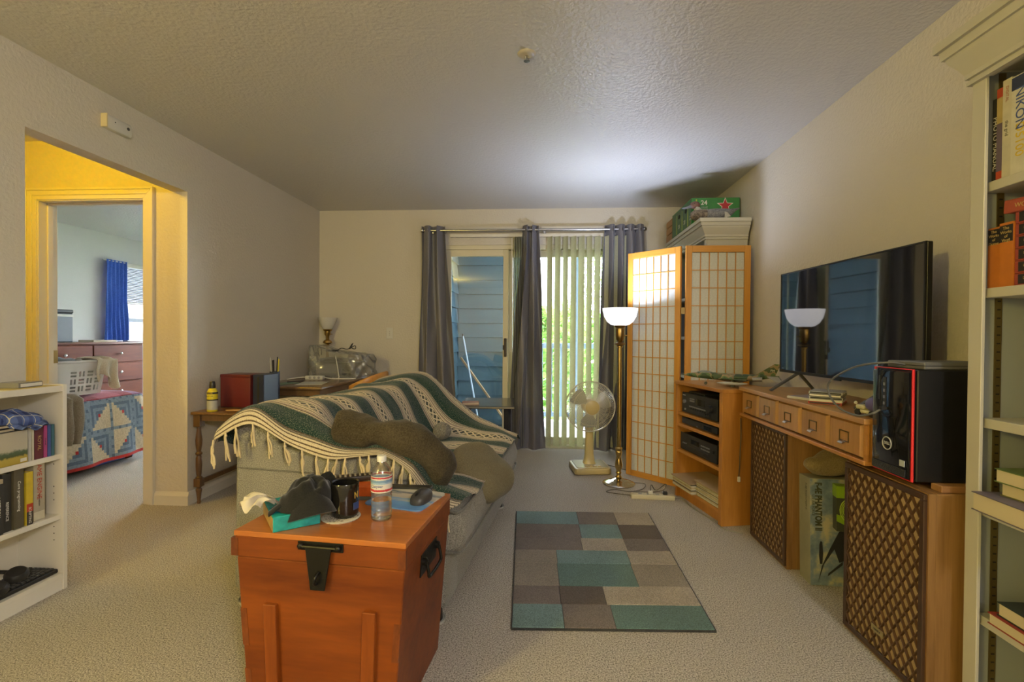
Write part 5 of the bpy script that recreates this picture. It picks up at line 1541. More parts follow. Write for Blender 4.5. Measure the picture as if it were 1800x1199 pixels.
# mouse pad and mouse
def _pad():
    k = NT('mouse_pad_print')
    tc = k.n('ShaderNodeTexCoord')
    sp = k.n('ShaderNodeSeparateXYZ')
    k.l(tc.outputs['Generated'], sp.inputs[0])
    nz = k.noise(k.coord('Generated', (2, 9, 1)), 1.5, 4)
    t = k.math('ADD', sp.outputs[1], k.math('MULTIPLY', k.math('SUBTRACT', nz, 0.5), 0.30))
    k.l(k.ramp(t, [(0.0, (0.10, 0.24, 0.55)), (0.30, (0.14, 0.32, 0.62)), (0.36, (0.42, 0.46, 0.46)), (0.46, (0.17, 0.34, 0.58)), (0.52, (0.50, 0.46, 0.38)), (0.70, (0.55, 0.50, 0.42)), (0.76, (0.10, 0.14, 0.20)), (0.82, (0.50, 0.48, 0.42)), (1.0, (0.52, 0.49, 0.42))]), k.b.inputs['Base Color'])
    k.b.inputs['Roughness'].default_value = 0.6
    return k.m
mp = B()
rr = 0.02
pts = []
for (cx_, cy_, a0) in ((0.11 - rr, 0.098 - rr, 0), (-0.11 + rr, 0.098 - rr, 90), (-0.11 + rr, -0.098 + rr, 180), (0.11 - rr, -0.098 + rr, 270)):
    for q in range(6):
        a = R(a0 + q * 18)
        pts.append((cx_ + rr * math.cos(a), cy_ + rr * math.sin(a)))
mp.prism(pts, 0, 0.004, 'Z')
mpo = mp.build('mouse_pad', _pad(), None, (-0.487, 1.672, CHZ), (0, 0, R(-15)))
tag(mpo, 'mouse pad printed with a blue sea scene on the chest', 'mouse pad')
mo = thing('computer_mouse', 'dark grey wireless mouse on the mouse pad', 'mouse', (-0.425, 1.645, CHZ + 0.0045), R(-12))
mb = B().ell((0, 0, 0.010), 0.031, 0.052, 0.027, 28, 16, power=2.5)
mb.v = [(x, y, max(0.0, z + 0.004 * (y / 0.05))) for (x, y, z) in mb.v]
mb.build('mouse_body', mat('mouse_grey', (0.055, 0.052, 0.05), 0.4), mo, smooth=60)
box('button_gap', -0.0008, 0.0008, -0.046, -0.005, 0.030, 0.0372, BLK, mo)
B().lathe([(0.008, -0.003), (0.008, 0.003)], 14, (0, -0.024, 0.030), 'X').build('scroll_wheel', BLK, mo, smooth=40)
kb2 = box('dark_tray_edge', -0.60, -0.42, 1.765, 1.80, CHZ, CHZ + 0.012, BLK, None, bevel=0.002)
tag(kb2, 'flat black strip at the back edge of the chest behind the water bottle', 'strip')

# ================================================================== RUG
def rugm(n, c):
    return fabric('rug_' + n, tuple(x * 0.55 for x in c), tuple(min(1, x * 1.35) for x in c), 240, 0.8, 0.004, 1.0, 0.1, 3, 0.5)
RM = [rugm('aqua', (0.16, 0.25, 0.25)), rugm('mauve', (0.17, 0.14, 0.125)), rugm('cream', (0.36, 0.31, 0.25)), rugm('taupe', (0.25, 0.215, 0.175)), rugm('brown', (0.10, 0.078, 0.065)), rugm('green', (0.105, 0.18, 0.165)), rugm('edge', (0.045, 0.045, 0.045))]
rug = thing('area_rug', 'patchwork area rug in aqua, taupe and brown blocks before the sofa', 'rug', (0, 0, 0))
c0, c1, c2, c3 = Vector((-0.122, 1.87, 0)), Vector((0.668, 1.918, 0)), Vector((0.668, 3.165, 0)), Vector((-0.178, 3.12, 0))
def RP(u, v, z):
    p = c0.lerp(c1, u).lerp(c3.lerp(c2, u), v)
    return (p.x, p.y, z)
# rows from the near edge (v) with column splits and colours
rows_ = [(0.00, 0.135, [(0, 0.26, 0), (0.26, 0.515, 1), (0.515, 1, 5)]),
         (0.135, 0.255, [(0, 0.255, 1), (0.255, 0.50, 4), (0.50, 1, 2)]),
         (0.255, 0.43, [(0, 0.26, 3), (0.26, 0.71, 5), (0.71, 1, 3)]),
         (0.43, 0.55, [(0, 0.265, 3), (0.265, 0.715, 0), (0.715, 1, 2)]),
         (0.55, 0.675, [(0, 0.44, 1), (0.44, 0.73, 2), (0.73, 1, 1)]),
         (0.675, 0.835, [(0, 0.45, 1), (0.45, 0.73, 0), (0.73, 1, 4)]),
         (0.835, 1.0, [(0, 0.455, 0), (0.455, 0.735, 1), (0.735, 1, 2)])]
for (v0, v1, cs) in rows_:
    for (u0, u1, m) in cs:
        g = 0.0012
        b = B().hexa([RP(u0 + g, v0 + g, 0.001), RP(u1 - g, v0 + g, 0.001), RP(u1 - g, v1 - g, 0.001), RP(u0 + g, v1 - g, 0.001)], [RP(u0 + g, v0 + g, 0.011), RP(u1 - g, v0 + g, 0.011), RP(u1 - g, v1 - g, 0.011), RP(u0 + g, v1 - g, 0.011)])
        b.build('pile_block', RM[m], rug, bevel=0.002)
B().hexa([RP(-0.004, -0.003, 0), RP(1.004, -0.003, 0), RP(1.004, 1.003, 0), RP(-0.004, 1.003, 0)], [RP(-0.004, -0.003, 0.008), RP(1.004, -0.003, 0.008), RP(1.004, 1.003, 0.008), RP(-0.004, 1.003, 0.008)]).build('binding', RM[6], rug)

# ================================================================== WINDOW SIDE
STEEL = mat('brushed_steel', (0.45, 0.45, 0.47), 0.25, 1.0)
RZ_, RY_ = 2.208, 4.855
rd = thing('curtain_rod', 'brushed steel curtain rod over the patio door', 'curtain rod', (0, RY_, RZ_))
B().tube([(-1.27, 0, 0), (0.955, 0, 0)], 0.0125, 14).build('rod', STEEL, rd, smooth=50)
for x in (-1.27, 0.955):
    B().lathe([(0.0125, -0.002), (0.021, 0.0), (0.023, 0.018), (0.012, 0.03), (0, 0.031)], 18, (x, 0, 0), 'X').build('finial', STEEL, rd, (0, 0, 0), smooth=50)
for x in (-1.15, -0.02, 0.90):
    B().box(x - 0.008, x + 0.008, 0, YB - RY_, -0.03, -0.014).box(x - 0.012, x + 0.012, YB - RY_ - 0.006, YB - RY_, -0.06, 0.03).build('bracket', STEEL, rd)
GREYCUR = fabric('grey_satin_curtain', (0.135, 0.13, 0.150), (0.175, 0.17, 0.195), 260, 0.15, 0.001, 0.45, 0.2, 1.5, 0.6)
GREYCUR.node_tree.nodes['Principled BSDF'].inputs['Specular IOR Level'].default_value = 0.5
def curtain(label, xt0, xt1, xb0, xb1, folds, seed, zb=0.012, amp=0.045, mid=None):
    r = thing('curtain', label, 'curtain', (0, RY_, 0))
    zt = RZ_ + 0.045
    def fn(u, v):
        w = v ** 1.15
        a, b = xt0 + (xb0 - xt0) * w, xt1 + (xb1 - xt1) * w
        if mid:
            s = math.sin(PI * min(1, v * 1.0))
            a += mid[0] * s
            b += mid[1] * s
        x = a + (b - a) * u + 0.010 * math.sin(u * 23 + v * 7 + seed)
        ph = u * 2 * PI * folds + 0.5 * math.sin(v * 3 + seed)
        y = (amp * (0.75 + 0.45 * v)) * math.sin(ph) + 0.012 * math.sin(u * 31 + v * 6 + seed) * v
        z = zt - (zt - zb) * v
        if v > 0.9:
            y += 0.02 * math.sin(u * 17 + seed) * (v - 0.9) * 10
        return Vector((x, y - 0.01 * v, z))
    B().grid(fn, 110, 34).build('cloth', GREYCUR, r, solid=0.0035, smooth=80)
    for q in range(int(folds * 2)):
        u = (q + 0.5) / (folds * 2)
        p = fn(u, 0.045 / (zt - zb))
        ring = [(p.x, p.y + 0.024 * math.cos(t) * 0.2, RZ_ + 0.0) for t in (0,)]
        B().tube([(p.x + 0.005 * math.sin(t), p.y + 0.022 * math.sin(t), RZ_ + 0.022 * math.cos(t)) for t in [2 * PI * i / 16 for i in range(16)]], 0.004, 6, closed=True).build('grommet', STEEL, r, smooth=50)
    return r
curtain('dark grey curtain left of the patio door beside the yellow wall', -1.275, -1.015, -1.285, -0.86, 2.5, 0.4, mid=(0.0, 0.0))
curtain('dark grey curtain hanging in the middle of the patio door', -0.245, -0.075, -0.395, 0.005, 2.5, 1.7)
curtain('dark grey curtain right of the blinds behind the floor lamp', 0.575, 0.95, 0.49, 1.02, 4.0, 2.9)
# vertical blinds
VAN = translucent('blind_vane', (0.70, 0.70, 0.52), 0.30)
vb = thing('vertical_blind', 'pale green vertical blind half open behind the fan', 'blind', (0, 4.905, 0))
box('head_rail', -0.98, 0.92, -0.012, 0.012, 2.148, 2.178, TRIM, vb)
def vane():
    def fn(u, v):
        return Vector(((u - 0.5) * 0.085, 0.006 * math.cos((u - 0.5) * PI), 2.145 - v * 2.11))
    return B().grid(fn, 6, 8).mesh('blind_vane', VAN, solid=0.0012, smooth=60)
_vn = vane()
for i, x in enumerate([0.035 + 0.079 * k for k in range(8)] + [0.68, 0.76]):
    obj('blind_vane', _vn, vb, (x, -0.03, 0), (0, 0, R(-52 + 4 * math.sin(i * 2.1))))
for i in range(7):
    obj('blind_vane', _vn, vb, (-0.325 + i * 0.017, -0.03, 0), (0, 0, R(-80)))
B().tube([(-0.345, -0.055, 2.13), (-0.345, -0.06, 0.98)], 0.004, 6).build('wand', TRIM, vb)

# balcony things: broom, board, plant, wooden screen
bm = thing('broom', 'broom with blue-grey handle leaning in the balcony corner', 'broom', (0, 0, 0))
B().tube([(-1.05, 6.10, 1.14), (-0.80, 5.78, 0.10)], 0.011, 8).build('handle', mat('broom_handle', (0.42, 0.52, 0.60), 0.4), bm, smooth=50)
B().tube([(-1.055, 6.107, 1.165), (-1.045, 6.095, 1.11)], 0.013, 8).build('grip', BLK, bm, smooth=50)
B().hexa([(-0.93, 5.74, 0.0), (-0.67, 5.70, 0.0), (-0.66, 5.76, 0.0), (-0.92, 5.80, 0.0)], [(-0.88, 5.75, 0.13), (-0.72, 5.72, 0.13), (-0.715, 5.755, 0.13), (-0.875, 5.785, 0.13)]).build('bristles', mat('bristle_blue', (0.12, 0.16, 0.40), 0.8), bm)
st = B().bar((-1.08, 6.13, 0.86), (-0.42, 5.85, 0.03), 0.022, 0.022).build('wooden_pole', wood('pole_pine', (0.42, 0.26, 0.12), (0.52, 0.34, 0.18), 'X'))
tag(st, 'thin wooden pole leaning across the balcony corner', 'pole')
bp2 = thing('wooden_crate_stand', 'weathered wooden planter stand on the balcony by the door stile', 'stand', (-0.33, 6.08, 0))
WTH = wood('weathered_wood', (0.14, 0.10, 0.08), (0.22, 0.16, 0.12), 'Z')
for x in (-0.07, 0.07):
    for y in (-0.07, 0.07):
        box('leg', x - 0.018, x + 0.018, y - 0.018, y + 0.018, 0, 0.56, WTH, bp2)
for z in (0.12, 0.52):
    box('shelf_board', -0.088, 0.088, -0.088, 0.088, z, z + 0.02, WTH, bp2)
def leaf_mesh(n, spread, hgt, size, seed, m, name, droop=0.0, base=0.0):
    rnd = random.Random(seed)
    b = B()
    for q in range(n):
        c = Vector((max(-1.1, min(1.1, rnd.gauss(0, 0.7))) * spread[0], max(-1.1, min(1.1, rnd.gauss(0, 0.7))) * spread[1], base + rnd.random() ** 0.8 * hgt))
        e = Euler((rnd.uniform(-1.2, 1.2), rnd.uniform(-1.2, 1.2), rnd.uniform(0, 2 * PI))).to_matrix()
        s = size * rnd.uniform(0.6, 1.3)
        vs = [c + e @ Vector(p) * s for p in ((0, 0, 0), (0.32, 0.45, 0.06), (0, 1.0, -0.05), (-0.32, 0.45, 0.06))]
        b.add(vs, [(0, 1, 2, 3)])
    return b
LEAF1 = translucent('leaf_green', (0.16, 0.30, 0.06), 0.4)
LEAF2 = translucent('leaf_light', (0.30, 0.42, 0.13), 0.4)
LEAF3 = translucent('leaf_dark', (0.07, 0.16, 0.05), 0.35)
ptd = thing('potted_plant', 'small leafy plant in a pot on the balcony stand', 'plant', (-0.33, 6.08, 0.54))
B().lathe([(0.05, 0), (0.07, 0.11), (0.075, 0.12), (0.065, 0.12), (0.06, 0.10), (0, 0.10)], 18, cap=False).build('pot', mat('terracotta', (0.30, 0.13, 0.07), 0.8), ptd, smooth=40)
lf = leaf_mesh(90, (0.07, 0.07), 0.42, 0.06, 3, LEAF2, 'foliage', base=0.14).build('foliage', LEAF2, ptd)
lf['kind'] = 'stuff'
B().tube([(0, 0, 0.1), (0.01, 0, 0.5)], 0.006, 6).build('stem', WTH, ptd)
SH = [(-0.2, 8.1, 0.55, 1.9, 1, LEAF1, 'mid green shrub beyond the railing, leftmost of the row'), (0.45, 8.9, 0.5, 2.0, 2, LEAF2, 'light green shrub directly behind the balcony post'),
      (1.02, 8.15, 0.5, 1.75, 3, LEAF1, 'mid green shrub right of the balcony post'), (1.95, 8.9, 0.6, 2.7, 4, LEAF2, 'tall light green shrub at the right end of the balcony view'),
      (1.15, 11.5, 0.7, 5.2, 5, LEAF2, 'tall pale tree showing above the right-hand shrubs'), (0.1, 9.9, 0.8, 1.7, 6, LEAF3, 'dark low shrub behind the front row')]
for (x, y, s, h, sd, m, lbx) in SH:
    t = thing('shrub', lbx, 'shrub', (x, y, -0.4), group='shrubs beyond the balcony')
    f = leaf_mesh(1000, (s * 0.55, s * 0.45), h, 0.15, sd, m, 'foliage', base=0.15).build('foliage', m, t)
    f['kind'] = 'stuff'
    B().tube([(0, 0, 0), (0.03, 0.02, h * 0.6)], 0.03, 8, r1=0.012).build('trunk', WTH, t, smooth=50)

# ---- folding tray table by the sofa
TRY = mat('tray_black_wood', (0.035, 0.033, 0.034), 0.22, var=0.2, vscale=12, coat=0.3)
tt = thing('tray_table', 'dark folding tray table between sofa and patio door', 'table', (-0.465, 3.93, 0), R(4))
box('tray_top', -0.21, 0.21, -0.265, 0.265, 0.585, 0.604, TRY, tt, bevel=0.004)
box('edge_strip', -0.212, 0.212, -0.268, -0.2655, 0.590, 0.600, mat('tray_edge', (0.25, 0.22, 0.16), 0.4), tt)
for x in (-0.17, 0.17):
    B().bar((x, -0.20, 0.0), (x, 0.19, 0.585), 0.018, 0.034, up=(1, 0, 0)).build('leg', TRY, tt)
    xx = x * 0.87
    B().bar((xx, 0.20, 0.0), (xx, -0.19, 0.585), 0.018, 0.034, up=(1, 0, 0)).build('leg', TRY, tt)
box('crossbar', -0.17, 0.17, -0.195, -0.165, 0.04, 0.065, TRY, tt)
box('crossbar', -0.148, 0.148, 0.165, 0.195, 0.04, 0.065, TRY, tt)
nb_ = flat_book('small pale book lying on the dark tray table', -0.64, 3.72, 0.605, 0.13, 0.10, 0.018, cm('rosy', (0.40, 0.24, 0.18)), rz=R(12))

# ---- desk fan
FANM = mat('fan_cream', (0.52, 0.42, 0.20), 0.35)
FANW = mat('fan_white_top', (0.60, 0.56, 0.42), 0.16)
FX, FY = 0.383, 4.155
fn_ = thing('desk_fan', 'cream electric fan standing on the carpet before the blinds', 'fan', (FX, FY, 0), R(8))
B().prism([(-0.155, -0.125), (-0.135, -0.15), (0.135, -0.15), (0.155, -0.125), (0.155, 0.125), (0.135, 0.145), (-0.135, 0.145), (-0.155, 0.125)], 0.004, 0.055, 'Z').build('base', FANM, fn_, bevel=0.012, seg=3, smooth=40)
B().prism([(-0.135, -0.105), (-0.12, -0.125), (0.12, -0.125), (0.135, -0.105), (0.135, 0.105), (0.12, 0.125), (-0.12, 0.125), (-0.135, 0.105)], 0.055, 0.062, 'Z').build('base_top', FANW, fn_, bevel=0.004, smooth=40)
for i in range(4):
    box('speed_button', -0.06 + i * 0.035, -0.035 + i * 0.035, -0.115, -0.095, 0.061, 0.07, FANM, fn_, bevel=0.002)
B().loft([((0, 0.02, 0.06), (0.055, 0, 0), (0, 0.05, 0)), ((0, 0.02, 0.085), (0.046, 0, 0), (0, 0.042, 0)), ((0, 0.02, 0.13), (0.038, 0, 0), (0, 0.034, 0)), ((0, 0.02, 0.30), (0.033, 0, 0), (0, 0.028, 0)), ((0, 0.02, 0.50), (0.030, 0, 0), (0, 0.026, 0))], 20, power=3.5).build('column', FANM, fn_, smooth=50)
FH = Vector((-0.005, 0.0, 0.553))
B().lathe([(0.03, 0.0), (0.055, 0.01), (0.065, 0.05), (0.055, 0.11), (0.02, 0.14), (0, 0.142)], 24, (FH.x, FH.y + 0.0, FH.z), 'Y').build('motor_housing', FANM, fn_, smooth=50)
CAGE = mat('fan_guard_wire', (0.62, 0.58, 0.46), 0.3, 0.2)
def cage(yc, depth, nm):
    b = B()
    RR = 0.212
    b.tube([(FH.x + RR * math.cos(t), FH.y + yc, FH.z + RR * math.sin(t)) for t in [2 * PI * i / 64 for i in range(64)]], 0.005, 6, closed=True)
    for rr_, dd in ((0.155, 0.62), (0.062, 0.97)):
        b.tube([(FH.x + rr_ * math.cos(t), FH.y + yc + depth * dd, FH.z + rr_ * math.sin(t)) for t in [2 * PI * i / 48 for i in range(48)]], 0.002, 5, closed=True)
    for i in range(90):
        t = 2 * PI * i / 90
        pts = []
        for q in range(5):
            f = q / 4
            r_ = 0.058 + (RR - 0.058) * f
            yy_ = yc + depth * (1 - f ** 2.4)
            tt_ = t + 0.12 * f
            pts.append((FH.x + r_ * math.cos(tt_), FH.y + yy_, FH.z + r_ * math.sin(tt_)))
        b.tube(pts, 0.0016, 4, cap=False)
    return b.build(nm, CAGE, fn_, smooth=60)
cage(-0.035, -0.075, 'front_guard')['kind'] = 'stuff'
cage(-0.028, 0.075, 'rear_guard')['kind'] = 'stuff'
B().lathe([(0.0, 0.0), (0.045, 0.001), (0.06, 0.006), (0.062, 0.012)], 32, (FH.x, FH.y - 0.113, FH.z), 'Y').build('guard_cap', FANM, fn_, smooth=50)
BLADE = mat('fan_blade', (0.36, 0.38, 0.36), 0.25)
for k_ in range(3):
    a0 = 2 * PI * k_ / 3 + 0.4
    def bf(u, v, a0=a0):
        r_ = 0.03 + 0.150 * v
        wid = (0.35 + 0.75 * math.sin(min(1, v * 1.1) * PI * 0.75)) * 0.95
        t = a0 + (u - 0.5) * wid
        return Vector((FH.x + r_ * math.cos(t), FH.y - 0.03 + 0.03 * (u - 0.5), FH.z + r_ * math.sin(t)))
    B().grid(bf, 14, 10).build('blade', BLADE, fn_, solid=0.002, smooth=60)
B().lathe([(0.0, -0.02), (0.03, -0.018), (0.034, 0.0), (0.034, 0.02)], 20, (FH.x, FH.y - 0.04, FH.z), 'Y').build('hub', FANM, fn_, smooth=50)
B().tube(spline([(0.13, 0.14, 0.02), (0.22, 0.12, 0.006), (0.30, 0.0, 0.005), (0.42, -0.16, 0.005), (0.50, -0.4, 0.005)]), 0.0035, 6).build('cord', mat('cord_brown', (0.10, 0.085, 0.06), 0.5), fn_, smooth=60)

# ---- floor lamp
LX, LY = 0.575, 3.80
fl_ = thing('floor_lamp', 'lit brass floor lamp with white glass bowl beside the folding screen', 'lamp', (LX, LY, 0))
LBR = mat('lamp_brass', (0.56, 0.40, 0.14), 0.22, 1.0)
CHRM = mat('lamp_base_chrome', (0.52, 0.48, 0.40), 0.14, 1.0)
B().lathe([(0.0, 0.0), (0.122, 0.0), (0.125, 0.008), (0.118, 0.014), (0.10, 0.018), (0.085, 0.026), (0.06, 0.032), (0.035, 0.042), (0.02, 0.05)], 40).build('base', CHRM, fl_, smooth=50)
B().lathe([(0.020, 0.045), (0.026, 0.055), (0.018, 0.065), (0.017, 0.08), (0.024, 0.088), (0.018, 0.096), (0.019, 0.11), (0.028, 0.135), (0.030, 0.155), (0.022, 0.19), (0.018, 0.215), (0.021, 0.225), (0.026, 0.245), (0.026, 0.255), (0.019, 0.262), (0.026, 0.272), (0.027, 0.282), (0.02, 0.29)], 28).build('turned_stem', LBR, fl_, smooth=45)
B().lathe([(0.0165, 0.288), (0.0165, 1.06), (0.0235, 1.065), (0.0235, 1.072), (0.015, 1.078)], 20).build('pole', LBR, fl_, smooth=45)
B().lathe([(0.015, 1.076), (0.042, 1.086), (0.046, 1.092), (0.03, 1.098), (0.014, 1.105), (0.022, 1.112), (0.030, 1.125), (0.034, 1.15), (0.034, 1.20), (0.031, 1.212), (0.042, 1.222), (0.043, 1.232), (0.03, 1.236)], 28).build('socket', mat('socket_bronze', (0.34, 0.22, 0.08), 0.3, 1.0), fl_, smooth=45)
B().tube([(0.034, 0, 1.155), (0.058, 0, 1.155)], 0.004, 8).build('switch', LBR, fl_)
SHD = mat('lamp_opal_glass', (0.80, 0.80, 0.82), 0.3, emit=((0.93, 0.93, 1.0), 0.62))
B().lathe([(0.045, 1.232), (0.070, 1.238), (0.100, 1.262), (0.122, 1.300), (0.133, 1.345), (0.136, 1.366), (0.132, 1.366), (0.128, 1.345), (0.117, 1.303), (0.095, 1.267), (0.068, 1.244), (0.0, 1.240)], 48, cap=False).build('lamp_shade', SHD, fl_, smooth=60)
B().ell((0, 0, 1.285), 0.03, 0.03, 0.035, 16, 10).build('bulb', mat('bulb_glow', (0.9, 0.9, 0.9), 0.3, emit=((0.95, 0.95, 1.0), 4.0)), fl_, smooth=60)
_fll = light('floor_lamp_light', 'AREA', (LX, LY, 1.335), 7.6, (0.66, 0.75, 1.0), size=0.17, rot=(PI, 0, 0))
_fll.data.spread = R(160)
_fll.data.shape = 'DISK'
B().tube(spline([(0.11, 0.02, 0.006), (0.2, 0.0, 0.006), (0.16, -0.13, 0.006), (0.05, -0.20, 0.006), (-0.05, -0.16, 0.006), (-0.12, -0.22, 0.006), (0.0, -0.27, 0.006), (0.10, -0.30, 0.01)]), 0.003, 6).build('cord', mat('cord_brown', (0.10, 0.085, 0.06), 0.5), fl_, smooth=60)

# ---- folding shoji screen
SHW = wood('shoji_pine', (0.50, 0.215, 0.028), (0.66, 0.32, 0.055), 'Z', 10, 0.08, 0.4)
SHWX = wood('shoji_pine_rail', (0.50, 0.215, 0.028), (0.66, 0.32, 0.055), 'X', 10, 0.08, 0.4)
PAPER = translucent('shoji_paper', (0.78, 0.79, 0.76), 0.22)
scn = thing('folding_screen', 'two-panel wooden folding screen with paper panes beside the lamp', 'screen', (0, 0, 0))
SHH = 1.835
PW = 0.475
_cols, _rows = 6, 13
iw, ih0, ih1 = PW - 0.09, 0.045, SHH - 0.05
cwid, rhei = iw / _cols, (ih1 - ih0) / _rows
_pane = B().box(0.002, cwid - 0.002, -0.0008, 0.0008, 0.002, rhei - 0.002).mesh('paper_pane', PAPER)
_vb = B().box(-0.003, 0.003, -0.006, 0.006, ih0, ih1).mesh('lattice_bar', SHW)
_hb = B().box(0.045, PW - 0.045, -0.0055, 0.0055, -0.003, 0.003).mesh('lattice_bar', SHWX)
def shoji(origin, ang):
    M_ = Matrix.Translation(origin) @ Matrix.Rotation(ang, 4, 'Z')
    def place(o, x, z):
        o.matrix_local = M_ @ Matrix.Translation((x, 0, z))
    for x0 in (0.0, PW - 0.045):
        place(box('stile', x0, x0 + 0.045, -0.011, 0.011, 0.0, SHH, SHW, scn, bevel=0.002), 0, 0)
    place(box('rail', 0.045, PW - 0.045, -0.011, 0.011, 0.0, ih0, SHWX, scn, bevel=0.002), 0, 0)
    place(box('rail', 0.045, PW - 0.045, -0.011, 0.011, ih1, SHH, SHWX, scn, bevel=0.002), 0, 0)
    for i in range(1, _cols):
        place(obj('lattice_bar', _vb, scn), 0.045 + i * cwid, 0)
    for j in range(1, _rows):
        place(obj('lattice_bar', _hb, scn), 0, ih0 + j * rhei)
    for i in range(_cols):
        for j in range(_rows):
            place(obj('paper_pane', _pane, scn), 0.045 + i * cwid, ih0 + j * rhei)
hg = Vector((1.03, 3.745, 0))
aL = math.atan2(4.093 - 3.753, 0.697 - 1.038)          # along the left panel, away from the hinge
pL = hg + Vector((math.cos(aL), math.sin(aL), 0)) * (PW + 0.012)
shoji(pL, aL + PI)
shoji(hg + Vector((0.018, -0.012, 0)), R(0.5))
for z in (0.35, 1.32):
    o = B().box(-0.012, 0.016, -0.014, -0.010, z, z + 0.05).build('hinge', BRASSD, scn, (hg.x, hg.y, 0))

# ================================================================== TALL WHITE BOOKCASES (the pair with crown moulding)
PAINTB = mat('bookcase_cream_paint', (0.50, 0.48, 0.41), 0.42)
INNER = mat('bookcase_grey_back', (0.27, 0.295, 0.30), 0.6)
def tall_case(label, y0, y1, xf, shelves):
    xb = XR - 0.018
    r = thing('tall_bookcase', label, 'bookcase', (0, 0, 0))
    zt = 1.965
    t = 0.015
    for y in (y0, y1 - t):
        box('side_panel', xf + 0.0105, xb, y, y + t, 0, zt, PAINTB, r, bevel=0.001)
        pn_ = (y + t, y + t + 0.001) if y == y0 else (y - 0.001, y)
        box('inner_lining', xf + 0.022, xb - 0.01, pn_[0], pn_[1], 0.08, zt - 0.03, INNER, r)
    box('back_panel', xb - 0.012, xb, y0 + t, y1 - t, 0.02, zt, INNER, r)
    box('top_board', xf + 0.02, xb, y0 + t, y1 - t, zt - 0.025, zt, PAINTB, r)
    for y in (y0, y1 - 0.045):
        box('face_stile', xf, xf + 0.010, y, y + 0.045, 0, zt, PAINTB, r, bevel=0.0015)
    box('face_rail', xf, xf + 0.02, y0 + 0.045, y1 - 0.045, zt - 0.055, zt, PAINTB, r, bevel=0.0015)
    box('kick_board', xf, xf + 0.02, y0 + 0.045, y1 - 0.045, 0, 0.085, PAINTB, r, bevel=0.0015)
    for z in shelves:
        box('shelf', xf + 0.022, xb - 0.012, y0 + t + 0.002, y1 - t - 0.002, z - 0.028, z, PAINTB, r, bevel=0.0015)
    box('bottom_board', xf + 0.02, xb - 0.012, y0 + t, y1 - t, 0.06, 0.085, PAINTB, r)
    # crown moulding swept round front and both ends
    prof = [(0.0, -0.060), (0.010, -0.058), (0.010, -0.048), (0.005, -0.046), (0.005, -0.040), (0.013, -0.038), (0.013, -0.024), (0.016, -0.018), (0.026, 0.002), (0.040, 0.024), (0.044, 0.034), (0.044, 0.040), (0.052, 0.041), (0.054, 0.060), (0.056, 0.066), (0.066, 0.068), (0.066, 0.095), (0.0, 0.095)]
    m = B()
    path = lambda o: [(xb, y0 - o), (xf - o, y0 - o), (xf - o, y1 + o), (xb, y1 + o)]
    n = len(prof)
    for (o, z) in prof:
        m.v += [(p[0], p[1], zt + z) for p in path(o)]
    for i in range(n - 1):
        for k in range(3):
            m.f.append((i * 4 + k, i * 4 + k + 1, (i + 1) * 4 + k + 1, (i + 1) * 4 + k))
            m.mi.append(0)
    m.build('crown_moulding', PAINTB, r, smooth=25)
    box('crown_deck', xf - 0.064, xb, y0 - 0.064, y1 + 0.064, zt + 0.088, zt + 0.0952, PAINTB, r)
    return r
CTOP = 1.965 + 0.0952
tall_case('cream bookcase with crown moulding behind the folding screen', 3.862, 4.80, 1.236, [0.45, 0.80, 1.15, 1.5])
bcr = tall_case('cream bookcase with crown moulding at the right edge, filled with books', 0.55, 1.547, 1.268, [0.332, 0.654, 0.915, 1.297, 1.607])
# brass shelf standards in the near bookcase
STD = mat('shelf_standard_brass', (0.20, 0.15, 0.06), 0.4, 0.8)
for x in (1.336, 1.50):
    s_ = box('shelf_standard', x - 0.009, x + 0.009, 1.5268, 1.5305, 0.09, 1.93, STD, bcr)
_slot = B().box(-0.0045, 0.0045, -0.0006, 0.0006, -0.002, 0.002).mesh('slot', mat('slot_dark', (0.02, 0.016, 0.01), 0.6))
for i in range(72):
    obj('slot', _slot, bcr, (1.336, 1.5263, 0.11 + i * 0.025))

# ---- on top of the far bookcase: beer carton, wooden crate, duck
bb = thing('beer_carton', 'green 24-bottle carton with a red star on top of the far bookcase', 'carton', (1.365, 4.335, CTOP), R(0))
GRN = mat('carton_green', (0.035, 0.20, 0.035), 0.45, var=0.12, vscale=14)
GRD = mat('carton_dark_green', (0.03, 0.11, 0.035), 0.45, var=0.3, vscale=20)
bx_, by_, bz_ = 0.19, 0.30, 0.218
box('carton_body', -bx_, bx_, -by_, by_, 0, bz_, GRN, bb, bevel=0.002)
lab(box('side_print', -bx_ - 0.0008, -bx_ + 0.001, -by_ + 0.005, by_ - 0.005, 0.004, bz_ - 0.012, GRD, bb), 'dark green printed side')
for i, y in enumerate((-0.14, 0.06)):
    B().lathe([(0.030, 0), (0.030, 0.002)], 20, (-bx_ - 0.0025, y, 0.150), 'X', sy=0.62).build('hand_hole', mat('hole_dark', (0.008, 0.012, 0.008), 0.8), bb)
def star(cx_, cz_, r_, k_=0.42):
    return [(cx_ + (r_ if i % 2 == 0 else r_ * k_) * math.sin(i * PI / 5), cz_ + (r_ if i % 2 == 0 else r_ * k_) * math.cos(i * PI / 5)) for i in range(10)]
CW_ = mat('carton_white', (0.62, 0.60, 0.50), 0.5)
B().prism(star(0.075, 0.152, 0.068), -by_ - 0.002, -by_, 'Y').build('star_outline', CW_, bb)
B().prism(star(0.075, 0.152, 0.056), -by_ - 0.0032, -by_ - 0.001, 'Y').build('red_star', mat('carton_red', (0.42, 0.02, 0.02), 0.45), bb)
text('lettering', '24', 0.052, CW_, bb, (-0.092, -by_ - 0.0015, 0.176), FACE_NY, bold=0.001)
text('lettering', '12 FL OZ', 0.013, CW_, bb, (-0.088, -by_ - 0.0015, 0.140), FACE_NY)
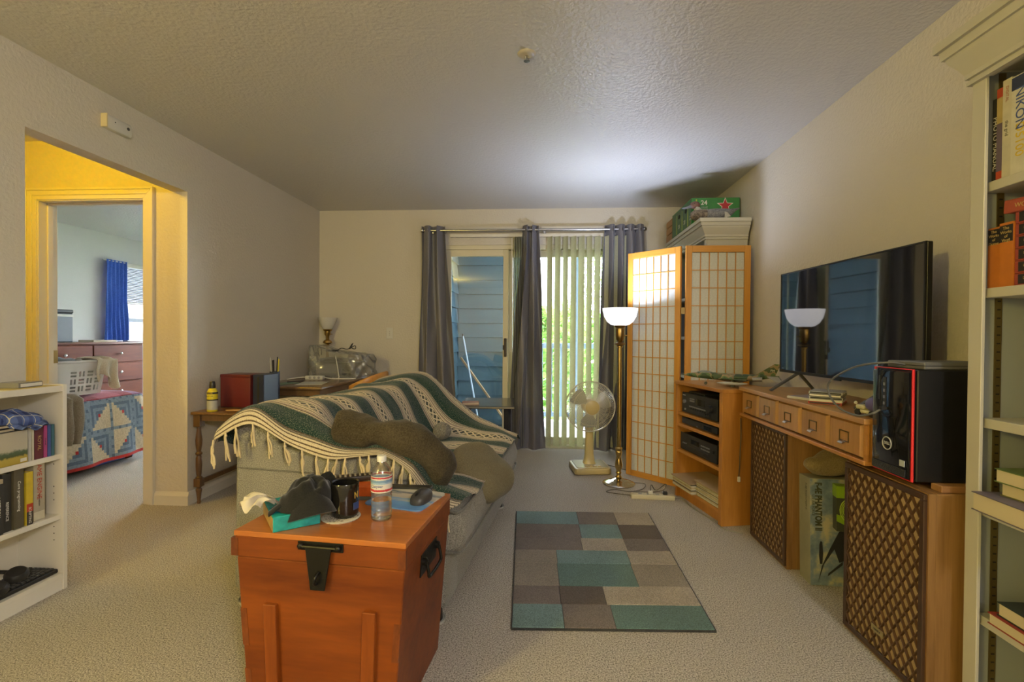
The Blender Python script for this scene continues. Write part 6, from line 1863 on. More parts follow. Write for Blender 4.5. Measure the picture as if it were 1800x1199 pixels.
text('lettering', 'BOTTLES', 0.013, CW_, bb, (-0.088, -by_ - 0.0015, 0.124), FACE_NY)
lab(B().prism([(-0.165, 0.0), (-0.14, 0.0), (-0.138, 0.12), (-0.147, 0.16), (-0.147, 0.205), (-0.158, 0.205), (-0.158, 0.16), (-0.167, 0.12)], -by_ - 0.0015, -by_, 'Y').build('bottle_print', mat('carton_lime', (0.35, 0.42, 0.05), 0.5), bb), 'pale green bottle print')
for i in range(3):
    y = -0.20 + i * 0.17
    lab(B().prism([(y - 0.012, 0.01), (y + 0.012, 0.01), (y + 0.012, 0.10), (y + 0.005, 0.14), (y + 0.005, 0.18), (y - 0.005, 0.18), (y - 0.005, 0.14), (y - 0.012, 0.10)], -bx_ - 0.0016, -bx_ - 0.0006, 'X').build('bottle_print', mat('carton_lime', (0.35, 0.42, 0.05), 0.5), bb), 'pale green bottle print')
    text('lettering', '20', 0.05, CW_, bb, (-bx_ - 0.0018, y - 0.075, 0.062), FACE_NX)
cr_ = thing('wooden_crate', 'slatted pine crate behind the green carton', 'crate', (1.36, 4.745, CTOP), 0)
CRW = wood('crate_pine', (0.30, 0.145, 0.045), (0.44, 0.235, 0.085), 'Y', 9, 0.1, 0.5)
HZ = 0.20
for i in range(3):
    z = 0.004 + i * 0.068
    box('slat', -0.185, -0.175, -0.10, 0.11, z, z + 0.060, CRW, cr_, bevel=0.001)
    box('slat', 0.175, 0.185, -0.10, 0.11, z, z + 0.060, CRW, cr_, bevel=0.001)
    box('slat', -0.175, 0.175, -0.10, -0.092, z, z + 0.060, CRW, cr_, bevel=0.001)
    box('slat', -0.175, 0.175, 0.102, 0.11, z, z + 0.060, CRW, cr_, bevel=0.001)
for x in (-0.165, 0.165):
    for y in (-0.08, 0.09):
        box('corner_post', x - 0.01, x + 0.01, y - 0.012, y + 0.012, 0, 0.205, CRW, cr_)
box('crate_floor', -0.175, 0.175, -0.092, 0.102, 0.0, 0.006, CRW, cr_)
# duck decoy
dk = thing('duck_decoy', 'carved duck decoy with brown head on the crown of the far bookcase', 'decoy', (1.30, 3.90, CTOP), R(180))
DKB = fabric('duck_grey_feathers', (0.09, 0.09, 0.098), (0.25, 0.245, 0.25), 120, 0.3, 0.002, 0.7, 0.1, 20, 0.7)
DKN = fabric('duck_mottled_neck', (0.05, 0.04, 0.035), (0.30, 0.24, 0.18), 90, 0.3, 0.002, 0.7, 0.1, 30, 0.9)
DKH = mat('duck_brown_head', (0.17, 0.085, 0.06), 0.55, var=0.3, vscale=40)
DKW = mat('duck_white_flank', (0.42, 0.39, 0.32), 0.6, var=0.2, vscale=40)
# local +X = towards the bill
B().loft([((-0.205, 0, 0.098), (0, 0.004, 0), (0, 0, 0.003)), ((-0.17, 0, 0.082), (0, 0.018, 0), (0, 0, 0.012)), ((-0.13, 0, 0.060), (0, 0.038, 0), (0, 0, 0.030)), ((-0.08, 0, 0.047), (0, 0.058, 0), (0, 0, 0.045)), ((0.0, 0, 0.045), (0, 0.068, 0), (0, 0, 0.046)), ((0.06, 0, 0.042), (0, 0.064, 0), (0, 0, 0.043))], 22, power=2.2).build('body', DKB, dk, smooth=70)
B().loft([((0.055, 0, 0.042), (0, 0.064, 0), (0, 0, 0.043)), ((0.11, 0, 0.043), (0, 0.056, 0), (0, 0, 0.044)), ((0.15, 0, 0.043), (0, 0.040, 0), (0, 0, 0.038)), ((0.172, 0, 0.042), (0, 0.016, 0), (0, 0, 0.02))], 22, power=2.2).build('breast', DKN, dk, smooth=70)
B().loft([((0.105, 0, 0.070), (0, 0.032, 0), (0.034, 0, 0)), ((0.118, 0, 0.092), (0, 0.026, 0), (0.027, 0, 0.004)), ((0.124, 0, 0.104), (0, 0.025, 0), (0.027, 0, 0.004))], 18).build('neck_ring', DKW, dk, smooth=70)
B().ell((0.138, 0, 0.122), 0.040, 0.029, 0.030, 22, 14).build('head', DKH, dk, smooth=70)
B().loft([((0.165, 0, 0.116), (0, 0.016, 0), (0, 0, 0.014)), ((0.19, 0, 0.106), (0, 0.014, 0), (0, 0, 0.010)), ((0.22, 0, 0.100), (0, 0.015, 0), (0, 0, 0.006)), ((0.238, 0, 0.099), (0, 0.008, 0), (0, 0, 0.003))], 14).build('bill', mat('duck_bill', (0.17, 0.165, 0.19), 0.4), dk, smooth=70)
for s in (-1, 1):
    B().ell((0.150, s * 0.026, 0.130), 0.004, 0.003, 0.004, 10, 8).build('eye', BLK, dk)
    B().prism([(-0.115, 0.02), (-0.072, 0.008), (-0.068, 0.055), (-0.09, 0.05)], s * 0.048, s * 0.060, 'Y').build('flank_patch', DKW, dk)
# cover plate string hanging from the decoy
B().tube(spline([(0.16, 0.05, 0.01), (0.185, 0.06, -0.005), (0.192, 0.064, -0.05)]), 0.0015, 5).build('string', BRASSD, dk)

# ================================================================== AV CABINET
OAKC = wood('cabinet_oak', (0.36, 0.145, 0.022), (0.54, 0.245, 0.05), 'Z', 9, 0.1, 0.38, coat=0.1)
OAKX = wood('cabinet_oak_shelf', (0.38, 0.155, 0.024), (0.56, 0.26, 0.055), 'X', 9, 0.1, 0.38, coat=0.1)
# local frame: X along the front from far-left corner to near-right corner, Y into the cabinet
CA, CBp = Vector((0.945, 3.575, 0)), Vector((1.072, 2.995, 0))
AVA = math.atan2(CBp.y - CA.y, CBp.x - CA.x)
AVW = (CBp - CA).length
AVD, AVH = 0.36, 0.832
av = thing('audio_cabinet', 'oak open-front stereo cabinet beside the card-drawer desk', 'cabinet', CA, AVA)
t = 0.022
box('side_panel', 0, t, 0.0, AVD, 0, AVH - t, OAKC, av, bevel=0.001)
box('side_panel', AVW - t * 1.6, AVW, -0.004, AVD, 0, AVH - t, OAKC, av, bevel=0.002)
box('cabinet_top', -0.006, AVW + 0.006, -0.01, AVD, AVH - t, AVH, OAKX, av, bevel=0.002)
box('back_panel', t, AVW - t, AVD - 0.008, AVD, 0.07, AVH - t, mat('cabinet_back', (0.10, 0.055, 0.025), 0.7), av)
avz = [0.088, 0.375, 0.545, 0.628]
# shelf tops measured on the front
SHZ = {'bottom': 0.115, 'deck': 0.360, 'player': 0.540, 'receiver': 0.632}
for z in (0.092, 0.345, 0.530, 0.612):
    box('shelf', t, AVW - t * 1.6, 0.004, AVD - 0.008, z - 0.02, z, OAKX, av, bevel=0.001)
box('kick_board', t, AVW - t * 1.6, 0.03, 0.045, 0, 0.072, OAKC, av)
AVM = Matrix.Translation(CA) @ Matrix.Rotation(AVA, 4, 'Z')
def AVP(x, y, z):
    return AVM @ Vector((x, y, z))
HIFI = mat('hifi_black', (0.018, 0.018, 0.02), 0.35)
HIFIF = mat('hifi_face', (0.026, 0.026, 0.030), 0.3, 0.2)
SILV = mat('hifi_silver', (0.30, 0.30, 0.32), 0.35, 0.6)
DISP = mat('display_dark', (0.008, 0.010, 0.014), 0.08)
def hifi(name, label, x0, x1, y0, z, h, d=0.27):
    r = thing(name, label, 'stereo', AVP(x0, y0, z), AVA)
    w = x1 - x0
    box('chassis', 0.004, w - 0.004, 0.008, d, 0.008, h - 0.003, HIFI, r, bevel=0.001)
    box('front_panel', 0, w, 0, 0.012, 0.006, h, HIFIF, r, bevel=0.002)
    for xf_ in (0.04, w - 0.04):
        B().lathe([(0.015, 0), (0.015, 0.009)], 14, (xf_, 0.04, 0)).build('foot', SILV, r, smooth=40)
    return r, w
r, w = hifi('stereo_receiver', 'black stereo receiver with large volume knob on the top cabinet shelf', 0.055, 0.500, 0.02, 0.612, 0.145)
B().lathe([(0.026, -0.022), (0.027, -0.004), (0.027, 0.0)], 28, (w - 0.075, 0.0, 0.075), 'Y').build('volume_knob', HIFI, r, smooth=40)
B().lathe([(0.013, -0.012), (0.014, 0.0)], 20, (0.045, 0.0, 0.082), 'Y').build('power_knob', SILV, r, smooth=40)
box('display', 0.185, 0.30, -0.001, 0.001, 0.075, 0.118, DISP, r)
box('trim_strip', 0.10, 0.36, -0.002, 0.001, 0.052, 0.060, SILV, r)
for i in range(8):
    box('button', 0.105 + i * 0.03, 0.127 + i * 0.03, -0.003, 0.001, 0.038, 0.047, HIFI, r)
for i in range(4):
    for j in range(2):
        box('button', 0.11 + i * 0.016, 0.122 + i * 0.016, -0.003, 0.001, 0.09 + j * 0.014, 0.099 + j * 0.014, SILV, r)
for i in range(3):
    B().lathe([(0.008, -0.01), (0.008, 0.0)], 14, (0.32 + i * 0.02, 0.0, 0.03), 'Y').build('small_knob', HIFI, r, smooth=40)
B().lathe([(0.007, -0.008), (0.007, 0.0)], 12, (0.05, 0.0, 0.03), 'Y').build('headphone_jack', SILV, r, smooth=40)
text('lettering', 'DENON', 0.010, TXW, r, (0.03, -0.0006, 0.125), FACE_NY)
box('antenna_box', 0.06, 0.26, 0.02, 0.16, 0.1425, 0.158, HIFI, r, bevel=0.002)
r, w = hifi('disc_player', 'slim black disc player on the second cabinet shelf', 0.055, 0.500, 0.02, 0.530, 0.050)
box('disc_drawer', 0.14, 0.26, -0.002, 0.001, 0.022, 0.038, HIFI, r)
box('display', 0.29, 0.38, -0.001, 0.001, 0.014, 0.038, DISP, r)
B().lathe([(0.006, -0.004), (0.006, 0)], 12, (0.21, 0, 0.014), 'Y').build('play_button', SILV, r)
sm = thing('media_box', 'small black media box lying on the slim disc player', 'box', AVP(0.32, 0.03, 0.581), AVA + R(5))
box('box_body', 0, 0.15, 0, 0.11, 0, 0.018, HIFI, sm, bevel=0.003)
box('box_lid', 0.005, 0.09, 0.005, 0.10, 0.018, 0.024, HIFIF, sm, bevel=0.002)
r, w = hifi('disc_changer', 'black compact disc changer on the third cabinet shelf', 0.04, 0.500, 0.02, 0.345, 0.125)
box('display', 0.14, 0.25, -0.001, 0.001, 0.068, 0.098, DISP, r)
box('disc_drawer', 0.10, 0.37, -0.003, 0.001, 0.018, 0.046, HIFI, r, bevel=0.001)
for i in range(10):
    box('button', 0.275 + (i % 5) * 0.022, 0.291 + (i % 5) * 0.022, -0.003, 0.001, 0.08 - (i // 5) * 0.02, 0.088 - (i // 5) * 0.02, SILV, r)
B().lathe([(0.012, -0.010), (0.013, 0.0)], 18, (w - 0.04, 0.0, 0.075), 'Y').build('jog_knob', HIFI, r, smooth=40)
for i in range(3):
    B().lathe([(0.005, -0.004), (0.005, 0)], 10, (0.04 + i * 0.02, 0, 0.055), 'Y').build('small_button', SILV, r)
# record sleeves, two piles lying on the bottom shelf
SLV = mat('sleeve_edge', (0.50, 0.42, 0.28), 0.8, var=0.15, vscale=60)
SLT = mat('sleeve_top', (0.40, 0.29, 0.17), 0.7)
SLD = mat('sleeve_dark', (0.12, 0.10, 0.08), 0.7)
_slv = [B().box(0, 0.255, 0, 0.27, 0, 0.006).mesh('sleeve', m) for m in (SLV, SLD, mat('sleeve_white', (0.56, 0.53, 0.44), 0.8))]
for pile, x0, yy0, nrec in ((0, 0.03, -0.035, 9), (1, 0.292, 0.0, 13)):
    rr_ = random.Random(pile)
    for i in range(nrec):
        o = obj('record_sleeve', _slv[(1 if i % 5 == 3 else (2 if i % 3 == 1 else 0))], None, AVP(x0 + rr_.uniform(-0.003, 0.003), yy0 + rr_.uniform(0, 0.008), 0.0925 + i * 0.0075), (0, 0, AVA))
        tag(o, 'record sleeve in the far pile on the bottom cabinet shelf' if pile == 0 else 'record sleeve in the near pile on the bottom cabinet shelf', 'record', 'record sleeves in the far pile' if pile == 0 else 'record sleeves in the near pile')
    o = B().box(0, 0.262, -0.01, 0.275, 0, 0.004).build('cardboard_sheet', SLT, None, AVP(x0 - 0.006, yy0, 0.0925 + nrec * 0.0075), (R(1.2), 0, AVA))
    tag(o, 'brown cardboard sheet on top of the far record pile' if pile == 0 else 'brown cardboard sheet on top of the near record pile', 'cardboard')
# hanging cord with plug against the cabinet side
hc = thing('hanging_cord', 'thin brown cord with white plug hanging at the cabinet side', 'cord', AVP(AVW + 0.004, 0.10, 0))
_q = [(0.012, 0.0, 0.66), (0.010, -0.012, 0.55), (0.006, -0.012, 0.45), (0.006, -0.006, 0.36), (0.006, 0.004, 0.30)]
B().tube(spline(_q), 0.003, 6).build('cord', mat('cord_brown', (0.10, 0.085, 0.06), 0.5), hc, smooth=60)
box('plug', -0.002, 0.014, -0.007, 0.014, 0.27, 0.302, WHITEP, hc, bevel=0.003)
# power strip on the floor
ps2 = thing('floor_power_strip', 'cream power strip lying on the carpet before the folding screen', 'power strip', (0.765, 3.475, 0), R(-3))
box('strip_body', -0.15, 0.15, -0.03, 0.03, 0.0, 0.032, mat('strip_cream', (0.55, 0.50, 0.36), 0.4), ps2, bevel=0.007, seg=2, smooth=40)
for i in range(4):
    box('socket', -0.10 + i * 0.06, -0.075 + i * 0.06, -0.015, 0.015, 0.0318, 0.0328, mat('socket_grey', (0.30, 0.29, 0.27), 0.6), ps2)
for i in range(2):
    box('plug', -0.03 + i * 0.10, 0.0 + i * 0.10, -0.014, 0.014, 0.0325, 0.055, BLK if i else WHITEP, ps2, bevel=0.003)
B().tube(spline([(-0.015, 0, 0.05), (0.0, 0.06, 0.08), (0.04, 0.10, 0.03), (0.10, 0.06, 0.09), (0.08, 0.02, 0.06), (0.02, 0.09, 0.02), (-0.08, 0.12, 0.006), (-0.14, 0.09, 0.006)]), 0.003, 6).build('cord', mat('cord_brown', (0.10, 0.085, 0.06), 0.5), ps2, smooth=60)
B().tube(spline([(0.15, 0, 0.015), (0.21, 0.0, 0.008), (0.23, -0.14, 0.004), (0.30, -0.36, 0.004), (0.33, -0.50, 0.004), (0.42, -0.56, 0.004)]), 0.004, 6).build('cord', mat('cord_grey', (0.24, 0.22, 0.18), 0.5), ps2, smooth=60)

# ================================================================== CARD-DRAWER DESK
OAKD = wood('desk_oak', (0.34, 0.165, 0.042), (0.50, 0.265, 0.08), 'Y', 9, 0.1, 0.38, coat=0.1)
OAKF = wood('desk_oak_frame', (0.36, 0.15, 0.028), (0.52, 0.24, 0.055), 'Y', 9, 0.1, 0.38, coat=0.1)
OAKR = wood('drawer_oak', (0.32, 0.15, 0.034), (0.48, 0.25, 0.07), 'Z', 9, 0.1, 0.38, coat=0.1)
DXF, DYA, DYB, DZ0, DZ1 = 1.163, 1.835, 2.965, 0.684, 0.856
dk_ = thing('card_drawer_desk', 'oak desk top with five small card drawers resting on the speakers', 'desk', (0, 0, 0))
box('desk_top', DXF - 0.012, XR - 0.02, DYA - 0.006, DYB, DZ1 - 0.022, DZ1, OAKD, dk_, bevel=0.004, seg=2)
box('bottom_board', DXF - 0.006, XR - 0.02, DYA, DYB, DZ0, DZ0 + 0.016, OAKF, dk_, bevel=0.002)
box('end_panel', DXF + 0.012, XR - 0.025, DYA, DYA + 0.02, DZ0 + 0.016, DZ1 - 0.022, OAKF, dk_)
box('end_panel', DXF + 0.012, XR - 0.025, DYB - 0.02, DYB, DZ0 + 0.016, DZ1 - 0.022, OAKF, dk_)
box('back_board', XR - 0.035, XR - 0.022, DYA + 0.02, DYB - 0.02, DZ0 + 0.016, DZ1 - 0.022, OAKF, dk_)
box('face_frame', DXF + 0.012, DXF + 0.03, DYA + 0.02, DYB - 0.02, DZ0 + 0.016, DZ1 - 0.022, mat('drawer_gap', (0.10, 0.042, 0.01), 0.6), dk_)
BRS = mat('label_holder_brass', (0.16, 0.11, 0.045), 0.4, 0.8)
PUL = mat('drawer_pull_steel', (0.42, 0.40, 0.36), 0.3, 1.0)
nd = 5
gap = 0.018
span = (DYB - DYA - 0.05)
dwid = (span - gap * (nd - 1)) / nd
for i in range(nd):
    ya = DYA + 0.025 + i * (dwid + gap)
    yc, zc = ya + dwid / 2, (DZ0 + DZ1) / 2 - 0.002
    zb_, zt_ = DZ0 + 0.022, DZ1 - 0.026
    d = B()
    d.hexa([(DXF + 0.012, ya, zb_), (DXF + 0.012, ya + dwid, zb_), (DXF + 0.012, ya + dwid, zt_), (DXF + 0.012, ya, zt_)],
           [(DXF - 0.002, ya + 0.008, zb_ + 0.006), (DXF - 0.002, ya + dwid - 0.008, zb_ + 0.006), (DXF - 0.002, ya + dwid - 0.008, zt_ - 0.006), (DXF - 0.002, ya + 0.008, zt_ - 0.006)])
    d.f = [tuple(reversed(f)) for f in d.f]
    dw = d.build('drawer', OAKR, dk_)
    fr_ = B()
    w2_, h2_ = 0.030, 0.021
    xz = (DXF - 0.005, DXF - 0.001)
    fr_.box(*xz, yc - w2_, yc + w2_, zc + h2_ - 0.004, zc + h2_).box(*xz, yc - w2_, yc + w2_, zc - h2_, zc - h2_ + 0.004).box(*xz, yc - w2_, yc - w2_ + 0.004, zc - h2_ + 0.004, zc + h2_ - 0.004).box(*xz, yc + w2_ - 0.004, yc + w2_, zc - h2_ + 0.004, zc + h2_ - 0.004)
    fr_.build('label_holder', BRS, dw)
    B().grid(lambda u, v, yc=yc, zc=zc: Vector((DXF - 0.003 - 0.018 * math.sin(v * PI / 2), yc - 0.014 + 0.028 * u, zc - 0.018 - 0.010 * v ** 2)), 6, 6).build('pull', PUL, dw, solid=0.002, smooth=60)
box('drawer_divider', DXF + 0.004, DXF + 0.014, DYA + 0.0, DYA + 0.02, DZ0 + 0.016, DZ1 - 0.022, OAKF, dk_)

# ---- speakers with lattice grilles
WAL = wood('speaker_walnut', (0.14, 0.065, 0.018), (0.32, 0.175, 0.06), 'Z', 12, 0.05, 0.45)
GRF = mat('grille_frame_brown', (0.055, 0.026, 0.012), 0.45, var=0.15, vscale=20)
LAT = mat('grille_lattice_brown', (0.085, 0.040, 0.016), 0.42, var=0.2, vscale=30)
CLO = fabric('grille_cloth', (0.30, 0.205, 0.10), (0.42, 0.30, 0.155), 300, 0.4, 0.001)
SPX = 1.193
def speaker(label, y0, y1, zt, rz=0.0, badge=True):
    w = y1 - y0
    r = thing('loudspeaker', label, 'speaker', (SPX, (y0 + y1) / 2, 0), rz)
    h = w / 2
    box('cabinet', 0.028, 0.30, -h, h, 0.0, zt, WAL, r, bevel=0.003)
    B().box(0.006, 0.028, -h, -h + 0.006, 0, zt).box(0.006, 0.028, h - 0.006, h, 0, zt).box(0.006, 0.028, -h + 0.006, h - 0.006, 0, 0.010).box(0.006, 0.028, -h + 0.006, h - 0.006, zt - 0.006, zt).build('cabinet_lip', WAL, r)
    fw = 0.020
    B().box(-0.004, 0.028, -h + 0.0065, h - 0.0065, 0.012, 0.012 + fw).box(-0.004, 0.028, -h + 0.0065, h - 0.0065, zt - 0.004 - fw, zt - 0.004).box(-0.004, 0.028, -h + 0.0065, -h + 0.0065 + fw, 0.012 + fw, zt - 0.004 - fw).box(-0.004, 0.028, h - 0.0065 - fw, h - 0.0065, 0.012 + fw, zt - 0.004 - fw).build('grille_frame', GRF, r, bevel=0.002)
    ya, yb2, za, zb2 = -h + 0.0065 + fw, h - 0.0065 - fw, 0.012 + fw, zt - 0.004 - fw
    box('grille_cloth', 0.004, 0.010, ya, yb2, za, zb2, CLO, r)
    m = B()
    cw_, chh = 0.0385, 0.060
    import itertools
    def clip(p, q):
        """clip segment to the opening"""
        t0, t1 = 0.0, 1.0
        for a, d, lo, hi in ((p[0], q[0] - p[0], ya, yb2), (p[1], q[1] - p[1], za, zb2)):
            if abs(d) < 1e-9:
                continue
            ta, tb = (lo - a) / d, (hi - a) / d
            if ta > tb:
                ta, tb = tb, ta
            t0, t1 = max(t0, ta), min(t1, tb)
        if t1 - t0 < 1e-3:
            return None
        return [(p[0] + (q[0] - p[0]) * t, p[1] + (q[1] - p[1]) * t) for t in (t0, t1)]
    hh = zb2 - za
    run = hh / chh * cw_
    nl = int((yb2 - ya + run) / cw_) + 2
    for sgn in (1, -1):
        for i in range(-1, nl):
            if sgn > 0:
                p, q = (ya - run + i * cw_, za), (ya + i * cw_, zb2)
            else:
                p, q = (ya + i * cw_, za), (ya - run + i * cw_, zb2)
            c = clip(p, q)
            if not c:
                continue
            (a0, b0), (a1, b1) = c
            d = Vector((0, a1 - a0, b1 - b0)).normalized()
            n_ = Vector((0, -d.z, d.y)) * 0.0034
            A_, B_ = Vector((0, a0, b0)), Vector((0, a1, b1))
            xo = -0.004 if sgn > 0 else -0.0032
            vs = [A_ + n_ + Vector((0.0045, 0, 0)), A_ - n_ + Vector((0.0045, 0, 0)), A_ - n_ * 0.45 + Vector((xo, 0, 0)), A_ + n_ * 0.45 + Vector((xo, 0, 0))]
            vs += [B_ + n_ + Vector((0.0045, 0, 0)), B_ - n_ + Vector((0.0045, 0, 0)), B_ - n_ * 0.45 + Vector((xo, 0, 0)), B_ + n_ * 0.45 + Vector((xo, 0, 0))]
            m.add(vs, [(0, 1, 5, 4), (1, 2, 6, 5), (2, 3, 7, 6), (3, 0, 4, 7), (0, 3, 2, 1), (4, 5, 6, 7)])
    lt = m.build('lattice_grille', LAT, r)
    lt['kind'] = 'stuff'
    if badge:
        bd = box('badge', -0.0065, -0.0035, -0.03, 0.03, 0.094, 0.116, mat('badge_gold', (0.42, 0.34, 0.16), 0.35, 0.6), r)
        text('lettering', 'SANSUI', 0.010, TXB, r, (-0.0068, 0, 0.105), FACE_NX)
    return r
speaker('wooden lattice-front loudspeaker under the desk beside the cabinet', 2.470, 2.885, 0.6825, R(0.0), badge=False)
speaker('wooden lattice-front loudspeaker under the computer beside the right bookcase', 1.592, 2.008, 0.6625)
# strips of wood shimming the computer
shw = wood('shim_wood', (0.30, 0.15, 0.06), (0.48, 0.27, 0.12), 'X', 9, 0.1, 0.5)
for (xa, ya, sx_, sy_, lb_s) in ((1.245, 1.615, 0.26, 0.045, 'thick wooden strip under the near side of the computer'), (1.235, 1.775, 0.26, 0.04, 'wooden strip under the far side of the computer')):
    o = box('wooden_strip', xa, xa + sx_, ya - 0.012, ya + sy_ - 0.012, 0.6628, 0.6845, shw, None, bevel=0.002)
    tag(o, lb_s, 'wood strip')

# ---- computer tower
pc = thing('computer_tower', 'black computer tower with red front edging on the near speaker', 'computer', (1.168, 1.727, 0.685))
PCB = mat('pc_black_steel', (0.008, 0.008, 0.0085), 0.42)
PCG = mat('pc_gloss_black', (0.006, 0.006, 0.007), 0.06, coat=0.5)
PCR = mat('pc_red_edge', (0.62, 0.02, 0.025), 0.35)
pw, ph, pdp = 0.090, 0.362, 0.37
box('case', 0.025, pdp, -pw, pw, 0.0, ph, PCB, pc, bevel=0.003)
# bowed glossy front with angled lower lip
fp = B().prism([(-pw + 0.004, 0.006), (pw - 0.004, 0.006), (pw - 0.004, ph - 0.0065), (-pw + 0.004, ph - 0.0065)], 0.0, 0.026, 'X').build('front_panel', PCG, pc, bevel=0.006, seg=2, smooth=40)
rim = [(-pw + 0.001, 0.002), (pw - 0.001, 0.002), (pw - 0.001, ph), (-pw + 0.001, ph)]
B().tube([(0.012, a, b) for (a, b) in rim], 0.0042, 8, closed=True).build('red_edging', PCR, pc, smooth=50)
box('vent_lip', -0.0035, 0.004, -pw + 0.012, pw - 0.012, 0.012, 0.036, mat('pc_vent', (0.018, 0.018, 0.018), 0.6, bump=(220, 1.0, 0.004)), pc)
box('drive_bay', -0.002, 0.003, 0.045, 0.052, 0.25, 0.335, BLK, pc)
box('port_strip', -0.0022, 0.003, 0.018, 0.030, 0.215, 0.33, mat('pc_port', (0.02, 0.02, 0.022), 0.5), pc)
for i in range(4):
    box('port', -0.0030, -0.002, 0.020, 0.028, 0.235 + i * 0.022, 0.245 + i * 0.022, SILV, pc)
EMB = mat('pc_emblem', (0.45, 0.45, 0.45), 0.3)
B().tube([(-0.0012, 0.008 + 0.021 * math.cos(a), 0.105 + 0.021 * math.sin(a)) for a in [2 * PI * i / 32 for i in range(32)]], 0.0018, 6, closed=True).build('logo_ring', EMB, pc, smooth=60)
text('logo_lettering', 'DELL', 0.0135, EMB, pc, (-0.0012, 0.008, 0.105), FACE_NX, bold=0.0005)
lab(box('sticker', -0.0045, -0.0025, -0.078, -0.056, 0.045, 0.065, mat('sticker_silver', (0.42, 0.45, 0.47), 0.3), pc), 'silver processor sticker')
dv = thing('external_drive', 'grey flat drive box lying on top of the computer tower', 'drive', (1.34, 1.725, 1.048), R(4))
box('drive_body', -0.13, 0.11, -0.075, 0.08, 0, 0.024, mat('drive_grey', (0.13, 0.13, 0.125), 0.5), dv, bevel=0.003)
box('drive_seam', -0.131, 0.111, -0.076, 0.081, 0.011, 0.013, BLK, dv)
cb2 = thing('data_cable', 'grey cable looping from the drive to the computer front', 'cable', (0, 0, 0))
B().tube(spline([(1.215, 1.72, 1.059), (1.165, 1.73, 1.066), (1.12, 1.83, 1.045), (1.10, 1.945, 0.985), (1.10, 1.96, 0.935), (1.105, 1.90, 0.885), (1.12, 1.82, 0.870), (1.135, 1.765, 0.885), (1.158, 1.745, 0.908)], 8), 0.0036, 8).build('cord', mat('cable_grey', (0.11, 0.11, 0.105), 0.4), cb2, smooth=60)
box('connector', 1.150, 1.168, 1.738, 1.752, 0.903, 0.913, BLK, cb2)

# ---- television
TVM = mat('tv_black', (0.012, 0.012, 0.013), 0.3)
TVS = mat('tv_screen', (0.006, 0.007, 0.009), 0.035, spec=1.0, coat=1.0)
pa, pb2 = Vector((1.335, 2.862, 0)), Vector((1.39, 1.882, 0))
TVA = math.atan2(pb2.y - pa.y, pb2.x - pa.x)
TVW = (pb2 - pa).length
tv = thing('television', 'flat screen television standing on the oak desk', 'television', (pa.x, pa.y, DZ1), TVA)
tz0, tz1 = 0.098, 0.652
box('tv_body', 0, TVW, 0.006, 0.030, tz0, tz1, TVM, tv, bevel=0.003)
box('rear_housing', 0.12, TVW - 0.12, 0.030, 0.062, tz0 + 0.02, tz0 + 0.36, TVM, tv, bevel=0.008)
B().box(0, TVW, 0, 0.008, tz0, tz0 + 0.014).box(0, TVW, 0, 0.008, tz1 - 0.006, tz1).box(0, 0.006, 0, 0.008, tz0 + 0.014, tz1 - 0.006).box(TVW - 0.006, TVW, 0, 0.008, tz0 + 0.014, tz1 - 0.006).build('bezel', TVM, tv)
box('screen', 0.006, TVW - 0.006, 0.003, 0.007, tz0 + 0.014, tz1 - 0.006, TVS, tv)
box('sensor_tab', TVW * 0.5 - 0.03, TVW * 0.5 + 0.03, -0.001, 0.008, tz0 - 0.006, tz0, TVM, tv)
text('lettering', 'LG', 0.010, SILV, tv, (0.035, -0.0008, tz0 + 0.022), FACE_NY)
for x in (0.16, TVW - 0.16):
    ft = B()
    ft.bar((x, 0.018, tz0 + 0.005), (x - 0.015, -0.125, 0.005), 0.022, 0.010, up=(0, 0, 1)).bar((x, 0.018, tz0 + 0.005), (x + 0.01, 0.100, 0.005), 0.022, 0.010, up=(0, 0, 1))
    ft.build('stand_foot', mat('tv_foot_grey', (0.05, 0.05, 0.05), 0.4), tv)
# ---- disc cases, toy car, model plane on the desk
DC = [mat('case_red', (0.48, 0.03, 0.02), 0.3), mat('case_smoke', (0.10, 0.10, 0.105), 0.2), mat('case_clear', (0.42, 0.42, 0.40), 0.2), mat('case_white', (0.55, 0.53, 0.50), 0.3)]
dl = ['red disc case at the bottom of the pile before the television', 'second lowest disc case of the pile before the television', 'disc case with white spine in the middle of the pile before the television', 'second highest disc case of the pile before the television', 'topmost disc case of the pile before the television']
for i in range(5):
    r = thing('disc_case', dl[i], 'disc case', (1.262, 2.255, DZ1 + 0.0005 + i * 0.0112), R(52 + (i % 3) * 1.5), 'disc cases piled before the television')
    box('case_shell', -0.071, 0.071, -0.0625, 0.0625, 0, 0.0105, DC[[0, 3, 2, 1, 2][i]], r, bevel=0.0008)
    box('spine_insert', -0.0716, -0.0705, -0.058, 0.058, 0.002, 0.0085, TXW if i % 2 else TXB, r)
r = thing('disc_case', 'single disc case lying open beside the pile before the television', 'disc case', (1.262, 2.405, DZ1 + 0.0005), R(25), 'disc cases piled before the television')
box('case_shell', -0.071, 0.071, -0.0625, 0.0625, 0, 0.0105, DC[3], r, bevel=0.0008)
box('sleeve_print', -0.065, 0.065, -0.057, 0.057, 0.0103, 0.0112, mat('print_mauve', (0.30, 0.26, 0.30), 0.4), r)
car = thing('toy_truck', 'small toy vehicle in cream and purple beside the computer', 'toy', (1.212, 1.895, DZ1), R(-80))
CRM = mat('toy_cream', (0.52, 0.48, 0.30), 0.4)
box('chassis', -0.05, 0.05, -0.02, 0.02, 0.010, 0.022, CRM, car, bevel=0.003)
box('bonnet', -0.05, -0.01, -0.017, 0.017, 0.022, 0.040, CRM, car, bevel=0.005)
B().ell((0.015, 0, 0.045), 0.032, 0.018, 0.026, 16, 10).build('cab', mat('toy_purple', (0.10, 0.085, 0.26), 0.35), car, smooth=60)
